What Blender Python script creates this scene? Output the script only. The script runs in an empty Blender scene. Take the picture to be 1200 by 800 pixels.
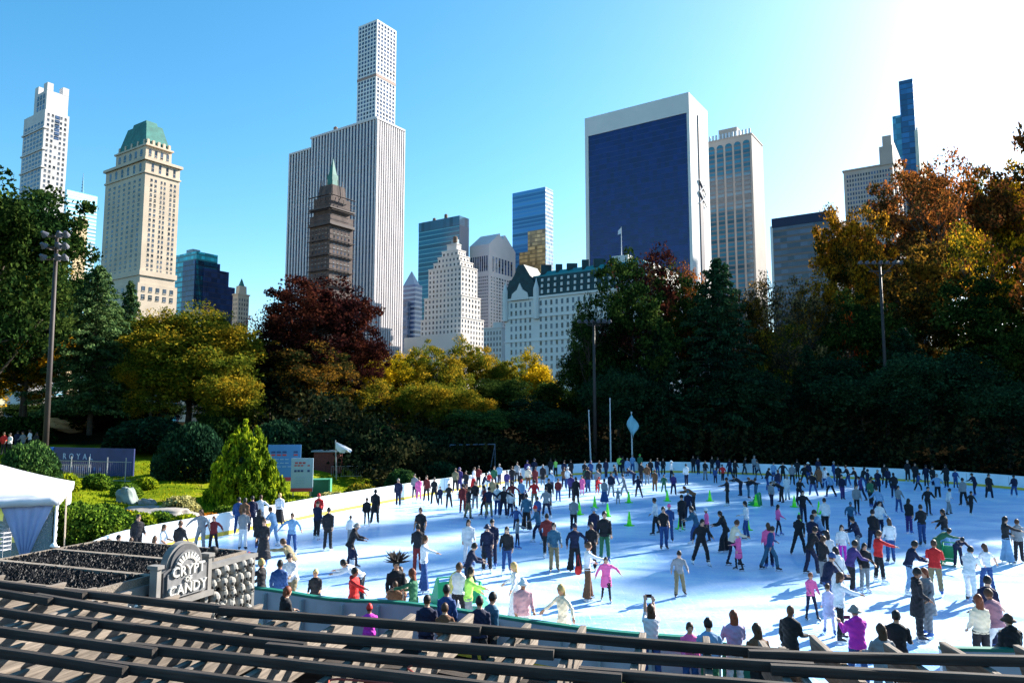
import bpy, bmesh, math, random, colorsys
import numpy as np
from mathutils import Vector, Matrix
from mathutils.kdtree import KDTree
R = math.radians
sc = bpy.context.scene
C = sc.collection
rnd = random.Random(7)

# ------------------------------------------------------------------ camera
CAMZ, FPX, PITCH = 6.0, 850.0, math.atan(85/850)
cam_d = bpy.data.cameras.new("camera"); cam = bpy.data.objects.new("camera", cam_d); C.objects.link(cam)
cam.location = (0, 0, CAMZ); cam.rotation_euler = (R(90)+PITCH, 0, 0)
cam_d.sensor_width = 36; cam_d.lens = 36*FPX/1200; cam_d.clip_end = 8000; cam_d.clip_start = 0.1
sc.camera = cam
def ray(px, py):
    x = (px-600)/FPX; y = (400-py)/FPX
    return Vector((x, math.cos(PITCH)-y*math.sin(PITCH), math.sin(PITCH)+y*math.cos(PITCH)))
def at_y(px, py, Y):
    d = ray(px, py); t = Y/d.y; return Vector((d.x*t, Y, CAMZ+d.z*t))
def at_z(px, py, z=0.0):
    d = ray(px, py); t = (z-CAMZ)/d.z; return Vector((d.x*t, d.y*t, z))
def top_z(px, py, Y): return at_y(px, py, Y).z

# ------------------------------------------------------------------ light
SUN_AZ, SUN_EL = R(53), R(28)          # azimuth to the right of the view axis (+Y)
sdir = Vector((math.sin(SUN_AZ)*math.cos(SUN_EL), math.cos(SUN_AZ)*math.cos(SUN_EL), math.sin(SUN_EL)))
w = bpy.data.worlds.new("World"); sc.world = w; w.use_nodes = True
nt = w.node_tree; nt.nodes.clear()
sky = nt.nodes.new('ShaderNodeTexSky'); sky.sky_type = 'NISHITA'; sky.sun_disc = False
sky.sun_elevation = SUN_EL; sky.sun_rotation = SUN_AZ
sky.air_density = 1.0; sky.dust_density = 0.7; sky.ozone_density = 2.2; sky.altitude = 10
hs = nt.nodes.new('ShaderNodeHueSaturation'); hs.inputs['Saturation'].default_value = 1.34; hs.inputs['Hue'].default_value = 0.486
bg = nt.nodes.new('ShaderNodeBackground'); bg.inputs[1].default_value = 0.08
ow = nt.nodes.new('ShaderNodeOutputWorld')
nt.links.new(sky.outputs[0], hs.inputs['Color']); nt.links.new(hs.outputs[0], bg.inputs[0]); nt.links.new(bg.outputs[0], ow.inputs[0])
sun_d = bpy.data.lights.new("sun", 'SUN'); sun_d.energy = 5.0; sun_d.angle = R(0.53); sun_d.color = (1, .93, .83)
sun = bpy.data.objects.new("sun", sun_d); C.objects.link(sun); sun.location = (100, 100, 120)
sun.rotation_euler = (-sdir).to_track_quat('-Z', 'Y').to_euler()
sc.view_settings.view_transform = 'Standard'; sc.view_settings.look = 'None'
sc.view_settings.exposure = 1.78; sc.view_settings.gamma = 1
sc.cycles.max_bounces = 5; sc.cycles.diffuse_bounces = 2; sc.cycles.glossy_bounces = 3
sc.cycles.transparent_max_bounces = 4; sc.cycles.transmission_bounces = 3
sc.cycles.use_denoising = True

# ------------------------------------------------------------------ materials
_m = {}
def srgb(r, g, b):
    f = lambda c: (c/255/12.92) if c/255 <= .04045 else ((c/255+.055)/1.055)**2.4
    return (f(r), f(g), f(b))
def mat(name, col, rough=.7, metal=0.0, noise=0.0, scale=8.0, spec=.3, bump=0.0, obj=True, col2=None):
    if name in _m: return _m[name]
    m = bpy.data.materials.new(name); m.use_nodes = True; n = m.node_tree; b = n.nodes['Principled BSDF']
    b.inputs['Roughness'].default_value = rough; b.inputs['Metallic'].default_value = metal
    b.inputs['Specular IOR Level'].default_value = spec
    if noise > 0 or col2:
        tc = n.nodes.new('ShaderNodeTexCoord'); no = n.nodes.new('ShaderNodeTexNoise')
        no.inputs['Scale'].default_value = scale; no.inputs['Detail'].default_value = 5
        cr = n.nodes.new('ShaderNodeValToRGB')
        lo = col2 if col2 else [c*(1-noise) for c in col]; hi = [min(1, c*(1+noise)) for c in col] if not col2 else col
        cr.color_ramp.elements[0].color = (*lo, 1); cr.color_ramp.elements[1].color = (*hi, 1)
        cr.color_ramp.elements[0].position = .3; cr.color_ramp.elements[1].position = .7
        n.links.new(tc.outputs['Object'], no.inputs[0]); n.links.new(no.outputs[0], cr.inputs[0])
        n.links.new(cr.outputs[0], b.inputs['Base Color'])
        if bump:
            bu = n.nodes.new('ShaderNodeBump'); bu.inputs['Strength'].default_value = bump; bu.inputs['Distance'].default_value = .02
            n.links.new(no.outputs[0], bu.inputs['Height']); n.links.new(bu.outputs[0], b.inputs['Normal'])
    else: b.inputs['Base Color'].default_value = (*col, 1)
    _m[name] = m; return m
def leaf_mat(name, cols, nscale=.16, trans=.4, jit=.5, mixp=(.38, .62)):
    """foliage: cols[0..2] blended by a big noise, each leaf jittered on its own"""
    if name in _m: return _m[name]
    m = bpy.data.materials.new(name); m.use_nodes = True; n = m.node_tree; n.nodes.clear()
    out = n.nodes.new('ShaderNodeOutputMaterial'); geo = n.nodes.new('ShaderNodeNewGeometry')
    tc = n.nodes.new('ShaderNodeTexCoord'); no = n.nodes.new('ShaderNodeTexNoise'); no.inputs['Scale'].default_value = nscale; no.inputs['Detail'].default_value = 2
    ad = n.nodes.new('ShaderNodeMath'); ad.operation = 'MULTIPLY_ADD'; ad.inputs[1].default_value = .3; 
    n.links.new(tc.outputs['Object'], no.inputs[0]); n.links.new(geo.outputs['Random Per Island'], ad.inputs[0])
    sb = n.nodes.new('ShaderNodeMath'); sb.operation = 'SUBTRACT'; sb.inputs[1].default_value = .15
    n.links.new(no.outputs[0], sb.inputs[0]); n.links.new(sb.outputs[0], ad.inputs[2])
    cr = n.nodes.new('ShaderNodeValToRGB'); e = cr.color_ramp.elements
    e[0].position = mixp[0]; e[1].position = mixp[1]; e[0].color = (*cols[0], 1); e[1].color = (*cols[-1], 1)
    if len(cols) > 2:
        k = e.new(.5); k.color = (*cols[1], 1)
    n.links.new(ad.outputs[0], cr.inputs[0])
    mp = n.nodes.new('ShaderNodeMath'); mp.operation = 'MULTIPLY_ADD'; mp.inputs[1].default_value = jit*1.6; mp.inputs[2].default_value = 1-jit*.8
    n.links.new(geo.outputs['Random Per Island'], mp.inputs[0])
    hv = n.nodes.new('ShaderNodeHueSaturation'); n.links.new(cr.outputs[0], hv.inputs['Color']); n.links.new(mp.outputs[0], hv.inputs['Value'])
    d = n.nodes.new('ShaderNodeBsdfDiffuse'); t = n.nodes.new('ShaderNodeBsdfTranslucent'); mx = n.nodes.new('ShaderNodeMixShader')
    mx.inputs[0].default_value = trans
    for s in (d, t): n.links.new(hv.outputs[0], s.inputs[0])
    n.links.new(d.outputs[0], mx.inputs[1]); n.links.new(t.outputs[0], mx.inputs[2]); n.links.new(mx.outputs[0], out.inputs[0])
    _m[name] = m; return m

# ------------------------------------------------------------------ object helpers
def tag(o, label=None, cat=None, group=None, kind=None):
    if label: o['label'] = label
    if cat: o['category'] = cat
    if group: o['group'] = group
    if kind: o['kind'] = kind
    return o
def empty(name, loc=(0, 0, 0), rz=0, label=None, cat=None, group=None):
    o = bpy.data.objects.new(name, None); C.objects.link(o); o.location = loc; o.rotation_euler = (0, 0, rz)
    o.empty_display_size = .3
    return tag(o, label, cat, group)
class MB:
    def __init__(s): s.v = []; s.f = []; s.mi = []
    def add(s, vs, fs, mi=0):
        b = len(s.v); s.v += [tuple(v) for v in vs]; s.f += [tuple(i+b for i in f) for f in fs]; s.mi += [mi]*len(fs); return s
    def box(s, c, d, rz=0, mi=0, M=None):
        vs = []
        for z in (-.5, .5):
            for x, y in ((-.5, -.5), (.5, -.5), (.5, .5), (-.5, .5)): vs.append(Vector((x*d[0], y*d[1], z*d[2])))
        if rz: 
            m = Matrix.Rotation(rz, 3, 'Z'); vs = [m @ v for v in vs]
        if M is not None: vs = [M @ v for v in vs]
        c = Vector(c); vs = [v+c for v in vs]
        return s.add(vs, [(3, 2, 1, 0), (4, 5, 6, 7), (0, 1, 5, 4), (1, 2, 6, 5), (2, 3, 7, 6), (3, 0, 4, 7)], mi)
    def bar(s, a, b, wd, h, mi=0, up=(0, 0, 1)):
        a = Vector(a); b = Vector(b); t = (b-a); L = t.length; t.normalize(); up = Vector(up)
        sd = t.cross(up).normalized(); u = sd.cross(t).normalized(); vs = []
        for p in (a, b):
            for i, j in ((-.5, -.5), (.5, -.5), (.5, .5), (-.5, .5)): vs.append(p+sd*i*wd+u*j*h)
        return s.add(vs, [(0, 1, 2, 3), (7, 6, 5, 4), (0, 4, 5, 1), (1, 5, 6, 2), (2, 6, 7, 3), (3, 7, 4, 0)], mi)
    def tube(s, pts, rad, n=8, mi=0, cap=True):
        pts = [Vector(p) for p in pts]; rings = []; prev = None
        if not hasattr(rad, '__len__'): rad = [rad]*len(pts)
        for i, p in enumerate(pts):
            t = (pts[min(i+1, len(pts)-1)]-pts[max(i-1, 0)]).normalized()
            if prev is None: a = t.orthogonal().normalized()
            else:
                a = (prev - t*prev.dot(t)); a = a.normalized() if a.length > 1e-5 else t.orthogonal().normalized()
            prev = a; b = t.cross(a); r = rad[i]; rx, ry = (r if hasattr(r, '__len__') else (r, r))
            rings.append([p+a*math.cos(2*math.pi*k/n)*rx+b*math.sin(2*math.pi*k/n)*ry for k in range(n)])
        return s.rings(rings, mi, cap)
    def rings(s, rings, mi=0, cap=True):
        n = len(rings[0]); vs = [v for r in rings for v in r]; fs = []
        for i in range(len(rings)-1):
            for k in range(n): k2 = (k+1) % n; fs.append((i*n+k, i*n+k2, (i+1)*n+k2, (i+1)*n+k))
        if cap: fs.append(tuple(reversed(range(n)))); fs.append(tuple((len(rings)-1)*n+k for k in range(n)))
        return s.add(vs, fs, mi)
    def ell(s, c, r, n=10, m=7, mi=0, M=None):
        c = Vector(c); vs = []; fs = []
        for j in range(m+1):
            th = math.pi*j/m
            for k in range(n):
                ph = 2*math.pi*k/n; v = Vector((r[0]*math.sin(th)*math.cos(ph), r[1]*math.sin(th)*math.sin(ph), r[2]*math.cos(th)))
                if M is not None: v = M @ v
                vs.append(c+v)
        for j in range(m):
            for k in range(n): k2 = (k+1) % n; fs.append((j*n+k, (j+1)*n+k, (j+1)*n+k2, j*n+k2))
        return s.add(vs, fs, mi)
    def prism(s, poly, a, b, mi=0):
        """poly = list of 3D points (bottom), extruded by vector b-a"""
        d = Vector(b)-Vector(a); n = len(poly); vs = [Vector(p) for p in poly]+[Vector(p)+d for p in poly]
        fs = [tuple(reversed(range(n))), tuple(range(n, 2*n))]+[(i, (i+1) % n, n+(i+1) % n, n+i) for i in range(n)]
        return s.add(vs, fs, mi)
    def mesh(s, name, mats):
        me = bpy.data.meshes.new(name); me.from_pydata(s.v, [], s.f)
        for m in (mats if isinstance(mats, (list, tuple)) else [mats]): me.materials.append(m)
        if any(s.mi): me.polygons.foreach_set('material_index', s.mi)
        me.update(); return me
    def build(s, name, mats, parent=None, smooth=False, recalc=True):
        me = s.mesh(name, mats)
        if recalc:
            bm = bmesh.new(); bm.from_mesh(me); bmesh.ops.recalc_face_normals(bm, faces=bm.faces); bm.to_mesh(me); bm.free()
        if smooth: me.polygons.foreach_set('use_smooth', [True]*len(me.polygons))
        o = bpy.data.objects.new(name, me); C.objects.link(o)
        if parent: o.parent = parent
        return o
def inst(name, me, parent=None, loc=(0, 0, 0), rz=0, scale=None, mats=None):
    o = bpy.data.objects.new(name, me); C.objects.link(o); o.location = loc; o.rotation_euler = (0, 0, rz)
    if scale: o.scale = scale
    if parent: o.parent = parent
    if mats:
        for i, m in enumerate(mats):
            o.material_slots[i].link = 'OBJECT'; o.material_slots[i].material = m
    return o
_txt = {}
def text_mb(s, size, depth=.01, align='CENTER', spacing=1.0):
    """letters as mesh (x right, y up), from Blender's built-in font"""
    cu = bpy.data.curves.new('t', 'FONT'); cu.body = s; cu.size = size; cu.extrude = depth; cu.align_x = align; cu.align_y = 'CENTER'
    cu.space_character = spacing; cu.resolution_u = 2; cu.offset = size*.012
    o = bpy.data.objects.new('t', cu); C.objects.link(o)
    dg = bpy.context.evaluated_depsgraph_get(); me = bpy.data.meshes.new_from_object(o.evaluated_get(dg))
    bpy.data.objects.remove(o); mb = MB()
    mb.add([v.co.copy() for v in me.vertices], [tuple(p.vertices) for p in me.polygons]); bpy.data.meshes.remove(me)
    return mb
def xform(mb, M):
    mb.v = [tuple(M @ Vector(v)) for v in mb.v]; return mb
def smooth_poly(pts, n=6, closed=True):
    """Catmull-Rom through pts"""
    out = []; N = len(pts); P = [Vector(p) for p in pts]
    for i in range(N if closed else N-1):
        g = (lambda k: P[k % N]) if closed else (lambda k: P[max(0, min(N-1, k))])
        p0, p1, p2, p3 = g(i-1), g(i), g(i+1), g(i+2)
        for k in range(n):
            t = k/n; out.append(.5*((2*p1)+(-p0+p2)*t+(2*p0-5*p1+4*p2-p3)*t*t+(-p0+3*p1-3*p2+p3)*t**3))
    if not closed: out.append(P[-1].copy())
    return out
# ------------------------------------------------------------------ rink outline (metres, from the photo's board line)
H_B = 1.1
far_px = [(105, 637), (150, 621), (250, 603), (330, 590), (400, 578), (500, 563), (560, 555.5), (640, 545.5), (720, 541.5), (800, 541), (880, 543), (1000, 547), (1100, 551), (1200, 558)]
far_pts = [at_z(x, y, H_B) for x, y in far_px]
near_px = [(1100, 757), (900, 750), (740, 740), (640, 728), (480, 705), (390, 700), (300, 687)]
near_pts = [at_z(x, y, H_B) for x, y in near_px]
outline = [(p.x, p.y, 0) for p in far_pts] + [(42.5, 50, 0), (41, 41, 0), (36, 32, 0), (28, 24, 0), (19, 18, 0), (13.5, 16, 0)] + [(p.x, p.y, 0) for p in near_pts] + [(-10.5, 21.9, 0), (-13.6, 23.6, 0), (-15.6, 26, 0)]
ring = smooth_poly(outline, 6)
RN = len(ring); rarr = np.array([(p.x, p.y) for p in ring])
def rink_dist(x, y):
    """signed distance to the rink outline, positive outside (numpy arrays)"""
    x = np.atleast_1d(np.asarray(x, float)); y = np.atleast_1d(np.asarray(y, float))
    d = np.full(x.shape, 1e9); inside = np.zeros(x.shape, bool)
    for i in range(RN):
        a = rarr[i]; b = rarr[(i+1) % RN]; ab = b-a; L = (ab**2).sum()+1e-9
        t = np.clip(((x-a[0])*ab[0]+(y-a[1])*ab[1])/L, 0, 1)
        d = np.minimum(d, np.hypot(x-a[0]-t*ab[0], y-a[1]-t*ab[1]))
        c = ((a[1] > y) != (b[1] > y)); den = (b[1]-a[1]) if abs(b[1]-a[1]) > 1e-9 else 1e-9
        inside ^= c & (x < (b[0]-a[0])*(y-a[1])/den+a[0])
    return np.where(inside, -d, d)
def sstep(a, b, x): t = np.clip((x-a)/(b-a), 0, 1); return t*t*(3-2*t)
def terrain(x, y):
    x = np.atleast_1d(np.asarray(x, float)); y = np.atleast_1d(np.asarray(y, float)); d = rink_dist(x, y)
    lft = sstep(-11, -17, x)*sstep(26, 33, y)*sstep(120, 60, y)
    bk = sstep(55, 80, y)
    h = sstep(.6, 16, d)*(1.35*lft) + sstep(6, 40, d)*bk*2.6 + sstep(16, 40, d)*lft*1.2
    h += sstep(100, 145, y)*sstep(25, 60, x)*9
    h += sstep(3, 12, d)*np.clip(lft+bk, 0, 1)*(.25*np.sin(x*.31)*np.cos(y*.27)+.12*np.sin(x*.9+y*.7))
    return h-.03
def gz(x, y): return float(terrain(x, y)[0])

mi_ = mat('ice_sheet', (.6, .83, .98), rough=.3, spec=.35)
def make_ice():
    m = mi_; n = m.node_tree; b = n.nodes['Principled BSDF']
    tc = n.nodes.new('ShaderNodeTexCoord'); mp = n.nodes.new('ShaderNodeMapping'); mp.inputs['Scale'].default_value = (.5, 1.2, 1)
    no = n.nodes.new('ShaderNodeTexNoise'); no.inputs['Scale'].default_value = .35; no.inputs['Detail'].default_value = 8; no.inputs['Distortion'].default_value = 1.2
    no2 = n.nodes.new('ShaderNodeTexNoise'); no2.inputs['Scale'].default_value = 9; no2.inputs['Detail'].default_value = 6; no2.inputs['Distortion'].default_value = 2.5
    mx = n.nodes.new('ShaderNodeMath'); mx.operation = 'MULTIPLY_ADD'; mx.inputs[1].default_value = .6
    cr = n.nodes.new('ShaderNodeValToRGB'); cr.color_ramp.elements[0].position = .5; cr.color_ramp.elements[1].position = .98
    cr.color_ramp.elements[0].color = (.09, .35, .80, 1); cr.color_ramp.elements[1].color = (.58, .78, .96, 1)
    L = n.links.new
    L(tc.outputs['Object'], mp.inputs[0]); L(mp.outputs[0], no.inputs[0]); L(tc.outputs['Object'], no2.inputs[0])
    L(no2.outputs[0], mx.inputs[0]); L(no.outputs[0], mx.inputs[2]); L(mx.outputs[0], cr.inputs[0]); L(cr.outputs[0], b.inputs['Base Color'])
    rr = n.nodes.new('ShaderNodeMapRange'); rr.inputs['To Min'].default_value = .2; rr.inputs['To Max'].default_value = .5
    L(no.outputs[0], rr.inputs[0]); L(rr.outputs[0], b.inputs['Roughness'])
    # blade scratches: two sets of long thin marks
    prev = cr.outputs[0]
    for ang_, sc_, thr in ((.5, (.9, 26, 1), .66), (-.35, (22, 1.1, 1), .68), (1.2, (1.3, 34, 1), .69)):
        mq = n.nodes.new('ShaderNodeMapping'); mq.inputs['Scale'].default_value = sc_; mq.inputs['Rotation'].default_value = (0, 0, ang_)
        nq = n.nodes.new('ShaderNodeTexNoise'); nq.inputs['Scale'].default_value = 1; nq.inputs['Detail'].default_value = 2; nq.inputs['Distortion'].default_value = .6
        st = n.nodes.new('ShaderNodeMapRange'); st.inputs['From Min'].default_value = thr-.05; st.inputs['From Max'].default_value = thr+.03; st.inputs['To Max'].default_value = .55
        mc = n.nodes.new('ShaderNodeMix'); mc.data_type = 'RGBA'; mc.inputs[7].default_value = (.85, .92, .97, 1)
        L(tc.outputs['Object'], mq.inputs[0]); L(mq.outputs[0], nq.inputs[0]); L(nq.outputs[0], st.inputs[0]); L(st.outputs[0], mc.inputs[0]); L(prev, mc.inputs[6]); prev = mc.outputs[2]
    L(prev, b.inputs['Base Color'])
    bu = n.nodes.new('ShaderNodeBump'); bu.inputs['Strength'].default_value = .25; bu.inputs['Distance'].default_value = .01
    L(no2.outputs[0], bu.inputs['Height']); L(bu.outputs[0], b.inputs['Normal'])
make_ice()
mb = MB(); mb.add([(p.x, p.y, .012) for p in ring], [tuple(range(RN))]); ice = mb.build('ice', mi_); tag(ice, kind='structure')
if ice.data.polygons[0].normal.z < 0: ice.data.flip_normals()

# far ground sheet + terrain near the rink
g1 = mat('ground_far', (.02, .022, .015), rough=1, spec=0, noise=.3, scale=.05)
mb = MB(); mb.add([(-4000, -1500, -.12), (4000, -1500, -.12), (4000, 6000, -.12), (-4000, 6000, -.12)], [(0, 1, 2, 3)])
tag(mb.build('ground', g1), kind='structure')
def ground_mat():
    m = mat('park_ground', (.07, .08, .04), rough=1, spec=0); n = m.node_tree; b = n.nodes['Principled BSDF']; L = n.links.new
    ge = n.nodes.new('ShaderNodeNewGeometry'); at = n.nodes.new('ShaderNodeAttribute'); at.attribute_name = 'zone'
    no = n.nodes.new('ShaderNodeTexNoise'); no.inputs['Scale'].default_value = .5; no.inputs['Detail'].default_value = 7
    no2 = n.nodes.new('ShaderNodeTexNoise'); no2.inputs['Scale'].default_value = 7; no2.inputs['Detail'].default_value = 4
    L(ge.outputs['Position'], no.inputs[0]); L(ge.outputs['Position'], no2.inputs[0])
    gr = n.nodes.new('ShaderNodeValToRGB'); gr.color_ramp.elements[0].color = (.07, .115, .006, 1); gr.color_ramp.elements[1].color = (.18, .21, .01, 1)
    gr.color_ramp.elements[0].position = .35; gr.color_ramp.elements[1].position = .62
    e = gr.color_ramp.elements.new(.72); e.color = (.2, .13, .04, 1)
    so = n.nodes.new('ShaderNodeValToRGB'); so.color_ramp.elements[0].color = (.006, .006, .004, 1); so.color_ramp.elements[1].color = (.022, .016, .008, 1)
    pv = n.nodes.new('ShaderNodeValToRGB'); pv.color_ramp.elements[0].color = (.022, .02, .018, 1); pv.color_ramp.elements[1].color = (.04, .036, .032, 1)
    for r_, s_ in ((gr, no), (so, no), (pv, no2)): L(s_.outputs[0], r_.inputs[0])
    sp = n.nodes.new('ShaderNodeSeparateColor'); L(at.outputs['Color'], sp.inputs[0])
    m1 = n.nodes.new('ShaderNodeMix'); m1.data_type = 'RGBA'; L(sp.outputs[0], m1.inputs[0]); L(so.outputs[0], m1.inputs[6]); L(gr.outputs[0], m1.inputs[7])
    m2 = n.nodes.new('ShaderNodeMix'); m2.data_type = 'RGBA'; L(sp.outputs[1], m2.inputs[0]); L(m1.outputs[2], m2.inputs[6]); L(pv.outputs[0], m2.inputs[7])
    L(m2.outputs[2], b.inputs['Base Color'])
    bu = n.nodes.new('ShaderNodeBump'); bu.inputs['Strength'].default_value = .6; bu.inputs['Distance'].default_value = .05
    L(no2.outputs[0], bu.inputs['Height']); L(bu.outputs[0], b.inputs['Normal'])
    return m
xs = np.concatenate([np.arange(-160, -40, 5), np.arange(-40, 60, 1.25), np.arange(60, 201, 5)])
ys = np.concatenate([np.arange(-20, 10, 3), np.arange(10, 100, 1.25), np.arange(100, 320, 6)])
gx, gy = np.meshgrid(xs, ys); zz = terrain(gx.ravel(), gy.ravel()); nx, ny = len(xs), len(ys)
me = bpy.data.meshes.new('park_ground')
fs = [(j*nx+i, j*nx+i+1, (j+1)*nx+i+1, (j+1)*nx+i) for j in range(ny-1) for i in range(nx-1)]
me.from_pydata(list(zip(gx.ravel(), gy.ravel(), zz)), [], fs)
ca = me.color_attributes.new('zone', 'FLOAT_COLOR', 'POINT')
dd = rink_dist(gx.ravel(), gy.ravel()); X, Y = gx.ravel(), gy.ravel()
lawn = ((X < -12) & (X > -48) & (Y > 30) & (Y < 66) & (dd > .3)).astype(float)
pave = ((dd < 7) & (Y < 27)).astype(float); pave = np.maximum(pave, ((Y < 16)).astype(float))
pave = np.maximum(pave, ((dd > 1.5) & (dd < 6) & (Y > 60)).astype(float))
ca.data.foreach_set('color', np.stack([lawn, pave, np.zeros_like(lawn), np.ones_like(lawn)], 1).astype(np.float32).ravel())
me.materials.append(ground_mat()); me.polygons.foreach_set('use_smooth', [True]*len(me.polygons)); me.update()
o = bpy.data.objects.new('park_terrain', me); C.objects.link(o); tag(o, kind='structure')

# ------------------------------------------------------------------ boards
board_m = mat('board_white', (.76, .8, .84), rough=.45, noise=.06, scale=1.5)
kick_m = mat('kick_yellow', (.72, .5, .06), rough=.5, noise=.12, scale=2)
cap_m = mat('cap_teal', (.012, .15, .11), rough=.5); cap_w = mat('cap_white', (.7, .78, .8), rough=.5)
near_m = mat('board_outer_shade', (.36, .36, .42), rough=.6, noise=.08, scale=2)  # grey-lilac shade of the boards' outer side put into the colour
def strip(ids, z0, z1, off0, off1, name, m, parent):
    mb = MB(); P = []
    for i in ids:
        a = ring[(i-1) % RN]; b = ring[(i+1) % RN]; t = (b-a); t.z = 0; t.normalize(); nrm = Vector((-t.y, t.x, 0))
        P.append((ring[i % RN]+nrm*off0, ring[i % RN]+nrm*off1))
    vs = []
    for a, b in P: vs += [(a.x, a.y, z0), (b.x, b.y, z0), (b.x, b.y, z1), (a.x, a.y, z1)]
    fs = []
    for k in range(len(P)-1):
        for q in range(4): q2 = (q+1) % 4; fs.append((k*4+q, k*4+q2, (k+1)*4+q2, (k+1)*4+q))
    fs += [(3, 2, 1, 0), tuple((len(P)-1)*4+q for q in range(4))]
    mb.add(vs, fs); return mb.build(name, m, parent)
# orientation: which side is outside?
_t = (ring[1]-ring[0]); _n = Vector((-_t.y, _t.x, 0)).normalized()
OUT = 1 if rink_dist(ring[0].x+_n.x, ring[0].y+_n.y)[0] > 0 else -1
nfar = len(far_px)*6+5*6
gate_i = [i for i in range(RN) if ring[i].y < 19 and 5.0 < ring[i].x < 8.0]
start = max(gate_i)+1
ids = [k % RN for k in range(start, start+RN-len(gate_i)-1)]
bd = empty('rink_boards', (0, 0, 0), label='long low white board wall with yellow kick strip ringing the ice', cat='barrier')
off = lambda a, b: (a*OUT, b*OUT)
strip(ids, .2, H_B-.05, *off(0, .1), 'board_panel', board_m, bd)
strip(ids, 0, .2, *off(-.012, .11), 'kick_plate', kick_m, bd)
near_ids = [i for i in ids if ring[i].y < 27 and ring[i].x < 20]
far_ids = [i for i in ids if i not in near_ids]
def runs(l):
    l = sorted(l); out = [[l[0]]]
    for a in l[1:]:
        if a == out[-1][-1]+1: out[-1].append(a)
        else: out.append([a])
    return out
for r_ in runs(far_ids): strip(r_+[r_[-1]+1], H_B-.05, H_B, *off(-.02, .12), 'cap_rail', cap_w, bd)
for r_ in runs(near_ids):
    if len(r_) > 1:
        strip(r_, H_B-.05, H_B+.01, *off(-.03, .13), 'cap_rail', cap_m, bd)
        strip(r_, .15, H_B-.06, *off(.1, .13), 'outer_panel', near_m, bd)
# vertical seams / stanchions every few metres on the outside and dark joint strips inside
jm_ = mat('joint_grey', (.3, .33, .36)); ja = MB(); ja.box((0, 0, .62), (.025, .012, .8)); ja = ja.mesh('board_joint', jm_); jb = MB(); jb.box((0, 0, .5), (.06, .14, 1.0)); jb = jb.mesh('stanchion', jm_)
for k in range(0, len(ids), 3):
    i = ids[k]; p = ring[i]; t = (ring[(i+1) % RN]-ring[i-1]).normalized(); nr = Vector((-t.y, t.x, 0))*OUT
    ang = math.atan2(t.y, t.x)
    inst('board_joint', ja, bd, p-nr*.003, ang); inst('stanchion', jb, bd, p+nr*.2, ang)
# green gate leaf at the opening
gp = ring[start % RN]; g = empty('rink_gate', (gp.x, gp.y, 0), label='small green gate leaf standing at the gap in the near boards', cat='gate')
mb = MB(); mb.box((.5, -.25, .55), (.95, .05, .95), R(-25)); mb.build('gate_panel', cap_m, g)
mb = MB(); mb.tube([(0, 0, 0), (0, 0, 1.15)], .035); mb.build('hinge_post', mat('steel', (.4, .4, .42), rough=.35, metal=.8), g)

# ------------------------------------------------------------------ paths, lawn detail, rocks
mbg = MB(); cols = []
for k in range(16000):
    x = rnd.uniform(-34, -12); y = rnd.uniform(30, 62)
    mbg.v  # tuft blades
    cols.append((x, y))
A = np.array(cols); dd = rink_dist(A[:, 0], A[:, 1]); zt = terrain(A[:, 0], A[:, 1]); px_ = 600+850*A[:, 0]/A[:, 1]
keep = (dd > .5) & (px_ > 40) & (px_ < 420)
for (x, y), z in zip(A[keep], zt[keep]):
    a = rnd.uniform(0, 6.28); hh = rnd.uniform(.06, .17); wd = rnd.uniform(.02, .05); dx, dy = math.cos(a)*wd, math.sin(a)*wd
    lx, ly = rnd.uniform(-.05, .05), rnd.uniform(-.05, .05)
    mbg.add([(x-dx, y-dy, z), (x+dx, y+dy, z), (x+lx, y+ly, z+hh)], [(0, 1, 2)])
tag(mbg.build('grass', leaf_mat('lawn_grass', [(.06, .11, .004), (.15, .19, .006), (.26, .25, .01)], nscale=.4, trans=.4), recalc=False),
    'bright green grass covering the lawn left of the rink', 'grass', kind='stuff')
# ------------------------------------------------------------------ foliage
def leaf_mesh(name, cen, size, seed, mats, aspect=.7, droop=None, normal_bias=None):
    """one quad (bent at the middle line) per leaf spray; cen (N,3), size (N,)"""
    rg = np.random.default_rng(seed); N = len(cen)
    u = rg.normal(size=(N, 3)); u /= np.linalg.norm(u, axis=1)[:, None]
    if droop is not None: u = u*.55+droop; u /= np.linalg.norm(u, axis=1)[:, None]
    r = rg.normal(size=(N, 3))
    if normal_bias is not None: r = r*.8+normal_bias
    v = np.cross(u, r); v /= np.linalg.norm(v, axis=1)[:, None]+1e-9
    s = size[:, None]; a = u*s*.5; b = v*s*.5*aspect
    P = np.stack([cen-a, cen+b*1.0-a*.1, cen+a, cen-b*1.0-a*.1], 1)
    # irregular corners so sprays never read as squares
    P += rg.normal(size=P.shape)*s[:, None]*.09
    me = bpy.data.meshes.new(name); me.vertices.add(N*4); me.vertices.foreach_set('co', P.astype(np.float32).ravel())
    me.loops.add(N*4); me.loops.foreach_set('vertex_index', np.arange(N*4, dtype=np.int32))
    me.polygons.add(N); me.polygons.foreach_set('loop_start', np.arange(0, N*4, 4, dtype=np.int32)); 
    me.polygons.foreach_set('loop_total', np.full(N, 4, dtype=np.int32))
    me.materials.append(mats); me.update(calc_edges=True); return me
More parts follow.
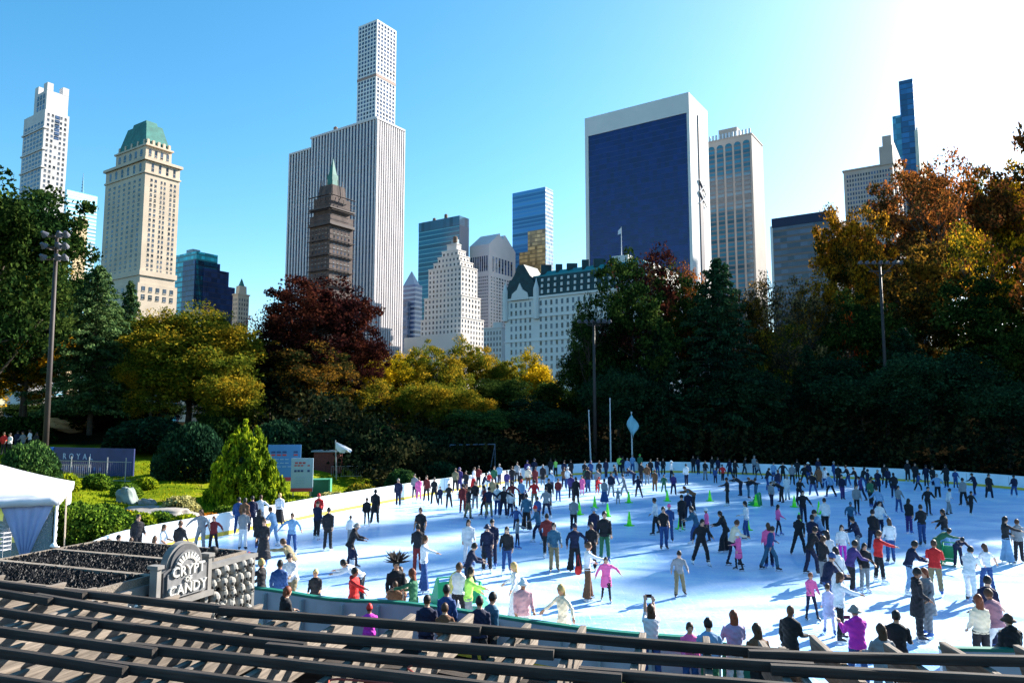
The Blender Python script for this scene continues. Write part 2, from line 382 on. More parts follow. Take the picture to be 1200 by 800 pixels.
def branch_mesh(rg, H, Rr, zc, nl, trunk_r, name, m, fine=1, lean=0.0):
    mb = MB(); top = zc*1.15
    tp = [Vector((0, 0, -.6))]; x = y = 0
    for k in range(1, 7):
        x += rg.normal()*.12*H/20+lean*.3; y += rg.normal()*.12*H/20; tp.append(Vector((x, y, top*k/6)))
    mb.tube(tp, [trunk_r*(1.25 if k == 0 else 1-.11*k) for k in range(7)], 9); tips = []
    for i in range(nl):
        f = rg.uniform(.33, .98); k = min(5, int(f*6)); p = tp[k].lerp(tp[k+1], f*6-k)
        a = i*2.4+rg.uniform(-.5, .5); up = rg.uniform(.25, 1.0); L = Rr*rg.uniform(.6, .98)*(1.1-.35*f)
        pts = [p]; d = Vector((math.cos(a), math.sin(a), up*.8)).normalized(); q = p.copy()
        for s in range(4):
            d = (d+Vector(rg.normal(size=3))*.16+Vector((0, 0, .09))).normalized(); q = q+d*L/4; pts.append(q.copy())
        r0 = trunk_r*(.42-.18*f); mb.tube(pts, [r0, r0*.75, r0*.5, r0*.3, r0*.12], 6)
        tips += [pts[4], pts[3], pts[2]]
        for s in range(3*fine):
            j = rg.integers(1, 4); b = pts[j].lerp(pts[j+1], rg.uniform(0, 1)); dd = (d+Vector(rg.normal(size=3))*.75+Vector((0, 0, .15))).normalized()
            Ls = L*rg.uniform(.25, .5); e = b+dd*Ls; mid = b+dd*Ls*.5+Vector(rg.normal(size=3))*.1*Ls
            mb.tube([b, mid, e], [r0*.32, r0*.2, r0*.06], 4, cap=False); tips += [e, mid]
            if fine > 1:
                for t in range(3):
                    e2 = e+(dd+Vector(rg.normal(size=3))*.7).normalized()*Ls*rg.uniform(.3, .6); mb.tube([mid.lerp(e, rg.uniform(.2, 1)), e2], [r0*.1, r0*.03], 3, cap=False)
    return mb.mesh(name, m), np.array([tuple(t) for t in tips])
bark = mat('bark', (.05, .038, .028), rough=.95, noise=.4, scale=3); bark_d = mat('bark_pale', (.13, .1, .075), rough=.95, noise=.35, scale=3)
LMat0 = leaf_mat('leaf_default', [(.03, .06, .01), (.05, .09, .015), (.08, .1, .02)])
def broadleaf(seed, H=20, Rr=8, zc=.62, rz=.42, nclump=230, per=150, leaf=.26, crad=1.5, gap=.0, nl=16, fine=1, trunk=.34):
    rg = np.random.default_rng(seed); bm_, tips = branch_mesh(rg, H, Rr*.85, H*zc, nl, trunk, 'trunk', bark, fine)
    # lumpy envelope: several big lobes, then clumps near each lobe's surface
    lobes = []
    for i in range(11):
        a = i*2.4+rg.uniform(-.4, .4); f = rg.uniform(-.75, .85); rr = math.sqrt(max(0, 1-f*f))*rg.uniform(.42, .66)
        lobes.append((Rr*rr*math.cos(a), Rr*rr*math.sin(a), H*zc+H*rz*f*.62, Rr*rg.uniform(.3, .47)))
    cl = []
    while len(cl) < nclump:
        if rg.random() < .28 and len(tips): c = tips[rg.integers(len(tips))]+rg.normal(size=3)*.6
        else:
            lx, ly, lz, lr = lobes[rg.integers(11)]; d = rg.normal(size=3); d /= np.linalg.norm(d); 
            c = np.array([lx, ly, lz])+d*lr*rg.uniform(.6, 1.05)*np.array([1, 1, .8])
        if c[2] > H*.2: cl.append(c)
    cl = np.array(cl); sz = rg.uniform(.5, 1.15, len(cl))*crad; idx = rg.integers(len(cl), size=nclump*per)
    off = rg.normal(size=(nclump*per, 3)); off /= np.linalg.norm(off, axis=1)[:, None]; off *= (rg.random(nclump*per)**.45)[:, None]
    cen = cl[idx]+off*sz[idx][:, None]*np.array([1, 1, .62])
    cen[:, 2] *= H/ max(cen[:, 2].max(), 1)
    return leaf_mesh('crown', cen, rg.uniform(.4, 1.75, len(cen))*leaf, seed, LMat0), bm_
def conifer(seed, H=20, Rr=5, n=16000, leaf=.42, z0=.12, droopy=.35, power=.85):
    rg = np.random.default_rng(seed); mb = MB(); mb.tube([(0, 0, -.5), (.05, 0, H*.5), (0, .05, H*.98)], [.3, .17, .03], 8)
    P = []; D = []; NB = 150
    for i in range(NB):
        f = (i+rg.uniform(0, 1))/NB; z = H*(z0+(1-z0)*f); L = Rr*((1-f)**power)*rg.uniform(.6, 1.12)+.25; a = i*2.39996+rg.uniform(-.3, .3)
        k = int(n/NB*(.35+1.3*(1-f))); t = rg.random(k)**.7; d = np.array([math.cos(a), math.sin(a)])
        sw = (rg.random(k)-.5)*L*.5*(1-t*.6)
        x = d[0]*t*L-d[1]*sw; y = d[1]*t*L+d[0]*sw; zz = z+L*(.16*t-droopy*t*t)+rg.normal(size=k)*.12-rg.random(k)*.28
        P.append(np.stack([x, y, zz], 1)); D.append(np.stack([np.full(k, d[0]*.6), np.full(k, d[1]*.6), np.full(k, -.5)], 1))
        e = Vector((d[0]*L*.8, d[1]*L*.8, z+L*(.13-droopy*.64))); mb.tube([(0, 0, z), e*.5+Vector((0, 0, z*.5+L*.05)), e], [.05, .035, .012], 4, cap=False)
    P = np.concatenate(P); D = np.concatenate(D)
    return leaf_mesh('crown', P, rg.uniform(.5, 1.4, len(P))*leaf, seed, LMat0, aspect=.42, droop=D), mb.mesh('trunk', bark)
def bush(seed, n=9000, leaf=.16, shape='dome', lump=.16, stem=True):
    """unit bush: radius 1, height 1"""
    rg = np.random.default_rng(seed); k = 26 if shape != 'cone' else 34; d = rg.normal(size=(n, 3)); d[:, 2] = np.abs(d[:, 2])*(1 if shape != 'ball' else 1)
    d /= np.linalg.norm(d, axis=1)[:, None]; lb = rg.normal(size=(k, 3)); lb[:, 2] = np.abs(lb[:, 2]); lb /= np.linalg.norm(lb, axis=1)[:, None]
    m = np.max(d @ lb.T, axis=1); r = (1-lump+lump*(m-.8)/.2)*rg.uniform(.74, 1.03, n)
    if shape == 'cone':
        nc = 260; zc_ = 1-np.sqrt(rg.random(nc)); a = rg.random(nc)*6.283; rr = ((1-zc_)**.6)*rg.uniform(.7, .98, nc); cc = np.stack([rr*np.cos(a), rr*np.sin(a), zc_*.93+.03], 1)
        ix = rg.integers(nc, size=n); oo = rg.normal(size=(n, 3)); oo /= np.linalg.norm(oo, axis=1)[:, None]; P = cc[ix]+oo*(rg.random(n)**.4*.1*rg.uniform(.6, 1.2, nc)[ix]*(1.15-.6*zc_[ix]))[:, None]*np.array([1.1, 1.1, .55])
    else: P = d*r[:, None]; P[:, 2] *= .98
    mb = MB(); 
    for i in range(7):
        a = i*.9; mb.tube([(0, 0, -.1), (math.cos(a)*.25, math.sin(a)*.25, .35), (math.cos(a)*.5, math.sin(a)*.5, .7 if shape != 'cone' else .45)], [.04, .025, .01], 5)
    return leaf_mesh('crown', P, rg.uniform(.6, 1.4, n)*leaf, seed, LMat0, normal_bias=d*1.4 if shape != 'cone' else None), mb.mesh('trunk', bark)
B = [broadleaf(11), broadleaf(12, Rr=7.5, nclump=190, per=140), broadleaf(13, Rr=9, nclump=300, per=125, leaf=.25, crad=1.3)]
SP = [broadleaf(21, nclump=120, per=80, leaf=.24, crad=1.5, nl=22, fine=2), broadleaf(22, Rr=7, nclump=70, per=36, leaf=.28, crad=1.4, nl=26, fine=3, trunk=.3)]
DN = [broadleaf(31, Rr=7, zc=.52, rz=.5, nclump=420, per=120, leaf=.24, crad=1.5), broadleaf(32, Rr=7, zc=.5, rz=.55, nclump=340, per=130, leaf=.26, crad=1.7)]
CF = [conifer(41, n=24000, leaf=.34), conifer(42, Rr=6.5, n=30000, leaf=.34, droopy=.2, power=.65)]
BU = [bush(51, n=16000, leaf=.11, lump=.26), bush(52, n=18000, leaf=.075, lump=.2), bush(53, n=17000, leaf=.075, shape='cone'), bush(54, n=5000, leaf=.2, lump=.3)]
VAR = {'B': B, 'S': SP, 'D': DN, 'C': CF, 'U': BU}
LM = {
 'dkgreen': leaf_mat('leaf_dark_green', [(.008, .024, .008), (.02, .045, .01), (.045, .07, .014)], trans=.3),
 'green': leaf_mat('leaf_green', [(.03, .07, .012), (.08, .14, .015), (.2, .26, .02)]),
 'olive': leaf_mat('leaf_olive_gold', [(.07, .1, .012), (.17, .15, .015), (.34, .2, .015)], trans=.45),
 'willow': leaf_mat('leaf_olive_green', [(.07, .10, .012), (.13, .14, .014), (.33, .21, .015)], trans=.42, mixp=(.36, .68)),
 'maroon': leaf_mat('leaf_maroon', [(.018, .008, .009), (.04, .011, .011), (.075, .022, .012)], trans=.28),
 'marmix': leaf_mat('leaf_maroon_gold', [(.02, .035, .01), (.06, .035, .012), (.2, .1, .012)], trans=.4),
 'yellow': leaf_mat('leaf_yellow', [(.14, .14, .01), (.36, .25, .01), (.56, .35, .01)], trans=.45),
 'gold': leaf_mat('leaf_gold_green', [(.05, .075, .01), (.26, .17, .01), (.5, .27, .01)], trans=.45),
 'rust': leaf_mat('leaf_rust', [(.06, .045, .015), (.17, .05, .017), (.33, .11, .02)], trans=.42),
 'rustgold': leaf_mat('leaf_rust_gold', [(.035, .05, .012), (.15, .07, .012), (.4, .19, .012)], trans=.42, nscale=.2),
 'brown': leaf_mat('leaf_brown', [(.06, .05, .03), (.13, .09, .045), (.24, .16, .06)], trans=.35),
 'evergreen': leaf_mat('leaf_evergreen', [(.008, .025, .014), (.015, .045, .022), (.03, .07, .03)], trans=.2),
 'pine': leaf_mat('leaf_pine', [(.03, .07, .03), (.06, .12, .04), (.13, .2, .07)], trans=.3),
 'lime': leaf_mat('leaf_lime', [(.06, .11, .01), (.16, .23, .012), (.32, .36, .015)], trans=.4, nscale=1.2),
 'box': leaf_mat('leaf_box', [(.02, .05, .02), (.04, .09, .025), (.08, .15, .035)], trans=.2, nscale=.8),
 'hedge': leaf_mat('leaf_hedge', [(.02, .06, .01), (.05, .11, .015), (.14, .22, .02)], trans=.3, nscale=.8),
 'dry': leaf_mat('leaf_dry', [(.16, .15, .05), (.3, .28, .1), (.45, .42, .18)], trans=.4, nscale=.8),
 'orange': leaf_mat('leaf_orange', [(.22, .12, .015), (.5, .17, .015), (.68, .28, .01)], trans=.5),
 'red': leaf_mat('leaf_red', [(.25, .03, .012), (.5, .06, .015), (.6, .14, .015)], trans=.5),
}
NAT = {'B': (8, 20), 'S': (7.5, 20), 'D': (7.5, 20), 'C': (5.3, 20), 'U': (1, 1)}
def tree(kind, v, px, Y, ytop, hw, lm, name, label, cat='tree', group=None, rz=None, zb=None, H=None, X=None):
    """a plant standing at depth Y on the sight line px, its top at ytop and its half width hw (all px)"""
    x = at_y(px, min(485, ytop+70), Y).x if X is None else X; base = gz(x, Y) if zb is None else zb
    h = (top_z(px, ytop, Y)-base) if H is None else H; wd = hw*Y/FPX if X is None else hw
    nr, nh = NAT[kind]; cr, tr = VAR[kind][v]
    o = empty(name, (x, Y, base), rnd.uniform(0, 6.28) if rz is None else rz, label, cat, group)
    s = (wd/nr, wd/nr, h/nh)
    inst('crown', cr, o, scale=s, mats=[LM[lm]])
    inst('trunk' if kind != 'U' else 'stem', tr, o, scale=s)
    return o
T = tree; GL, GR, GB = 'trees on the left slope', 'trees of the right hillside', 'trees behind the far boards'
# ---- left slope
T('B', 0, 2, 58, 205, 118, 'dkgreen', 'oak_tree', 'tall dark green oak reaching the left edge of the photo above the tent', group=GL)
T('B', 2, -90, 66, 190, 110, 'green', 'oak_tree', 'green oak cut by the left edge behind the tall dark one', group=GL)
T('D', 0, 28, 74, 380, 70, 'gold', 'maple_tree', 'yellow green maple glowing beneath the tall dark oak', group=GL)
T('C', 1, 112, 70, 312, 58, 'pine', 'pine_tree', 'pale green pine rising left of the olive gold willow', group=GL)
T('C', 0, 150, 82, 330, 46, 'pine', 'pine_tree', 'feathery pine half hidden behind the olive gold willow', group=GL)
T('B', 1, 82, 84, 300, 66, 'dkgreen', 'oak_tree', 'dark oak behind the tall lamp post on the left', group=GL)
T('D', 1, 222, 72, 346, 92, 'willow', 'willow_tree', 'broad dense olive and gold willow below the dark glass tower', group=GL)
T('D', 0, 188, 77, 362, 62, 'willow', 'willow_tree', 'olive willow shoulder right of the pale pine', group=GL)
T('D', 1, 258, 79, 366, 60, 'willow', 'willow_tree', 'gold tipped willow shoulder left of the red beech', group=GL)
T('D', 0, 285, 88, 400, 50, 'willow', 'willow_tree', 'smaller olive tree between the willow and the dark red maple', group=GL)
T('B', 0, 372, 82, 322, 84, 'maroon', 'beech_tree', 'big dark red beech in front of the striped marble tower', group=GL)
T('S', 0, 318, 86, 352, 50, 'maroon', 'beech_tree', 'thin maroon beech at the left shoulder of the big red one', group=GL)
T('B', 1, 360, 78, 400, 72, 'marmix', 'maple_tree', 'dark mixed maple with gold sprays under the red beech', group=GL)
T('B', 0, 478, 100, 410, 40, 'yellow', 'maple_tree', 'second yellow maple beside the olive elm', group=GL)
T('B', 1, 452, 92, 412, 46, 'yellow', 'maple_tree', 'yellow maple right of the big red beech', group=GL)
T('S', 0, 400, 96, 430, 45, 'gold', 'maple_tree', 'gold maple glimpsed behind the red beech trunk', group=GL)
T('D', 0, 176, 69, 408, 50, 'willow', 'willow_tree', 'low olive boughs of the willow group above the banner wall', group=GL)
T('D', 1, 268, 69, 410, 54, 'willow', 'willow_tree', 'low olive boughs above the lime cypress', group=GL)
T('B', 2, 325, 85, 378, 52, 'maroon', 'beech_tree', 'dark red beech boughs hanging left below the big beech crown', group=GL)
T('B', 1, 418, 86, 368, 46, 'maroon', 'beech_tree', 'dark red beech boughs hanging right below the big beech crown', group=GL)
T('D', 1, 428, 84, 442, 46, 'olive', 'elm_tree', 'olive gold tree low beneath the yellow maples', group=GB)
T('D', 0, 492, 86, 446, 46, 'willow', 'elm_tree', 'olive green tree low left of the goal frame', group=GB)
T('D', 1, 552, 88, 450, 42, 'olive', 'elm_tree', 'olive gold tree low behind the goal frame', group=GB)
# ---- middle
T('B', 2, 508, 96, 396, 46, 'willow', 'elm_tree', 'loose olive elm below the stepped white tower', group=GB)
T('B', 1, 552, 104, 392, 44, 'olive', 'elm_tree', 'thin twiggy olive elm below the pale tower with broken gable', group=GB)
T('D', 0, 520, 90, 452, 62, 'willow', 'elm_tree', 'low dense olive tree behind the far boards left of the bright yellow one', group=GB)
T('D', 1, 632, 112, 404, 32, 'yellow', 'ginkgo_tree', 'small bright yellow ginkgo in front of the green roofed hotel', group=GB)
T('D', 0, 590, 98, 442, 42, 'dkgreen', 'oak_tree', 'dark green round tree left of the bright yellow ginkgo', group=GB)
T('D', 1, 668, 100, 428, 46, 'dkgreen', 'oak_tree', 'dark green round tree right of the bright yellow ginkgo', group=GB)
T('S', 0, 718, 110, 412, 34, 'gold', 'maple_tree', 'gold maple peeking out beside the lamp mast at the hotel', group=GB)
T('B', 2, 742, 92, 292, 70, 'dkgreen', 'oak_tree', 'large dark oak with red tinged top in front of the dark glass slab', group=GB)
T('S', 0, 745, 95, 284, 62, 'maroon', 'oak_tree', 'reddish oak whose top stands against the dark glass slab', group=GB)
T('S', 0, 690, 91, 345, 40, 'dkgreen', 'oak_tree', 'oak with loose sprays hanging over the hotel facade', group=GB)
T('S', 0, 808, 96, 300, 36, 'rust', 'maple_tree', 'orange topped maple left of the tall spruce', group=GB)
T('C', 1, 842, 90, 304, 62, 'evergreen', 'spruce_tree', 'tall dark spruce below the arched stone tower', group=GB)
T('C', 0, 775, 89, 372, 52, 'evergreen', 'spruce_tree', 'dark spruce left of the tall one behind the flag', group=GB)
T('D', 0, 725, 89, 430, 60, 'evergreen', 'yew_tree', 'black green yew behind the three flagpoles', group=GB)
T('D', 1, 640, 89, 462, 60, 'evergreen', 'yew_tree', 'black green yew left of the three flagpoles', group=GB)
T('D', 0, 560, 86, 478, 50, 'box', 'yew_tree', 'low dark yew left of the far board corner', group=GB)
# ---- right hillside
T('S', 1, 905, 102, 322, 50, 'brown', 'ash_tree', 'bare brown twiggy ash in front of the low dark block', group=GR)
T('S', 1, 950, 98, 330, 48, 'brown', 'ash_tree', 'bare twiggy ash left of the right lamp mast', group=GR)
T('S', 0, 905, 96, 372, 52, 'olive', 'elm_tree', 'gold speckled thin elm right of the tall spruce', group=GR)
T('D', 0, 880, 89, 430, 62, 'evergreen', 'yew_tree', 'black evergreen under the bare ash trees', group=GR)
T('S', 0, 990, 100, 335, 50, 'rustgold', 'maple_tree', 'thin orange and gold maple behind the right lamp mast', group=GR)
T('S', 1, 1000, 93, 352, 22, 'red', 'maple_tree', 'tiny bright red orange maple left of the right lamp mast', group=GR)
T('B', 2, 1062, 142, 180, 84, 'rust', 'maple_tree', 'towering rust red maple crown on the right skyline', group=GR)
T('B', 0, 1000, 108, 238, 56, 'rustgold', 'maple_tree', 'rust and gold crown at the left flank of the towering maple', group=GR)
T('B', 1, 1130, 150, 178, 74, 'rust', 'maple_tree', 'rust red crown right of the towering maple', group=GR)
T('B', 0, 1186, 150, 188, 66, 'gold', 'maple_tree', 'gold crown at the right edge of the photo', group=GR)
T('S', 0, 1155, 92, 250, 62, 'gold', 'maple_tree', 'bright yellow leafed maple low in front of the rust crowns', group=GR)
T('B', 2, 1075, 98, 268, 76, 'marmix', 'oak_tree', 'dark green and brown oak below the rust crowns', group=GR)
T('B', 2, 1170, 86, 312, 82, 'dkgreen', 'oak_tree', 'dark green oak on the right below the yellow maple', group=GR)
T('D', 1, 1010, 86, 408, 70, 'evergreen', 'yew_tree', 'black evergreen mass at the foot of the right lamp mast', group=GR)
T('D', 0, 1090, 80, 410, 70, 'evergreen', 'yew_tree', 'black evergreen mass behind the far right boards', group=GR)
T('D', 1, 1180, 75, 420, 70, 'evergreen', 'yew_tree', 'black evergreen mass at the right end of the boards', group=GR)
T('C', 1, 1060, 88, 385, 55, 'evergreen', 'spruce_tree', 'dark spruce right of the right lamp mast', group=GR)
T('C', 0, 948, 90, 405, 48, 'evergreen', 'spruce_tree', 'dark spruce left of the right lamp mast', group=GR)
T('S', 0, 1098, 118, 176, 70, 'rust', 'maple_tree', 'thin rust crown between the two tallest maples', group=GR)
T('S', 1, 868, 104, 335, 46, 'brown', 'ash_tree', 'bare ash just right of the tall spruce', group=GR)
T('S', 1, 925, 94, 345, 50, 'brown', 'ash_tree', 'bare ash with pale twigs under the low dark block', group=GR)
T('B', 0, 930, 108, 385, 60, 'marmix', 'oak_tree', 'brown green oak filling in behind the bare ashes', group=GR)
T('B', 1, 1012, 93, 336, 60, 'dkgreen', 'oak_tree', 'dark green oak behind the right lamp mast', group=GR)
T('D', 1, 40, 72, 262, 66, 'dkgreen', 'oak_tree', 'dense dark oak left of the left lamp mast', group=GL)
T('D', 0, 108, 78, 360, 40, 'dkgreen', 'oak_tree', 'dense dark oak right of the left lamp mast', group=GL)
T('B', 0, 590, 104, 418, 34, 'willow', 'elm_tree', 'olive elm left of the bright yellow ginkgo', group=GB)
T('B', 1, 800, 97, 306, 56, 'dkgreen', 'oak_tree', 'dark oak filling between the reddish oak and the tall spruce', group=GB)
T('S', 0, 775, 100, 298, 44, 'marmix', 'oak_tree', 'thin brown red crown in front of the slab tower right edge', group=GB)
T('S', 0, 912, 104, 318, 44, 'brown', 'elm_tree', 'brown leafed elm among the bare ashes', group=GR)
T('B', 1, 958, 103, 312, 38, 'rustgold', 'maple_tree', 'rust gold maple left of the tiny red orange one', group=GR)
T('B', 0, 868, 98, 345, 44, 'marmix', 'oak_tree', 'dark brown green oak right of the tall spruce', group=GR)
T('D', 1, 700, 95, 366, 46, 'dkgreen', 'oak_tree', 'dark full oak below the hotel right of the lamp mast', group=GB)
# ---- trees past the frame edge, which shade the ice
for i, (X, Y, H, r, v, l) in enumerate([(65, 80, 41, 9, 0, 'rust'), (73, 78, 42, 9, 2, 'dkgreen'), (84, 92, 44, 9, 0, 'gold'), (80, 84, 43, 9, 1, 'dkgreen'), (-62, 62, 25, 10, 0, 'dkgreen'), (-60, 84, 24, 11, 1, 'gold')]):
    T('B', v, 0, Y, 0, r, l, 'oak_tree', ('tall rust oak', 'green oak', 'gold oak', 'dense oak', 'thin oak', 'small oak', 'spare oak')[i]+' beyond the %s edge of the photo' % ('right' if X > 0 else 'left'), X=X, H=H, zb=0.5, group='oaks beyond the frame')
# ---- second rank that closes the view at ground level
fill = [(-40, 100), (40, 104), (110, 100), (180, 98), (250, 104), (320, 104), (385, 108), (450, 112), (510, 110), (575, 114), (645, 125), (705, 118), (770, 108), (830, 112), (890, 112), (945, 114), (1010, 110), (1080, 118), (1150, 112), (1220, 110)]
names = ['distant round oak just behind the %s' % s for s in ['tall dark oak at the left edge', 'lamp post on the left', 'pale green pine', 'left flank of the olive willow', 'right flank of the olive willow', 'thin maroon beech', 'big red beech', 'yellow maple', 'loose olive elm', 'dark green tree left of the ginkgo', 'bright yellow ginkgo', 'gold maple beside the hotel mast', 'dark spruce with the flag before it', 'tall spruce', 'bare twiggy ash', 'bare ash at the right mast', 'tiny red orange maple', 'towering rust maple', 'yellow leafed maple on the right', 'gold crown at the right edge']]
for (px, Y), nm in zip(fill, names):
    T('D', rnd.randint(0, 1), px, Y, (452 if px < 900 else 405)+rnd.uniform(-12, 12), 52 if px < 900 else 66, ('willow' if 370 < px < 620 else rnd.choice(['dkgreen', 'evergreen', 'dkgreen'])), 'oak_tree', nm, group='second rank of park oaks')
# ---- dark undergrowth right behind the boards, one mass
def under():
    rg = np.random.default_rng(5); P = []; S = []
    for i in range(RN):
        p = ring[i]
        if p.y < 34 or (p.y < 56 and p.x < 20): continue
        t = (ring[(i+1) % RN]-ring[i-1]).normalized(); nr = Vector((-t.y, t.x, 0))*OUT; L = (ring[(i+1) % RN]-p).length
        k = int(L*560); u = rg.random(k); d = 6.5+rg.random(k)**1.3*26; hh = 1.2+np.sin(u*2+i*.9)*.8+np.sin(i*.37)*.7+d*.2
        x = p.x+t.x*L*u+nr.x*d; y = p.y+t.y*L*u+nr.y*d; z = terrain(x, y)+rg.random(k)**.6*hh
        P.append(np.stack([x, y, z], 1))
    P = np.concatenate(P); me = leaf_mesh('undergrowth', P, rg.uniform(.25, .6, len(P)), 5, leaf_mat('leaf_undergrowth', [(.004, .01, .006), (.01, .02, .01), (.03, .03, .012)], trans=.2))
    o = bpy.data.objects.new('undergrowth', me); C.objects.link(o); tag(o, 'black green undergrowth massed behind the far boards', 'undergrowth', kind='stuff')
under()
# ---- garden on the left
def S(v, px, ybase, zb_, hw, h, lm, name, label, cat='shrub', Y=None, grp='garden shrubs'):
    p = at_z(px, ybase, zb_)
    if Y: p = at_y(px, 485, Y)
    b = gz(p.x, p.y); return tree('U', v, 0, p.y, 0, hw*p.y/FPX, lm, name, label, cat, grp, X=p.x, H=h, zb=b)
S(1, 38, 566, 1.4, 38, 3.3, 'box', 'box_bush', 'large round dark green box bush behind the white tent', Y=44)
S(1, 227, 552, 1.6, 43, 4.1, 'evergreen', 'rhododendron_bush', 'wide nearly black rhododendron left of the lime cypress', Y=54)
S(2, 290, 582, 1, 47, 5.5, 'lime', 'cypress_tree', 'bright lime green conical cypress above the left boards', 'tree', Y=46)
S(3, 82, 566, 1.4, 16, 1.1, 'lime', 'golden_shrub', 'small yellow green shrub right of the round box bush', Y=46)
S(3, 118, 562, 1.5, 18, 1.0, 'hedge', 'grass_clump', 'green tussock in front of the crowd barrier', Y=48)
S(3, 152, 566, 1.5, 18, .9, 'hedge', 'grass_clump', 'green tussock behind the grey boulder', Y=46)
S(3, 175, 562, 1.5, 14, .8, 'lime', 'grass_clump', 'yellow green tussock right of the fence end', Y=49)
S(3, 216, 582, 1.2, 22, 1.0, 'dry', 'ornamental_grass', 'pale straw coloured grass mound beside the flat rock', Y=42)
S(1, 120, 640, .4, 52, 1.9, 'hedge', 'hedge', 'dark green hedge right of the tent below the lawn', 'hedge', Y=33.5)
S(1, 92, 640, .4, 40, 2.0, 'hedge', 'hedge', 'dark green hedge touching the tent corner', 'hedge', Y=33)
S(3, 165, 612, .8, 26, 1.1, 'lime', 'low_shrub', 'yellow green low shrub over the leftmost boards', Y=36.5)
S(3, 148, 600, .9, 22, .9, 'gold', 'low_shrub', 'gold tinged low shrub between hedge and flat rock', Y=37.5)
S(3, 192, 603, .8, 20, .9, 'hedge', 'low_shrub', 'green low shrub in front of the flat rock', Y=38)
S(3, 222, 600, .8, 20, .85, 'lime', 'low_shrub', 'lime low shrub below the straw grass mound', Y=38)
S(3, 250, 597, .8, 18, .8, 'orange', 'low_shrub', 'orange brown low shrub just over the boards', Y=39)
S(3, 268, 590, .8, 18, .9, 'green', 'low_shrub', 'green low shrub left of the cypress foot', Y=41)
S(3, 335, 575, .8, 18, .8, 'lime', 'low_shrub', 'lime low shrub right of the cypress', Y=45)
S(3, 362, 570, .8, 18, .8, 'green', 'low_shrub', 'green low shrub below the poster boards', Y=46.5)
S(3, 392, 568, .8, 20, 1.0, 'dry', 'low_shrub', 'straw brown low shrub by the green bin', Y=48)
S(3, 425, 562, .8, 22, 1.3, 'olive', 'low_shrub', 'olive brown shrub over the boards behind the lone couple', Y=50.5)
S(0, 472, 548, .8, 20, 1.6, 'box', 'low_shrub', 'dark low shrub left of the far corner of the boards', Y=60)
S(0, 515, 545, .8, 26, 1.8, 'evergreen', 'low_shrub', 'black low shrub behind the far left boards', Y=67)
for i, (px, Y, hw_, h, l, nm) in enumerate([(20, 66, 40, 2.4, 'dkgreen', 'dark scrub under the oaks at the left edge'), (175, 66, 50, 3, 'evergreen', 'dark scrub behind the blue wall'), (120, 75, 60, 3.4, 'dkgreen', 'dark scrub under the pale pine'), (330, 66, 46, 3.8, 'evergreen', 'dark scrub behind the poster boards'), (385, 70, 46, 3.2, 'evergreen', 'dark scrub under the big red beech'), (440, 74, 46, 3.6, 'box', 'dark scrub under the yellow maple'), (500, 80, 46, 4, 'evergreen', 'dark scrub under the olive elms'), (255, 68, 40, 4, 'dkgreen', 'dark scrub behind the cypress')]):
    S(0, px, 0, 0, hw_, h, l, 'scrub', nm, Y=Y, grp='dark scrub on the left slope')
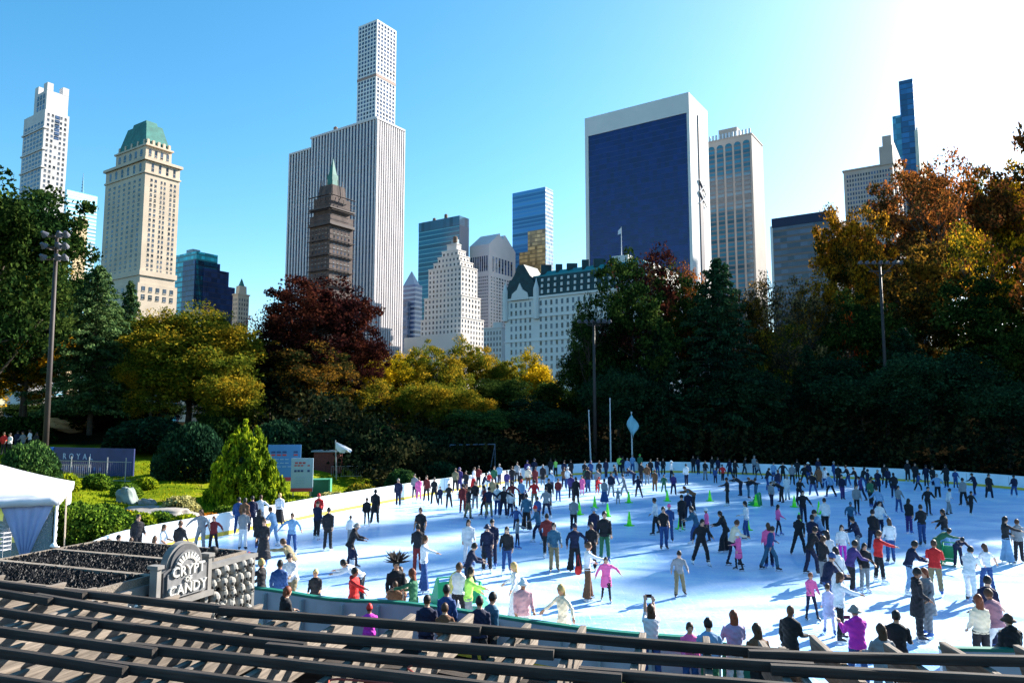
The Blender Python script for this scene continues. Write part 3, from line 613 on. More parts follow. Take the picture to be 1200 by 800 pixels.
# ------------------------------------------------------------------ city
U = Vector((-math.sin(R(56)), math.cos(R(56)), 0)); V = Vector((math.sin(R(34)), math.cos(R(34)), 0))
def isect(c, d, px, yr=485):
    k = (px-600)/FPX  # find s with (c+s d): x = k'*y ; use exact ray at horizon
    r = ray(px, yr); k = r.x/r.y; return (k*c.y-c.x)/(d.x-k*d.y)
def wallm(name, col, noise=.12, scale=.08, rough=.85): return mat(name, col, rough=rough, noise=noise, scale=scale)
def glassm(name, col, rough=.12, world=False, fx=1.5, fz=3.6, line=.35, var=.5, bright=None):
    """curtain wall: floors and mullions drawn from object space, panes differ slightly, glossy"""
    if name in _m: return _m[name]
    m = bpy.data.materials.new(name); m.use_nodes = True; n = m.node_tree; b = n.nodes['Principled BSDF']; L = n.links.new
    tc = n.nodes.new('ShaderNodeTexCoord'); cs = tc.outputs['Object'] if not world else n.nodes.new('ShaderNodeNewGeometry').outputs['Position']; sp = n.nodes.new('ShaderNodeSeparateXYZ'); L(cs, sp.inputs[0])
    ad = n.nodes.new('ShaderNodeVectorMath'); ad.operation = 'DOT_PRODUCT'; L(cs, ad.inputs[0]); ad.inputs[1].default_value = tuple(U+V)
    def frac(src, per, width):
        d = n.nodes.new('ShaderNodeMath'); d.operation = 'DIVIDE'; d.inputs[1].default_value = per; L(src, d.inputs[0])
        f = n.nodes.new('ShaderNodeMath'); f.operation = 'FRACT'; L(d.outputs[0], f.inputs[0])
        g = n.nodes.new('ShaderNodeMath'); g.operation = 'LESS_THAN'; g.inputs[1].default_value = width; L(f.outputs[0], g.inputs[0])
        fl = n.nodes.new('ShaderNodeMath'); fl.operation = 'FLOOR'; L(d.outputs[0], fl.inputs[0]); return g.outputs[0], fl.outputs[0]
    lz, fz_ = frac(sp.outputs[2], fz, line); lx, fx_ = frac(ad.outputs['Value'], fx, .12)
    cb = n.nodes.new('ShaderNodeCombineXYZ'); L(fx_, cb.inputs[0]); L(fz_, cb.inputs[2])
    wn = n.nodes.new('ShaderNodeTexWhiteNoise'); wn.noise_dimensions = '3D'; L(cb.outputs[0], wn.inputs['Vector'])
    mr = n.nodes.new('ShaderNodeMapRange'); mr.inputs['To Min'].default_value = 1-var; mr.inputs['To Max'].default_value = 1+var; L(wn.outputs['Value'], mr.inputs[0])
    hv = n.nodes.new('ShaderNodeHueSaturation'); hv.inputs['Color'].default_value = (*col, 1); L(mr.outputs[0], hv.inputs['Value'])
    mx = n.nodes.new('ShaderNodeMix'); mx.data_type = 'RGBA'; L(lz, mx.inputs[0]); L(hv.outputs[0], mx.inputs[6])
    mx.inputs[7].default_value = (*(bright or [c*.45 for c in col]), 1)
    L(mx.outputs[2], b.inputs['Base Color']); b.inputs['Specular IOR Level'].default_value = .4
    mr2 = n.nodes.new('ShaderNodeMapRange'); mr2.inputs['To Min'].default_value = rough; mr2.inputs['To Max'].default_value = rough+.3; L(lz, mr2.inputs[0]); L(mr2.outputs[0], b.inputs['Roughness'])
    _m[name] = m; return m
wg = glassm('window_glass', (.045, .06, .085), world=True, fx=2.7, fz=3.1, line=.14, var=.95, bright=(.2, .18, .15))
wg_b = glassm('window_glass_blue', (.03, .06, .13), world=True, fx=2.7, fz=3.4, line=.08, var=.9, bright=(.14, .18, .25))
class Bld:
    """a tower on the city grid: near corner on sight line xc at distance Y; left face runs along U, right face along V"""
    def __init__(s, name, label, xc, Y, xl, xr, yr=320, cat='building', z0=-1):
        s.c = at_y(xc, yr, Y); s.c.z = 0; s.Y = Y; s.xc = xc; s.a = isect(s.c, U, xl, yr); s.b = isect(s.c, V, xr, yr)
        s.e = empty(name, tuple(s.c), 0, label, cat); s.z0 = z0; s.nw = 0
    def z(s, y): return top_z(s.xc, y, s.Y)
    def quad(s, a0, a1, b0, b1): return [U*a0+V*b0, U*a1+V*b0, U*a1+V*b1, U*a0+V*b1]
    def block(s, a0, a1, b0, b1, z0, z1, name, m, taper=0):
        q = s.quad(a0, a1, b0, b1); cen = sum(q, Vector())/4; mb = MB()
        top = [p.lerp(cen, taper) for p in q]
        vs = [(p.x, p.y, z0) for p in q]+[(p.x, p.y, z1) for p in top]
        mb.add(vs, [(3, 2, 1, 0), (4, 5, 6, 7), (0, 1, 5, 4), (1, 2, 6, 5), (2, 3, 7, 6), (3, 0, 4, 7)]); return mb.build(name, m, s.e)
    def windows(s, face, o0, o1, z0, z1, nc, nr, wf=.55, hf=.6, at=0, m=None, name='window', arch=False, sill=True, keep=None, frame=None, prow=.12):
        """window grid on the left ('L', plane b=at) or right ('R', plane a=at) face between offsets o0..o1 and heights z0..z1"""
        D, Nn = (U, -V) if face == 'L' else (V, -U); base = (V if face == 'L' else U)*at
        cw = (o1-o0)/nc; ch = (z1-z0)/nr; ww, wh = cw*wf, ch*hf
        ang = math.atan2(D.y, D.x)
        if Nn.dot(Vector((math.cos(ang+math.pi/2), math.sin(ang+math.pi/2), 0))) > 0: ang += math.pi
        mb = MB(); hw_, hh = ww/2, wh/2     # local x along wall, y = into the wall, z up
        if arch: pol = [(-hw_, 0, -hh), (hw_, 0, -hh), (hw_, 0, hh-hw_)]+[(hw_*math.cos(t), 0, hh-hw_+hw_*math.sin(t)) for t in (.6, 1.2, 1.57, 1.94, 2.54)]+[(-hw_, 0, hh-hw_)]
        else: pol = [(-hw_, 0, -hh), (hw_, 0, -hh), (hw_, 0, hh), (-hw_, 0, hh)]
        mb.prism([(x, -.05, z) for x, y, z in pol], (0, 0, 0), (0, .35, 0), 0)
        if sill: mb.box((0, -.02, -hh-.12), (ww*1.12, prow*2, .22), mi=1); 
        fm = frame or s.wm
        me = mb.mesh(name, [m or wg, fm])
        bm = bmesh.new(); bm.from_mesh(me); bmesh.ops.recalc_face_normals(bm, faces=bm.faces); bm.to_mesh(me); bm.free()
        rest = MB(); M0 = Matrix.Rotation(ang, 4, 'Z')
        for r in range(nr):
            for c in range(nc):
                if keep and not keep(c, r): continue
                p = base+D*(o0+cw*(c+.5)); p = Vector((p.x, p.y, z0+ch*(nr-1-r+.5)))
                if s.nw < 96: inst(name, me, s.e, p, ang); s.nw += 1
                else:
                    M = Matrix.Translation(p) @ M0
                    k = len(rest.v); rest.v += [tuple(M @ v.co) for v in me.vertices]; rest.f += [tuple(i+k for i in f.vertices) for f in me.polygons]; rest.mi += [f.material_index for f in me.polygons]
        if rest.v: o = rest.build('remaining_'+name, [m or wg, fm], s.e, recalc=False); o['kind'] = 'stuff'
    def band(s, z, h, out, m, name='cornice', a=None, b=None, a0=0, b0=0):
        a = s.a if a is None else a; b = s.b if b is None else b
        s.block(a0-out, a+out, b0-out, b+out, z, z+h, name, m)

def clutter(s, z, n, a0, a1, b0, b1, sd):
    r = random.Random(sd); pg_ = mat('plant_grey', (.25, .35, .4)); tk = mat('tank_wood', (.16, .1, .07))
    for k in range(n):
        a = r.uniform(a0, a1)*s.a; b = r.uniform(b0, b1)*s.b; w_ = r.uniform(2, 5); h_ = r.uniform(1.5, 4.5)
        if k % 3: s.block(a, a+w_, b, b+w_*.7, z, z+h_, 'roof_plant', pg_)
        else:
            p = U*a+V*b; mb = MB(); mb.tube([(p.x, p.y, z+1.5), (p.x, p.y, z+5), (p.x, p.y, z+6.2)], [1.7, 1.7, .1], 10)
            for q in range(4): mb.tube([(p.x+1.2*math.cos(q*1.57), p.y+1.2*math.sin(q*1.57), z), (p.x+1.2*math.cos(q*1.57), p.y+1.2*math.sin(q*1.57), z+1.6)], .15, 4)
            mb.build('water_tank', tk, s.e)
# 1 pale setback tower, far left
s = Bld('stone_tower', 'tall narrow white stone tower with notched top at the left edge of the skyline', 51, 560, 27, 80, 160); s.wm = wallm('white_limestone', (.55, .53, .52))
zt = s.z(100); s.block(0, s.a, 0, s.b, -1, s.z(128), 'wall', s.wm); s.block(1.5, s.a*.62, 1, s.b*.95, s.z(128)-.01, s.z(104), 'upper_wall', s.wm)
for aa, bb in ((1.4, 1), (1.4, s.b*.7), (s.a*.45, 1)): s.block(aa, aa+s.a*.17, bb, bb+s.b*.25, s.z(104)-.02, s.z(95), 'corner_turret', s.wm)
s.windows('R', s.b*.06, s.b*.94, s.z(232), s.z(130), 5, 17, .5, .55, keep=lambda c, r: c != 2 or r % 2 == 0)
s.windows('R', s.b*.42, s.b*.62, s.z(160), s.z(131), 1, 6, .9, .8, m=wg_b, at=-.15, sill=False, name='bay_window')
s.windows('L', s.a*.04, s.a*.96, s.z(232), s.z(140), 6, 18, .7, .6, m=wg_b)
s.windows('L', s.a*.1, s.a*.5, s.z(126), s.z(107), 3, 3, .6, .8, m=wg_b, at=.9, sill=False, name='upper_window')
for y in (150, 175, 196): s.band(s.z(y), 1.2, .9, s.wm, 'balcony_band', a=s.a, b=1.5)
# 2 low block with striped glass top and mast
s = Bld('glass_block', 'low pale block with striped glass top and a mast left of the cream hotel tower', 78, 640, 73, 114, 240); s.wm = wallm('cream_wall', (.55, .42, .25))
s.block(0, s.a, 0, s.b, -1, s.z(232), 'wall', glassm('pale_stripes', (.16, .42, .55), fx=300, fz=3.4, line=.5, bright=(.6, .72, .75)))
s.block(.3, s.a, -.3, s.b, s.z(232), s.z(222), 'glass_crown', glassm('pale_crown', (.3, .6, .68), fx=300, fz=2.4, line=.5, bright=(.55, .7, .72)))
s.block(-.5, s.a+1, s.b*.3, s.b*.7, -1, s.z(252), 'cream_bay', s.wm)
mb = MB(); mb.tube([(0, 0, 0), (0, 0, 20)], [.9, .25], 6)
for k in range(5): mb.box((0, 0, 3+k*3), (2.2-.3*k, 2.2-.3*k, .3))
m_ = mb.build('mast', mat('mast_blue', (.15, .3, .42)), s.e); q = V*s.b*.55+U*s.a*.5; m_.location = (q.x, q.y, s.z(222))
# 3 cream hotel tower with green mansard
s = Bld('hotel_tower', 'tall cream stone hotel tower with copper green mansard roof on the left', 168, 400, 122, 209, 245); lm_ = s.wm = wallm('cream_limestone', (.52, .43, .33)); 
zc = s.z(186); s.block(0, s.a, 0, s.b, -1, zc, 'wall', s.wm); s.band(s.z(322), 3, .7, s.wm); s.band(s.z(202), 1.0, .6, s.wm); s.band(zc-.5, 1.6, 1.2, s.wm)
s.block(-.5, s.a+1.6, -1.2, s.b+1.3, -1, s.z(331), 'base_wall', s.wm)
z1 = s.z(167); s.block(s.a*.1, s.a*.85, s.b*.1, s.b*.85, zc+1, z1, 'attic_wall', s.wm); s.band(z1, 1, 0, s.wm, 'attic_cornice', a=s.a*.88, b=s.b*.88, a0=s.a*.07, b0=s.b*.07)
cop = mat('copper_green', (.03, .15, .13), rough=.6, noise=.25, scale=.3)
s.block(s.a*.12, s.a*.83, s.b*.12, s.b*.83, z1+1, s.z(136), 'mansard_roof', cop, .34); s.block(s.a*.3, s.a*.65, s.b*.3, s.b*.65, s.z(136), s.z(130), 'roof_cap', cop, .1)
for i in range(5):
    f = .17+.155*i
    s.block(s.a*.11, s.a*.11+1.4, s.b*f-.6, s.b*f+.9, z1+1, z1+4.4, 'dormer', s.wm, .12)
    s.block(s.a*f-.6, s.a*f+.9, s.b*.11, s.b*.11+1.4, z1+1, z1+4.4, 'dormer', s.wm, .12)
s.windows('R', s.b*.13, s.b*.37, s.z(318), s.z(206), 2, 19, .5, .6); s.windows('R', s.b*.43, s.b*.62, s.z(318), s.z(206), 2, 19, .5, .6); s.windows('R', s.b*.7, s.b*.93, s.z(318), s.z(206), 2, 19, .5, .6)
s.windows('L', s.a*.06, s.a*.94, s.z(318), s.z(206), 7, 19, .4, .55, frame=s.wm)
s.windows('R', s.b*.1, s.b*.94, s.z(200), s.z(188), 4, 1, .32, .85, name='arched_window', arch=True); s.windows('L', s.a*.05, s.a*.95, s.z(200), s.z(188), 6, 1, .36, .85, name='arched_window', arch=True)
s.windows('R', s.b*.14, s.b*.82, z1-6.2, z1-1, 4, 1, .45, .85, at=s.a*.1, name='attic_window', arch=True); s.windows('L', s.a*.14, s.a*.82, z1-6.2, z1-1, 5, 1, .45, .85, at=s.b*.1, name='attic_window', arch=True)
s.windows('R', 0, s.b, s.z(352), s.z(333), 5, 2, .45, .6, at=-.6); s.windows('L', 0, s.a, s.z(352), s.z(333), 7, 2, .4, .6, at=-1.3)
# 4 teal and navy glass
s = Bld('glass_tower', 'dark navy and teal stepped glass tower right of the cream hotel', 228, 520, 203, 275); gt = glassm('teal_glass', (.03, .42, .5), fz=3.8, fx=2.5); gn = glassm('navy_glass', (.012, .03, .1), fz=3.8, fx=2.5, line=.2)
s.block(0, s.a*1.0, 1, s.b*.55, -1, s.z(294), 'teal_wing', gt); s.block(0, s.a*.55, 0, s.b*.62, -1, s.z(304), 'navy_wing', gn); s.block(-.6, s.a*.5, s.b*.2, s.b*.84, -1, s.z(312), 'navy_wing', gn); s.block(-1.2, s.a*.4, s.b*.3, s.b, -1, s.z(330), 'navy_wing', gn)
s.block(s.a*.3, s.a*.6, 3, 9, s.z(294), s.z(289), 'roof_plant', mat('plant_grey', (.25, .35, .4)))
s.block(-2, s.a*.3, -2, s.b*.5, -1, s.z(362), 'pale_base', lm_)
# 5 small ornate tower
s = Bld('ornate_tower', 'small beige tower with pointed ornate top right of the navy glass', 280, 480, 274, 293); s.wm = lm_; s.block(0, s.a, 0, s.b, -1, s.z(345), 'wall', s.wm); s.block(s.a*.15, s.a*.85, s.b*.15, s.b*.85, s.z(345), s.z(334), 'upper_wall', s.wm, .1); s.block(s.a*.3, s.a*.7, s.b*.3, s.b*.7, s.z(334), s.z(325), 'spire', cop, .9); s.band(s.z(345), .8, .5, s.wm)
s.windows('R', .5, s.b-.5, s.z(380), s.z(348), 4, 6, .4, .6); s.windows('L', .5, s.a-.5, s.z(380), s.z(348), 3, 6, .4, .6)
# 6 marble striped tower
s = Bld('marble_tower', 'massive office tower of white vertical marble stripes at the centre left', 440, 516, 338, 473.5, 220); mar = wallm('white_marble', (.6, .57, .58), .06); strp = glassm('strip_glass', (.02, .03, .08), fx=50, fz=3.9, line=.3, bright=(.05, .06, .12))
hs_ = [(0, .73, 137), (.73, .93, 155), (.93, 1, 165)]; zt = s.z(139)
s.block(.6, s.a*.74, .6, s.b-.6, -1, zt, 'glass_wall', strp); s.block(s.a*.74, s.a-.5, .8, s.b*.92, -1, s.z(139)-7, 'glass_wall', strp)
npier = 29
for i in range(npier+1):
    a = s.a*i/npier; hi = zt-(8 if a > s.a*.74 else 0); s.block(a-.75, a+.75, 0, .62, -1, hi, 'marble_pier', mar)
nb = 13
for i in range(nb+1):
    b = s.b*i/nb; s.block(-.02, .64, b-.62, b+.62, -1, zt-.01, 'marble_pier', mar)
s.block(-.3, s.a*.745, -.3, s.b+.3, zt, zt+1.6, 'parapet', mar); s.block(s.a*.745, s.a+.4, -.2, s.b, zt-8, zt-6.6, 'parapet', mar)
clutter(s, zt+1.5, 5, .1, .65, .2, .7, 1)
# 7 pencil tower
s = Bld('pencil_tower', 'extremely slender white gridded tower rising above the marble striped one', 441, 770, 419, 464, 80); wm = s.wm = wallm('white_concrete', (.66, .66, .66), .04)
s.block(0, s.a, 0, s.b, -1, s.z(22.5), 'wall', wm)
s.windows('R', 1, s.b-1, s.z(170), s.z(24), 6, 31, .64, .64, sill=False, m=wg_b); s.windows('L', 1, s.a-1, s.z(170), s.z(24), 6, 31, .64, .64, sill=False, m=wg_b)
s.block(-.25, s.a+.2, -.25, s.b+.2, s.z(89), s.z(86), 'mechanical_band', mat('band_brown', (.3, .2, .17)))
# 8 scaffolded tower
s = Bld('scaffolded_tower', 'brown brick hotel tower wrapped in scaffolding with green spire before the striped tower', 387, 440, 363, 414, 260); s.wm = wallm('brown_brick', (.1, .075, .07), .3, .2); sc_m = mat('scaffold', (.075, .06, .06), rough=.7)
z8 = s.z(250); s.block(0, s.a, 0, s.b, -1, z8, 'wall', s.wm); s.block(s.a*.08, s.a*.92, s.b*.08, s.b*.92, z8, s.z(228), 'upper_wall', s.wm); s.block(s.a*.18, s.a*.82, s.b*.18, s.b*.82, s.z(228), s.z(212), 'crown_wall', s.wm, .12)
s.block(s.a*.34, s.a*.62, s.b*.34, s.b*.62, s.z(212), s.z(198), 'lantern', cop, .1); s.block(s.a*.38, s.a*.58, s.b*.38, s.b*.58, s.z(198), s.z(178), 'spire', cop, .96)
mb = MB(); H8 = s.z(222)
for face in ('L', 'R'):
    D, N_, L_ = (U, -V, s.a) if face == 'L' else (V, -U, s.b); k = 7
    for i in range(k+1):
        p = D*(L_*(i/k)*1.06-L_*.03)+N_*1.6; mb.bar((p.x, p.y, 0), (p.x, p.y, H8-(i % 3)*1.5), .22, .22)
    for j in range(46):
        z = j*H8/46; p0 = D*(-L_*.03)+N_*1.6; p1 = D*(L_*1.03)+N_*1.6; mb.bar((p0.x, p0.y, z), (p1.x, p1.y, z), .3, .2)
        if j % 3 == 0: q0 = D*(-L_*.03)+N_*.9; q1 = D*(L_*1.03)+N_*.9; mb.bar((q0.x, q0.y, z), (q1.x, q1.y, z), 1.3, .12)
for i in range(14):
    a = i*2*math.pi/14; c = U*s.a*.5+V*s.b*.5; p = c+Vector((math.cos(a), math.sin(a), 0))*s.a*.5; mb.bar((p.x, p.y, s.z(236)), (p.x*.8+c.x*.2, p.y*.8+c.y*.2, s.z(207)), .22, .22)
mb.build('scaffolding', sc_m, s.e); s.block(-1.1, s.a*1.02, -1.1, s.b*1.02, s.z(262), s.z(259), 'scaffold_deck', sc_m); s.block(-1.1, s.a*1.02, -1.1, s.b*1.02, s.z(243), s.z(241), 'scaffold_deck', sc_m)
s.windows('R', s.b*.1, s.b*.9, s.z(335), s.z(265), 5, 16, .4, .55); s.windows('L', s.a*.1, s.a*.9, s.z(335), s.z(265), 5, 16, .4, .55)
# 9 slender glass with pyramid cap
s = Bld('pyramid_cap_tower', 'narrow banded glass tower with small pyramid cap right of the striped tower', 487, 640, 470, 495); gb = glassm('banded_glass', (.05, .1, .2), fx=300, fz=4.2, line=.42, bright=(.42, .48, .55)); s.block(0, s.a, 0, s.b, -1, s.z(333), 'wall', gb); s.block(s.a*.1, s.a*.9, s.b*.1, s.b*.9, s.z(333), s.z(316), 'pyramid_roof', mat('pyr', (.35, .42, .5), rough=.3), .95); s.block(s.a*.3, s.a*1.2, -4, -.5, -1, s.z(353), 'low_wing', glassm('dull_glass', (.09, .14, .22), fx=3, fz=4, bright=(.16, .2, .28)))
# 10 teal slab
s = Bld('teal_slab', 'dark teal glass slab with light floor lines behind the stepped white tower', 538, 680, 490, 549); tg = glassm('deep_teal', (.008, .1, .16), fx=300, fz=4.4, line=.17, bright=(.12, .4, .46)); s.block(0, s.a, 0, s.b, -1, s.z(263), 'wall', tg); s.block(-.1, s.a+.1, -.1, s.b+.1, s.z(263)-.3, s.z(252.5), 'crown', glassm('crown_teal', (.03, .1, .15), fx=4, fz=30, line=.02)); s.block(-.3, .1, .0, s.b, -1, s.z(263), 'side_wall', mat('side_grey', (.3, .27, .3)))
clutter(s, s.z(252.5), 4, .1, .8, .1, .7, 2)
# 11 stepped white tower
s = Bld('stepped_tower', 'white stone tower with many stepped setbacks in the middle of the skyline', 541, 520, 496, 565); s.wm = wallm('white_brick', (.62, .58, .55), .06); W11 = s.wm
steps = [(-.02, 1.02, -.05, 1.05, -1, 372), (0, .96, 0, .92, 372, 346), (.03, .88, .04, .82, 346, 311), (.09, .78, .1, .72, 311, 304), (.14, .7, .15, .64, 304, 297), (.2, .62, .2, .56, 297, 290), (.27, .52, .26, .47, 290, 282)]
for i, (a0, a1, b0, b1, y0, y1) in enumerate(steps):
    z0 = -1 if y0 < 0 else s.z(y0)-.01; z1 = s.z(y1); s.block(s.a*a0, s.a*a1, s.b*b0, s.b*b1, z0, z1, 'tier', s.wm); s.block(s.a*a0-.3, s.a*a1+.3, s.b*b0-.3, s.b*b1+.3, z1, z1+.7, 'cornice', s.wm)
    if i < 6:
        zz0 = s.z(415) if i == 0 else z0; nr = max(1, round((z1-zz0)/4)); nl_ = max(3, round(s.a*(a1-a0)/3.6)); nr_ = max(2, round(s.b*(b1-b0)/3.6))
        s.windows('L', s.a*a0, s.a*a1, zz0, z1-.4, nl_, nr, .42, .55, at=s.b*b0); s.windows('R', s.b*b0, s.b*b1, zz0, z1-.4, nr_, nr, .42, .55, at=s.a*a0)
s.block(-9, s.a*1.25, -10, -2, -1, s.z(393), 'low_wing', W11)
clutter(s, s.z(370)+.6, 4, .94, .98, .2, .8, 3); clutter(s, s.z(282)+.6, 2, .3, .4, .28, .35, 4)
# 12 pediment tower
s = Bld('gabled_tower', 'pale pink granite tower with notched gable top behind the stepped one', 573, 690, 550, 604, 330); s.wm = wallm('pink_granite', (.66, .58, .56), .05); zr = s.z(288); zt = s.z(268)
s.block(0, s.a, 0, s.b, -1, zr, 'wall', s.wm)
mb = MB(); b_ = s.b; g0 = [V*0, V*b_]; r = s.a; rr = b_*.1; pr = [(0, zr), (b_, zr), (b_, zr+2), (b_*.5+rr, zr+(zt-zr)*.95)]+[(b_*.5+rr*math.cos(t), zr+(zt-zr)*.95-rr*math.sin(t)) for t in (.5, 1.2, 1.9, 2.6)]+[(b_*.5-rr, zr+(zt-zr)*.95), (0, zr+2)]
mb.prism([(V.x*p, V.y*p, z) for p, z in pr], (0, 0, 0), U*s.a); mb.build('gable', s.wm, s.e)
s.windows('R', s.b*.1, s.b*.9, s.z(318), s.z(298), 7, 1, .6, .9, m=wg_b, sill=False, name='tall_window'); s.windows('L', s.a*.05, s.a*.95, s.z(318), s.z(298), 8, 1, .6, .9, m=wg_b, sill=False, name='tall_window')
s.windows('R', s.b*.04, s.b*.96, s.z(415), s.z(322), 9, 24, .5, .55, sill=False); s.windows('L', s.a*.04, s.a*.96, s.z(415), s.z(322), 9, 24, .5, .55, sill=False)
s2 = Bld('low_ornate_building', 'small white ornate building beneath the gabled tower beside the hotel', 588, 470, 567, 592); s2.wm = W11; s2.block(0, s2.a, 0, s2.b, -1, s2.z(384), 'wall', W11); s2.block(1, s2.a*.5, .5, s2.b*.8, s2.z(384), s2.z(377), 'upper_wall', W11); s2.windows('L', 0, s2.a, s2.z(420), s2.z(386), 6, 5, .4, .6); s2.band(s2.z(384), .7, .4, W11)
# 13 blue glass slab
s = Bld('blue_slab', 'blue glass slab with a gold reflection behind the hotel', 639, 720, 600.5, 648, 260); bl = glassm('blue_glass', (.035, .16, .36), fx=300, fz=4, line=.3, bright=(.05, .22, .42)); s.block(0, s.a, 0, s.b, -1, s.z(219), 'wall', bl); gold = glassm('reflection_gold', (.5, .3, .12), fx=3, fz=4, line=.25, var=.6)
s.block(0, s.a*.52, -.4, 0, -1, s.z(268), 'painted_reflection', gold); s.block(s.a*.52, s.a*.78, -.4, 0, -1, s.z(292), 'painted_reflection', gold); s.block(-.3, -.01, 0, s.b, -1, s.z(219), 'side_wall', glassm('side_blue', (.2, .32, .45), fx=2, fz=4))  # gold panels paint the mirror image of a sunlit building onto the slab
# 14 the hotel with mansard: its long face looks at the park
s = Bld('mansard_hotel', 'wide white stone hotel with steep dark green mansard roof in the centre', 770, 340, 592, 800, 345); s.wm = wallm('hotel_white', (.66, .64, .62), .05); W = s.wm; rf = mat('slate_green', (.012, .045, .055), rough=.6, noise=.3, scale=.4); rc = mat('roof_teal', (.02, .2, .24), rough=.5)
zw = 66.5; zr = 78; s.block(0, s.a, 0, s.b, -1, zw, 'wall', W); s.block(-.7, s.a+.7, -.7, s.b+.7, zw, zw+1.1, 'cornice', W); s.band(56.5, .6, .5, W); s.band(44, .6, .4, W); z1 = zw+1.1
s.block(0, s.a, 0, s.b, z1, zr, 'mansard_roof', rf, .05); s.block(s.a*.06, s.a*.82, 3, s.b*.9, zr, zr+1.2, 'roof_edge', rc); s.block(s.a*.08, s.a*.8, 5, s.b*.8, zr+1.2, zr+3.6, 'roof_ridge', rc, .1)
mb = MB(); mb.prism([U*s.a*a_-V*.5+Vector((0, 0, z_)) for a_, z_ in ((.76, z1), (1.0, z1), (.985, z1+6), (.93, zr+2), (.9, 85.5), (.86, 85.5), (.82, zr+2), (.775, z1+6))], (0, 0, 0), V*14); mb.build('corner_gable', rf, s.e)
mb = MB(); mb.prism([U*s.a*a_-V*1.2+Vector((0, 0, z_)) for a_, z_ in ((.82, zw), (.95, zw), (.94, zw+3.5), (.905, zw+5.5), (.885, zw+9), (.865, zw+5.5), (.83, zw+3.5))], (0, 0, 0), V*1.2); mb.build('stone_gable', W, s.e)
for a_ in (.995, .77):
    mb = MB(); c = U*s.a*a_-V*.3; mb.tube([(c.x, c.y, z1-12), (c.x, c.y, z1+4), (c.x, c.y, z1+8), (c.x, c.y, z1+10)], [1.7, 1.7, .5, .05], 10); mb.build('corner_turret', [W, rf][0], s.e)
for r_, zz in enumerate((z1+1.2, z1+4.4, z1+7.6)):
    for i in range(16):
        a0 = s.a*(.05+.045*i); ins = (zz-z1)/(zr-z1)*s.b*.02; s.block(a0, a0+1.2, ins-.5, ins+1.6, zz, zz+1.9-.2*r_, 'dormer', W, .12)
s.windows('L', s.a*.02, s.a*.76, 20, zw-.6, 20, 11, .4, .62); s.windows('L', s.a*.8, s.a*.97, 20, zw-.6, 5, 11, .4, .62); s.windows('R', s.b*.1, s.b*.9, 30, zw-.6, 6, 8, .4, .62)
mb = MB(); [mb.box(U*s.a*(.3+.09*q)+V*7+Vector((0, 0, zr+4.6)), (3.5+q % 2*2, 3, 3.2+q % 3)) for q in range(6)]; mb.build('chimney', rf, s.e); s.block(s.a*.2, s.a*.3, 6, 12, zr+3, zr+7, 'roof_house', W)
fp = U*s.a*.25+V*8
fpo = empty('roof_flagpole', (s.c.x+fp.x, s.c.y+fp.y, zr+7), label='white flagpole with small flag on the hotel roof before the dark slab', cat='flagpole')
mb = MB(); mb.tube([(0, 0, 0), (0, 0, 15)], [.22, .1], 8); mb.build('pole', mat('pole_white', (.75, .75, .75)), fpo)
mb = MB(); mb.prism([(0, 0, 14.6), (-1.5, .3, 13.2), (-1.7, .2, 11), (0, 0, 11.6)], (0, 0, 0), (0, .1, 0)); mb.build('flag', mat('flag_white', (.8, .75, .78)), fpo)
# 15 dark slab with white frame, sloping sides
s = Bld('dark_slab', 'huge dark blue glass slab framed by white travertine on the right', 808, 480, 686, 829, 135); tr = wallm('travertine', (.66, .65, .64), .04); dk = glassm('midnight_glass', (.003, .012, .11), rough=.2, fx=3.0, fz=4.0, line=.14, var=.32, bright=(.012, .035, .15)); zt = s.z(108.5); zg = s.z(132)
s.block(0, s.a, .8, s.b, -1, zt, 'wall', tr)
def flare(z):  # sides sweep outwards towards the street
    f = max(0, 1-z/120); return 9*f*f
mb = MB(); zz = [-1, 15, 30, 45, 60, 80, 100, 125, zg]; 
vs = []
for z in zz: o_ = -V*(flare(z)+.3); p = U*s.a*.025+o_; q = U*s.a*.965+o_; vs += [(p.x, p.y, z), (q.x, q.y, z), tuple(q+V*3+Vector((0, 0, z))), tuple(p+V*3+Vector((0, 0, z)))]
mb.add(vs, [(k*4+i, k*4+(i+1) % 4, k*4+4+(i+1) % 4, k*4+4+i) for k in range(len(zz)-1) for i in range(4)]+[(0, 1, 2, 3), tuple(len(vs)-4+i for i in range(4))]); mb.build('glass_front', dk, s.e)
mb = MB()
for a0, a1 in ((-.002, .022), (.968, 1.002)):
    vs = []
    for z in zz+[zt]: o_ = -V*(flare(z)+.9); p = U*s.a*a0+o_; q = U*s.a*a1+o_; vs += [(p.x, p.y, z), (q.x, q.y, z), tuple(q+V*(flare(z)+2)+Vector((0, 0, z))), tuple(p+V*(flare(z)+2)+Vector((0, 0, z)))]
    mb.add(vs, [(k*4+i, k*4+(i+1) % 4, k*4+4+(i+1) % 4, k*4+4+i) for k in range(len(zz)) for i in range(4)]+[(0, 1, 2, 3), tuple(len(vs)-4+i for i in range(4))])
mb.build('side_fin', tr, s.e); s.block(s.a*.022, s.a*.968, -.9, .8, zg, zt-.01, 'top_band', tr)
s.block(-.6, .02, s.b*.42, s.b*.6, -1, s.z(126), 'recess_strip', mat('recess', (.05, .05, .08))); mb = MB()
for k in range(2):
    z0 = s.z(232+k*-14); z1_ = s.z(218+k*-14)
    for a_, b_ in ((.38, .75), (.75, .38)): p = V*s.b*a_-U*.9; q = V*s.b*b_-U*.9; mb.bar((p.x, p.y, z0), (q.x, q.y, z1_), .8, .8)
mb.build('cross_bracing', tr, s.e)
clutter(s, zt, 4, .15, .8, .3, .7, 6)
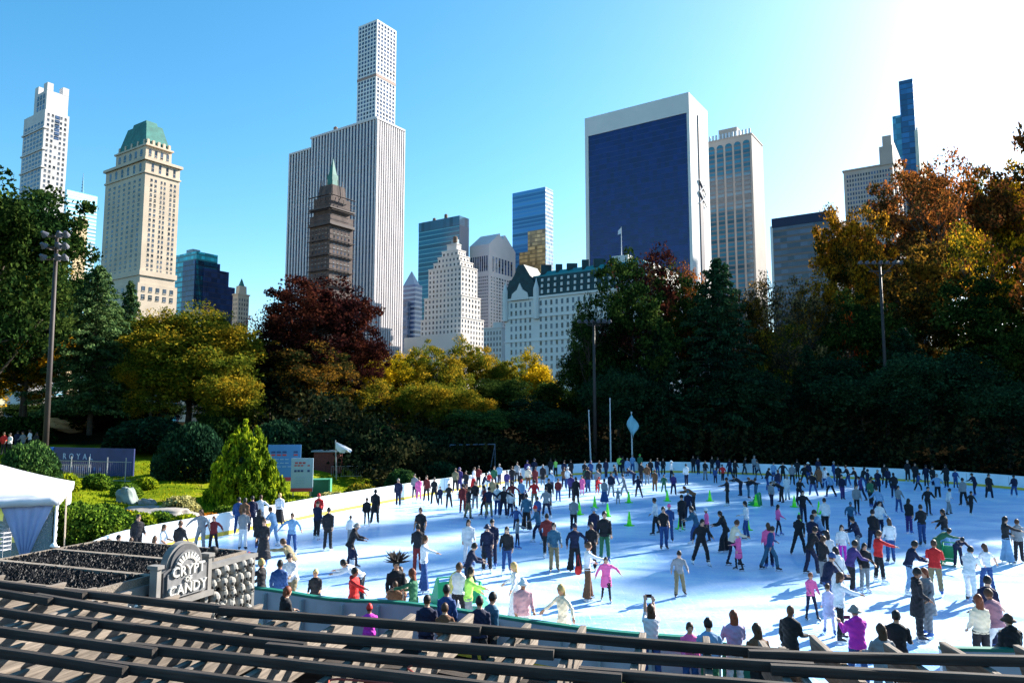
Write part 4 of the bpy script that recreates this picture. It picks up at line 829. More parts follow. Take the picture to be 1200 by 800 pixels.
# 16 arched stone tower
s = Bld('arched_tower', 'stone tower with five arched vertical glass strips right of the dark slab', 882, 570, 827, 906, 200); s.wm = wallm('buff_stone', (.33, .3, .28), .06); zt = s.z(157); s.block(0, s.a, 0, s.b*.5, -1, zt, 'wall', s.wm); ag = glassm('arched_glass', (.02, .1, .16), fx=100, fz=3.8, line=.35, bright=(.1, .1, .11))
for i in range(5):
    a0 = s.a*(.045+.187*i); a1 = a0+s.a*.14; q = [(a0, -1), (a1, -1), (a1, zt-4-(a1-a0)/2)]+[((a0+a1)/2+(a1-a0)/2*math.cos(t), zt-4-(a1-a0)/2+(a1-a0)/2*math.sin(t)) for t in (.5, 1.05, 1.57, 2.1, 2.64)]+[(a0, zt-4-(a1-a0)/2)]
    mb = MB(); mb.prism([U*p-V*.35+Vector((0, 0, z)) for p, z in q], (0, 0, 0), V*.6); mb.build('arched_strip', ag, s.e)
s.block(-.4, s.a+.4, -.4, s.b*.5+.4, zt, zt+1, 'parapet', s.wm)
for i in range(14): s.block(s.a*i/14+.6, s.a*i/14+2.0, -.6, .3, zt+1, zt+5, 'merlon', mat('merlon_blue', (.35, .45, .55)))
s.block(s.a*.35, s.a*.75, s.b*.1, s.b*.4, zt+1, s.z(141), 'roof_house', s.wm)
# unseen towers added beyond the frame, spaced to throw banded shade on the ice
for (s_, t_, hw_, H_, lb) in ((-26.2, 290, 2.9, 146.5, 'tall slim unseen tower added on the right to shade the ice'), (-18, 240, 3.3, 116, 'slender unseen tower added on the right to shade the ice'), (-34.3, 330, 3.0, 171, 'tallest unseen tower added on the right to shade the ice')):
    cs_, sn_ = math.cos(SUN_AZ), math.sin(SUN_AZ); X_, Y_ = cs_*s_+sn_*t_, -sn_*s_+cs_*t_; e = empty('stone_tower', (X_, Y_, 0), -SUN_AZ, lb, 'building'); mb = MB(); mb.box((0, 0, H_*.42), (hw_*2.1, 16, H_*.84)); mb.box((0, 0, H_*.9), (hw_*1.8, 13, H_*.14)); mb.box((0, 0, H_*.98), (hw_*1.1, 8, H_*.04)); mb.build('wall', wallm('buff_stone', (.33, .3, .28), .06), e)
    mb = MB(); mb.box((0, 0, .5), (hw_*.28, .3, 1.9)); wme = mb.mesh('window', wg)
    for k in range(90): inst('window', wme, e, (hw_*(-.75+.5*(k % 4)), -8.1, H_*.8-(k//4)*3.8))
# 17 low dark block
s = Bld('brown_block', 'low dark topped brown office block behind the bare trees', 978, 430, 905, 1010, 260); s.wm = wallm('brown_panels', (.2, .13, .11), .15); s.block(0, s.a, 0, s.b, -1, s.z(257), 'wall', glassm('brown_glass', (.07, .08, .12), fx=4, fz=4, bright=(.13, .09, .08))); s.block(-.4, s.a+.4, -.4, s.b+.4, s.z(257), s.z(246), 'roof_band', mat('roof_navy', (.02, .03, .07))); s.block(s.a, s.a+1.5, 0, s.b, -1, s.z(255), 'edge_pier', tr)
clutter(s, s.z(246), 5, .1, .8, .1, .7, 5)
# 18 right hand cluster
s = Bld('blue_needle', 'slim dark blue glass needle with lower shoulder on the right skyline', 1070, 620, 1053.5, 1075, 105); bn = glassm('needle_glass', (.02, .1, .25), fx=5, fz=5, line=.15); s.block(0, s.a, 0, s.b, -1, s.z(92), 'wall', bn); s.block(s.a*.9, s.a*1.6, 1, s.b, -1, s.z(131), 'shoulder', glassm('shoulder_glass', (.05, .25, .42), fx=4, fz=5, line=.1))
s = Bld('pale_tower', 'small pale tower just right of the dark blue needle', 1076, 600, 1072, 1084, 160); s.block(0, s.a, 0, s.b, -1, s.z(152), 'wall', wallm('pale_blue_stone', (.45, .5, .45))); s.block(0, s.a*.6, .5, s.b, s.z(152), s.z(149), 'roof_house', tr)
s = Bld('beige_block', 'long beige block with blue window band below the dark blue needle', 1046, 520, 988, 1090, 195); s.wm = wallm('beige_stone', (.36, .32, .29)); s.block(0, s.a, 0, s.b*.6, -1, s.z(192), 'wall', s.wm); s.block(-.5, s.a*.25, -.5, s.b*.5, s.z(192)-.1, s.z(170), 'upper_wall', s.wm); s.block(0, s.a*.18, 0, s.b*.4, s.z(170), s.z(158), 'upper_wall', s.wm); s.band(s.z(192), 1, .8, s.wm, b=s.b*.6)
s.windows('L', s.a*.05, s.a*.95, s.z(260), s.z(196), 16, 12, .55, .6, m=wg_b); s.windows('R', 1, s.b*.55, s.z(260), s.z(176), 8, 12, .5, .6, m=wg_b, at=-.5)
# ------------------------------------------------------------------ pergola in the foreground
def wood(name, col, sc_=(1, 1, 1)):
    if name in _m: return _m[name]
    m = mat(name, col, rough=.85, noise=.001, scale=3, bump=.5); n = m.node_tree; L = n.links.new; b = n.nodes['Principled BSDF']
    no = [x for x in n.nodes if x.type == 'TEX_NOISE'][0]; cr = [x for x in n.nodes if x.type == 'VALTORGB'][0]; tc = [x for x in n.nodes if x.type == 'TEX_COORD'][0]
    mp = n.nodes.new('ShaderNodeMapping'); mp.inputs['Scale'].default_value = (2.2, 60, 40); L(tc.outputs['Object'], mp.inputs[0]); L(mp.outputs[0], no.inputs[0])
    no.inputs['Scale'].default_value = 1; no.inputs['Detail'].default_value = 6
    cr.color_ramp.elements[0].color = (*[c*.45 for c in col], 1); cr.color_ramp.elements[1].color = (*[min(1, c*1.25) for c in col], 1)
    oi = n.nodes.new('ShaderNodeObjectInfo'); mr = n.nodes.new('ShaderNodeMapRange'); mr.inputs['To Min'].default_value = .72; mr.inputs['To Max'].default_value = 1.2; L(oi.outputs['Random'], mr.inputs[0])
    n2 = n.nodes.new('ShaderNodeTexNoise'); n2.inputs['Scale'].default_value = 5; n2.inputs['Detail'].default_value = 5; L(tc.outputs['Object'], n2.inputs[0])
    m3 = n.nodes.new('ShaderNodeMath'); m3.operation = 'MULTIPLY_ADD'; m3.inputs[1].default_value = .7; L(n2.outputs[0], m3.inputs[0])
    m4 = n.nodes.new('ShaderNodeMath'); m4.operation = 'SUBTRACT'; m4.inputs[1].default_value = .35; L(mr.outputs[0], m4.inputs[0]); L(m4.outputs[0], m3.inputs[2])
    hv = n.nodes.new('ShaderNodeHueSaturation'); L(cr.outputs[0], hv.inputs['Color']); L(m3.outputs[0], hv.inputs['Value']); L(hv.outputs[0], b.inputs['Base Color'])
    return m
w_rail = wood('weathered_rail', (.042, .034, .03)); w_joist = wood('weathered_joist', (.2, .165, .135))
ZR = 4.5; perg = empty('pergola', (0, 4.5, 4.2), label='weathered grey wooden pergola roof of rails over joists filling the foreground', cat='pergola')
def plank(name, a, b, wd, h, m, end=None):
    """a board with its own local x axis along the grain, slightly worn edges"""
    a, b = Vector(a), Vector(b); L_ = (b-a).length; mb = MB(); c = .006; n = 7; rings = []
    sag = rnd.uniform(-.012, .012); tw = rnd.uniform(-.02, .02)
    for i in range(n+1):
        t = i/n; x = L_*(t-.5); zo = sag*math.sin(math.pi*t); r = []
        hh = h*(1 if not end or t < .99 else 1)
        for y, z in ((-wd/2, -h/2+c), (-wd/2+c, -h/2), (wd/2-c, -h/2), (wd/2, -h/2+c), (wd/2, h/2-c), (wd/2-c, h/2), (-wd/2+c, h/2), (-wd/2, h/2-c)):
            xx = x+(end*(z/h-.5) if end and i == n else 0)+rnd.uniform(-.0008, .0008)
            r.append(Vector((xx, y+rnd.uniform(-.0012, .0012)+tw*z*(t-.5), z+zo+rnd.uniform(-.0015, .0015))))
        rings.append(r)
    mb.rings(rings); o = mb.build(name, m, perg)
    d = (b-a).normalized(); rot = d.to_track_quat('X', 'Z').to_matrix().to_4x4()
    o.matrix_local = Matrix.Translation((a+b)/2-Vector(perg.location)) @ rot; return o
rails = [
 [(-90, 668), (62, 688), (300, 713), (510, 727), (600, 737), (760, 749), (900, 759), (1070, 763), (1270, 766)],
 [(-90, 676), (25, 693), (300, 733), (600, 755), (900, 774), (1080, 784), (1280, 793)],
 [(-90, 697), (0, 711), (300, 748), (600, 775), (850, 796), (1000, 808), (1200, 820)],
 [(-90, 720), (0, 735), (300, 770), (430, 787), (600, 803), (800, 822), (1100, 845)],
 [(-90, 744), (0, 759), (300, 797), (500, 822), (800, 850), (1100, 875)],
 [(-90, 772), (0, 788), (200, 815), (400, 845), (700, 885), (1000, 910)],
 [(-90, 805), (0, 825), (200, 855), (400, 890), (700, 930), (1000, 960)]]
rail_w = []
for k, pts in enumerate(rails):
    W_ = smooth_poly([at_z(x, y, ZR) for x, y in pts], 5, False); rail_w.append(W_)
    cum = [0]; 
    for i in range(1, len(W_)): cum.append(cum[-1]+(W_[i]-W_[i-1]).length)
    def at(s_):
        s_ = max(0, min(cum[-1]-1e-4, s_)); i = max(j for j in range(len(cum)-1) if cum[j] <= s_); t = (s_-cum[i])/(cum[i+1]-cum[i]+1e-9); return W_[i].lerp(W_[i+1], t)
    p0 = 0; j = 0
    while p0 < cum[-1]-.2:
        L_ = rnd.uniform(1.5, 2.5); p1 = min(cum[-1], p0+L_); a, b = at(p0), at(p1); d = (b-a).normalized(); nrm = Vector((-d.y, d.x, 0))
        off_ = nrm*(.026 if j % 2 else -.026); h = .062
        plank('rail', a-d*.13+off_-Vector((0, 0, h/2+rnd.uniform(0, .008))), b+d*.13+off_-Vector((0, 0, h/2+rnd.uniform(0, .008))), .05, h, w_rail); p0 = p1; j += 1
# joists, fanned square to the outermost rail, in pairs
W0 = rail_w[0]; cum = [0]
for i in range(1, len(W0)): cum.append(cum[-1]+(W0[i]-W0[i-1]).length)
def at0(s_):
    s_ = max(0, min(cum[-1]-1e-4, s_)); i = max(j for j in range(len(cum)-1) if cum[j] <= s_); t = (s_-cum[i])/(cum[i+1]-cum[i]); return W0[i].lerp(W0[i+1], t), (W0[min(i+3, len(W0)-1)]-W0[max(i-2, 0)]).normalized()
s_ = .1; k = 0; JH = .2
while s_ < cum[-1]-.1:
    for q in ((0, 1) if k % 4 == 1 else (0,)):
        p, d = at0(s_+q*.11); nr = Vector((-d.y, d.x, 0))
        if nr.y < 0: nr = -nr
        ext = (.34 if p.x < -1.2 else .5)-(.12*q)+rnd.uniform(-.08, .1)
        a = p-nr*(4.2 if p.x > -3 else 5.5); b = p+nr*ext; z = ZR-.076-JH/2
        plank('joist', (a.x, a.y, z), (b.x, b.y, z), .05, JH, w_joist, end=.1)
    s_ += rnd.uniform(.4, .5); k += 1
# carrying beams, bolts' line and posts
for pts, zz in ((rails[0], .04), (rails[3], 0.04)):
    Wb = [at_z(x, y, ZR) for x, y in pts]
    for i in range(len(Wb)-1):
        a, b = Wb[i], Wb[i+1]; dz = ZR-.094-JH-.12
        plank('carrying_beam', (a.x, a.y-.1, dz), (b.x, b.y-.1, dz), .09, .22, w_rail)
for i, (px, py) in enumerate(((-60, 690), (160, 715), (420, 738), (700, 765), (960, 785), (1180, 790))):
    p = at_z(px, py, ZR); mb = MB(); mb.box((0, 0, 0), (.16, .16, 4.0)); mb.box((0, 0, -1.7), (.24, .24, .5)); o = mb.build('post', w_rail, perg); o.location = (p.x, p.y-4.5, 2.0-4.2)
mb = MB(); hp = [at_z(x, y, ZR-.06) for x, y in ((385, 801), (395, 795), (470, 800), (484, 789), (478, 782), (487, 778))]; mb.tube([p-Vector(perg.location) for p in smooth_poly(hp, 4, False)], .007, 6); mb.build('red_cable', mat('cable_red', (.35, .06, .04)), perg)
# walkway floor under the pergola: dark deck boards
dk_m = mat('deck_dark', (.03, .028, .026), rough=.9, noise=.4, scale=4)
# ------------------------------------------------------------------ candy kiosk
ur = Vector((.94, -.342, 0)).normalized(); vr = Vector((.342, .94, 0)).normalized(); KZ = 3.5
P1 = at_z(289, 651, KZ); P1.z = 0
kg = wallm('kiosk_grey', (.2, .19, .18), .25, 3); kg2 = wallm('kiosk_trim', (.17, .165, .16), .2, 5); blk = mat('black_candy', (.012, .012, .014), rough=.6, spec=.25)
kio = empty('candy_kiosk', (P1.x, P1.y, 0), math.atan2(ur.y, ur.x), 'grey gothic candy kiosk with black pebbled roof behind the pergola', 'kiosk')
# local frame: x = ur (towards the right, outer side at x=0), y = vr (away), roof spans x -3.4..0, y -3.1..0
mb = MB(); mb.box((-1.7, -1.55, KZ/2-.12), (3.3, 3.0, KZ-.24)); mb.build('wall', mat('kiosk_dark', (.05, .05, .055)), kio)
mb = MB(); mb.box((-1.7, -1.55, KZ-.1), (3.5, 3.2, .14)); mb.build('roof', kg, kio)
for y0, y1 in ((-1.0, 0), (-2.05, -1.05), (-3.1, -2.1)):
    mb = MB()
    mb.box((-1.72, y0, KZ+.02), (3.4, .05, .14)); mb.box((-1.72, y1, KZ+.02), (3.4, .05, .14)); mb.box((-.03, (y0+y1)/2, KZ+.02), (.05, y1-y0-.05, .14)); mb.box((-3.4, (y0+y1)/2, KZ+.02), (.05, y1-y0-.05, .14)); mb.build('roof_tray', wood('tray_wood', (.25, .21, .17)), kio)
    mb = MB()
    for i in range(3000):
        x = rnd.uniform(-3.36, -.06); y = rnd.uniform(y0+.04, y1-.04); r = rnd.uniform(.016, .038); z = KZ+.03+rnd.random()*.05
        a = rnd.uniform(0, 6.3); vs = [(x+r*math.cos(a+t*2.094), y+r*math.sin(a+t*2.094), z-.02) for t in range(3)]+[(x+r*.3*math.cos(a+t*2.094+1), y+r*.3*math.sin(a+t*2.094+1), z+r*.8) for t in range(3)]
        mb.add(vs, [(0, 1, 4, 3), (1, 2, 5, 4), (2, 0, 3, 5), (3, 4, 5)])
    o = mb.build('black_candy_heap', blk, kio, recalc=False); o['kind'] = 'stuff'
# skull wall on the right side, far bay
def skull_mesh(name, m):
    mb = MB(); mb.ell((0, 0, .03), (.1, .085, .105), 12, 8); mb.ell((.04, 0, -.075), (.055, .05, .05), 8, 5)
    for sg in (-1, 1): mb.ell((.085, sg*.036, .01), (.022, .022, .026), 6, 5, 1)
    mb.ell((.098, 0, -.035), (.01, .012, .018), 5, 4, 1); return mb.mesh(name, [m, blk])
skm = skull_mesh('skull', wallm('skull_bone', (.27, .26, .24), .25, 9))
mb = MB(); mb.box((.03, -.52, KZ-.62), (.06, 1.08, 1.25)); mb.build('skull_backboard', mat('kiosk_black', (.02, .025, .035)), kio)
for y in (.04, -1.08): mb = MB(); mb.box((.08, y, KZ-.62), (.1, .07, 1.35)); mb.build('side_post', kg2, kio)
mb = MB(); mb.box((.1, -.52, KZ+.02), (.16, 1.2, .07)); mb.build('side_ledge', kg2, kio)
for r in range(6):
    for c in range(5):
        if rnd.random() < .08: continue
        o = inst('skull', skm, kio, (.13, -.1-.205*c-(r % 2)*.05+rnd.uniform(-.02, .02), KZ-.13-.2*r+rnd.uniform(-.02, .02)), rnd.uniform(-.5, .5), (1, rnd.uniform(.85, 1.15), rnd.uniform(.85, 1.1)))
# lower fascia with pale ovals in place of its small white lettering
mb = MB(); mb.box((.05, -2.6, KZ-.3), (.08, 1.1, .2)); mb.build('fascia', kg2, kio)
for i in range(9): mb = MB(); mb.ell((.1, -2.12-i*.11, KZ-.3), (.03, .04, .06), 7, 5); mb.build('lettering_oval', mat('oval_white', (.72, .7, .66)), kio)
# arched sign CRYPT OF CANDY
sg_e = empty('arched_sign', tuple(P1-vr*1.72+ur*.2+Vector((0, 0, KZ-.3))), math.atan2(ur.y, ur.x), 'grey tombstone shaped sign with raised white CRYPT OF CANDY lettering', 'sign')
def arch(w_, h_, r_, x, t, sh=.06):
    """tombstone outline in the y-z plane: width w_, shoulder height h_, arch radius r_"""
    q = [(w_/2, 0), (w_/2, h_-sh), (r_, h_)]+[(r_*math.cos(a), h_+r_*math.sin(a)) for a in np.linspace(.12, math.pi-.12, 18)]+[(-r_, h_), (-w_/2, h_-sh), (-w_/2, 0)]
    return [Vector((x, y, z)) for y, z in q], Vector((t, 0, 0))
for nm, w_, h_, r_, x, t, m in (('sign_slab', 1.16, .56, .42, -.06, .12, kg2), ('sign_border', 1.02, .53, .36, .06, .035, wallm('sign_mid', (.08, .08, .085), .2, 6)), ('sign_face', .9, .49, .3, .095, .03, wallm('sign_face_m', (.15, .15, .155), .2, 8))):
    q, d = arch(w_, h_, r_, x, t); mb = MB(); mb.prism([v+Vector((0, 0, .05 if nm != 'sign_slab' else 0)) for v in q], (0, 0, 0), d); mb.build(nm, m, sg_e)
mb = MB(); mb.box((.03, 0, -.03), (.26, 1.26, .09)); mb.box((.02, .6, .3), (.14, .09, .62)); mb.box((.02, -.6, .3), (.14, .09, .62)); mb.box((.02, .6, .64), (.2, .15, .06)); mb.box((.02, -.6, .64), (.2, .15, .06)); mb.build('sign_frame', kg, sg_e)
lt = mat('letter_white', (.55, .54, .51), rough=.6)
TM = Matrix(((0, 0, 1, 0), (1, 0, 0, 0), (0, 1, 0, 0), (0, 0, 0, 1)))   # text x -> +y, text y -> +z, depth -> +x
for s_, z, size in (('CRYPT', .49, .24), ('OF', .335, .12), ('CANDY', .18, .24)):
    t_ = xform(text_mb(s_, size, .018, spacing=1.08), Matrix.Translation((.142, 0, z)) @ TM); t_.build('lettering', lt, sg_e, recalc=False)
mb = MB()
for i in range(9):
    a = math.pi*(.14+.72*i/8); M = Matrix.Rotation(a-math.pi/2, 3, 'X'); mb.box((.135, .235*math.cos(a), .545+.2*math.sin(a)), (.02, .035, .11), M=M)
mb.build('fan_ornament', lt, sg_e)
bp = P1-vr*0.98+ur*.14; bo = empty('black_orb', (bp.x, bp.y, KZ+.1), label='small black ball on a peg beside the arched sign', cat='ornament'); mb = MB(); mb.tube([(0, 0, 0), (0, 0, .12)], .02, 6); mb.build('peg', kg, bo); mb = MB(); mb.ell((0, 0, .17), (.075, .075, .075), 12, 8); mb.build('ball', blk, bo, smooth=True)
sg_e.scale = (1, .86, .86)
# ------------------------------------------------------------------ tent
tp = at_z(62, 657, 0); te = empty('marquee_tent', (tp.x, tp.y, 0), R(27), 'white marquee tent with tied lavender curtains and clear walls at the left edge', 'tent')
tw = mat('tent_white', (.62, .63, .68), rough=.55, noise=.05, scale=1.2, bump=.3); tl = mat('tent_curtain', (.42, .48, .76), rough=.6, noise=.08, scale=3); tq = mat('tent_stripe', (.8, .8, .86), rough=.5)
EZ = 2.62; TW, TD = 8.0, 7.0   # local: x to -TW, y to +TD
mb = MB(); n = 10; pk = Vector((-TW*.5, TD*.5, 4.35)); 
E_ = [(.12, -.25), (-TW-.25, -.25), (-TW-.25, TD+.25), (.12, TD+.25)]
for i in range(4):
    a = Vector((*E_[i], EZ)); b = Vector((*E_[(i+1) % 4], EZ)); rows = []
    for j in range(7):
        t = j/6; rows.append([(a.lerp(b, k/12)).lerp(pk, t)-Vector((0, 0, .1*math.sin(math.pi*t)*1.0+.04*math.sin(k*2.1)*(1-t)+.05*math.sin(math.pi*k/12)*(1-t))) for k in range(13)])
    vs = [v for r in rows for v in r]; mb.add(vs, [(j*13+k, j*13+k+1, (j+1)*13+k+1, (j+1)*13+k) for j in range(6) for k in range(12)])
o = mb.build('canopy', tw, te, smooth=True); md = o.modifiers.new('s', 'SOLIDIFY'); md.thickness = .02
mb = MB()
for i in range(4):
    a = Vector((*E_[i], EZ)); b = Vector((*E_[(i+1) % 4], EZ)); vs = []
    for k in range(25): p = a.lerp(b, k/24); nn = Vector((b.y-a.y, a.x-b.x, 0)).normalized()*.03*math.sin(k*1.9); vs += [p+Vector((0, 0, .02)), p+nn-Vector((0, 0, .34+.02*math.sin(k*2.3)))]
    mb.add(vs, [(2*k, 2*k+2, 2*k+3, 2*k+1) for k in range(24)])
o = mb.build('valance', tw, te, smooth=True); md = o.modifiers.new('s', 'SOLIDIFY'); md.thickness = .015
def curtain(x0, x1, side, name='curtain'):
    """cloth hanging from the eave, gathered to a tie at the bottom"""
    mb = MB(); N = 16; rows = []
    for j in range(9):
        t = j/8; g = (1-t)**1.15; r = []
        for k in range(N+1):
            u = k/N; c = (x0+x1)/2; x = c+(x0+(x1-x0)*u-c)*(.13+.87*g); f = .06*math.sin(u*34)*(1+t); z = 2.35-2.2*t
            r.append((x, f, z) if side == 'front' else (f, x, z))
        rows.append(r)
    mb.add([v for r in rows for v in r], [(j*(N+1)+k, j*(N+1)+k+1, (j+1)*(N+1)+k+1, (j+1)*(N+1)+k) for j in range(8) for k in range(N)])
    o = mb.build(name, tl, te, smooth=True); md = o.modifiers.new('s', 'SOLIDIFY'); md.thickness = .015
curtain(-.05, -1.95, 'front'); curtain(-2.6, -4.6, 'front'); curtain(-5.2, -7.2, 'front'); curtain(4.4, 6.6, 'side')
mb = MB()
for k in range(7):
    z = .35+k*.3; mb.add([(.02, .1, z), (.02, .9, z+.22), (.02, .9, z+.36), (.02, .1, z+.14)], [(0, 1, 2, 3)])
mb.build('white_stripe', tq, te, recalc=False)
mb = MB(); mb.box((-.02, .5, 1.2), (.02, .9, 2.35)); mb.build('side_panel', mat('tent_side', (.45, .5, .78), rough=.6), te)
for x, y in ((0, 0), (-TW, 0), (-TW, TD), (0, TD), (-2.3, 0), (-4.9, 0)): mb = MB(); mb.tube([(x, y, 0), (x, y, EZ)], .045, 8); mb.build('pole', tq, te)
gl = bpy.data.materials.new('clear_vinyl'); gl.use_nodes = True; b_ = gl.node_tree.nodes['Principled BSDF']; b_.inputs['Alpha'].default_value = .22; b_.inputs['Roughness'].default_value = .12; b_.inputs['Base Color'].default_value = (.8, .85, .9, 1)
mb = MB(); mb.box((-3.6, .12, 1.2), (7, .015, 2.3)); mb.build('clear_wall', gl, te)
for i in range(6):   # stacked chairs and shelves seen through the clear wall
    cx, cy = -1.9-.75*i, 1.0+.5*(i % 2); lx = tp+Matrix.Rotation(R(27), 3, 'Z') @ Vector((cx, cy, 0))
    c = empty('stacked_chair_tower', (lx.x, lx.y, 0), rnd.uniform(-.3, .3), 'stack of white chairs behind the clear tent wall', 'chair stack', 'chair stacks inside the tent')
    mb = MB()
    for k in range(7): mb.box((0, 0, .45+k*.17), (.44, .44, .03)); mb.box((0, .21, .62+k*.17), (.42, .03, .3))
    mb.build('seat', tq, c); mb = MB()
    for sx in (-.2, .2):
        for sy in (-.2, .2): mb.tube([(sx*1.1, sy*1.1, 0), (sx, sy, 1.5)], .015, 5)
    mb.build('leg', mat('chair_grey', (.5, .5, .52)), c)
gy_ = at_z(75, 652, 0); go = empty('guy_pole', (gy_.x, gy_.y, 0), label='thin pale pole standing just right of the tent corner', cat='pole'); mb = MB(); mb.tube([(0, 0, 0), (-.05, 0, 2.5)], .03, 6); mb.build('pole', mat('pole_tan', (.5, .42, .3)), go); mb = MB(); mb.tube([(0, 0, 0), (0, 0, .1)], .12, 8); mb.build('foot', mat('pole_foot', (.2, .2, .2)), go)
# ------------------------------------------------------------------ masts
pm = mat('mast_brown', (.04, .03, .028), rough=.6, noise=.2, scale=2); lampm = mat('lamp_metal', (.1, .1, .12), rough=.45, metal=.3); lglass = mat('lamp_glass', (.5, .55, .6), rough=.15)
def lamp(mast, M):
    mb = MB(); rg_ = [[M @ Vector((r*math.cos(a), r*math.sin(a), z)) for a in np.linspace(0, 6.283, 11)[:-1]] for r, z in ((.09, .34), (.13, .24), (.22, .06), (.25, 0))]; mb.rings(rg_); o = mb.build('floodlight', lampm, mast)
    mb = MB(); mb.rings([[M @ Vector((.22*math.cos(a), .22*math.sin(a), z)) for a in np.linspace(0, 6.283, 11)[:-1]] for z in (.0, -.015)]); mb.build('lens', lglass, o)
def mast(px, ybase_px, ytop, Y, r, label, kind, lean=0.0):
    r *= .8
    x = at_y(px, 485, Y).x; b = gz(x, Y); H = top_z(px, ytop, Y)-b; e = empty('light_mast', (x, Y, b), 0, label, 'light mast', 'tall floodlight masts round the rink')
    mb = MB(); mb.tube([(0, 0, -.5), (lean*H*.5, 0, H*.5), (lean*H, 0, H)], [r, r*.8, r*.55], 12); mb.build('mast_pole', pm, e, smooth=True); mb = MB(); tp_ = Vector((lean*H, 0, H))
    if kind == 'cluster':
        for k in range(3): mb.box(tp_+Vector((0, 0, -.2-k*.75)), (1.2, .08, .08)); mb.box(tp_+Vector((0, 0, -.2-k*.75)), (.08, .9, .08))
        mb.tube([tp_+Vector((.5*math.cos(a), .5*math.sin(a), -1)) for a in np.linspace(0, 6.28, 13)], .03, 5); mb.build('crossarm', pm, e)
        for k in range(3):
            for dx in (-.6, .3, .7): lamp(e, Matrix.Translation(tp_+Vector((dx, -.2, -.15-k*.75))) @ Matrix.Rotation(R(55), 4, 'X') @ Matrix.Rotation(R(30*dx), 4, 'Y'))
    elif kind == 'bar':
        mb.box(tp_, (5.2, .16, .16)); mb.box(tp_+Vector((0, 0, -.9)), (2.6, .14, .14)); mb.bar(tp_+Vector((-1.8, 0, 0)), tp_+Vector((0, 0, -1.6)), .1, .1); mb.bar(tp_+Vector((1.8, 0, 0)), tp_+Vector((0, 0, -1.6)), .1, .1); mb.build('crossarm', pm, e)
        for k in range(7): lamp(e, Matrix.Translation(tp_+Vector((-2.4+.8*k, -.2, .05))) @ Matrix.Rotation(R(60), 4, 'X'))
    else:
        mb.box(tp_, (3.6, .12, .12)); mb.box(tp_, (.12, 2, .12)); mb.tube([tp_+Vector((.7*math.cos(a), .7*math.sin(a), -.3)) for a in np.linspace(0, 6.28, 13)], .05, 5); mb.build('crossarm', pm, e)
        for dx in (-1.7, -.9, -.2, .5, 1.2, 1.8): lamp(e, Matrix.Translation(tp_+Vector((dx, -.25, .1))) @ Matrix.Rotation(R(60), 4, 'X'))
mast(56, 530, 274, 46, .24, 'brown light mast leaning slightly in front of the dark oak on the left', 'cluster', -.008)
mast(697, 540, 378, 83, .3, 'dark light mast with lamp crown in front of the white hotel', 'crown'); mast(1040, 540, 309, 84, .3, 'dark light mast with long lamp bar against the right hand trees', 'bar', 0)
# ------------------------------------------------------------------ flagpoles
fpm = mat('flagpole_white', (.62, .62, .66), rough=.4)
for px, yt, lb, fl in ((692, 482, 'bare white flagpole, leftmost of three behind the far boards', 0), (715, 468, 'tallest bare white flagpole, middle one of three behind the far boards', 0), (740, 484, 'white flagpole flying a limp pale blue flag behind the far boards', 1)):
    Y = 81.5; x = at_y(px, 485, Y).x; b = gz(x, Y); H = top_z(px, yt, Y)-b; e = empty('flagpole', (x, Y, b), 0, lb, 'flagpole', 'three flagpoles behind the far boards'); mb = MB(); mb.tube([(0, 0, -.2), (-.03*(px == 692)*H, 0, H)], [.1, .05], 8); mb.build('pole', fpm, e); mb = MB(); mb.ell((-.03*(px == 692)*H, 0, H+.08), (.1, .1, .1), 8, 6); mb.build('finial', fpm, e)
    if fl:
        mb = MB(); rows = []
        for j in range(7):
            t = j/6; z = H-.15-t*2.0; rows.append([(-.62+1.24*k/8 if False else (k/8-.42)*1.35*(.25+.75*math.sin(math.pi*min(1, t*1.15+.1))), -.15+.12*math.sin(k*1.3+t*3), z-.12*abs(k-3)) for k in range(9)])
        mb.add([v for r in rows for v in r], [(j*9+k, j*9+k+1, (j+1)*9+k+1, (j+1)*9+k) for j in range(6) for k in range(8)]); o = mb.build('flag', mat('flag_blue', (.25, .5, .62), rough=.7), e, smooth=True); md = o.modifiers.new('s', 'SOLIDIFY'); md.thickness = .02
# ------------------------------------------------------------------ cones
def cone_meshes():
    mb = MB(); mb.rings([[(r*math.cos(a), r*math.sin(a), z) for a in np.linspace(0, 6.283, 17)[:-1]] for r, z in ((.15, .045), (.135, .07), (.035, .72), (.03, .75))]); a = mb.mesh('cone_body', mat('cone_lime', (.12, .9, .02), rough=.4)); a.polygons.foreach_set('use_smooth', [len(p.vertices) == 4 for p in a.polygons])
    mb = MB(); mb.box((0, 0, .022), (.4, .4, .044)); b = mb.mesh('cone_base', mat('cone_lime2', (.1, .6, .02), rough=.5))
    mb = MB(); mb.rings([[(r*math.cos(a), r*math.sin(a), z) for a in np.linspace(0, 6.283, 17)[:-1]] for r, z in ((.112, .25), (.09, .38))]); c = mb.mesh('cone_collar', mat('cone_collar', (.3, .85, .1), rough=.3)); return a, b, c
ca_, cb_, cc_ = cone_meshes()
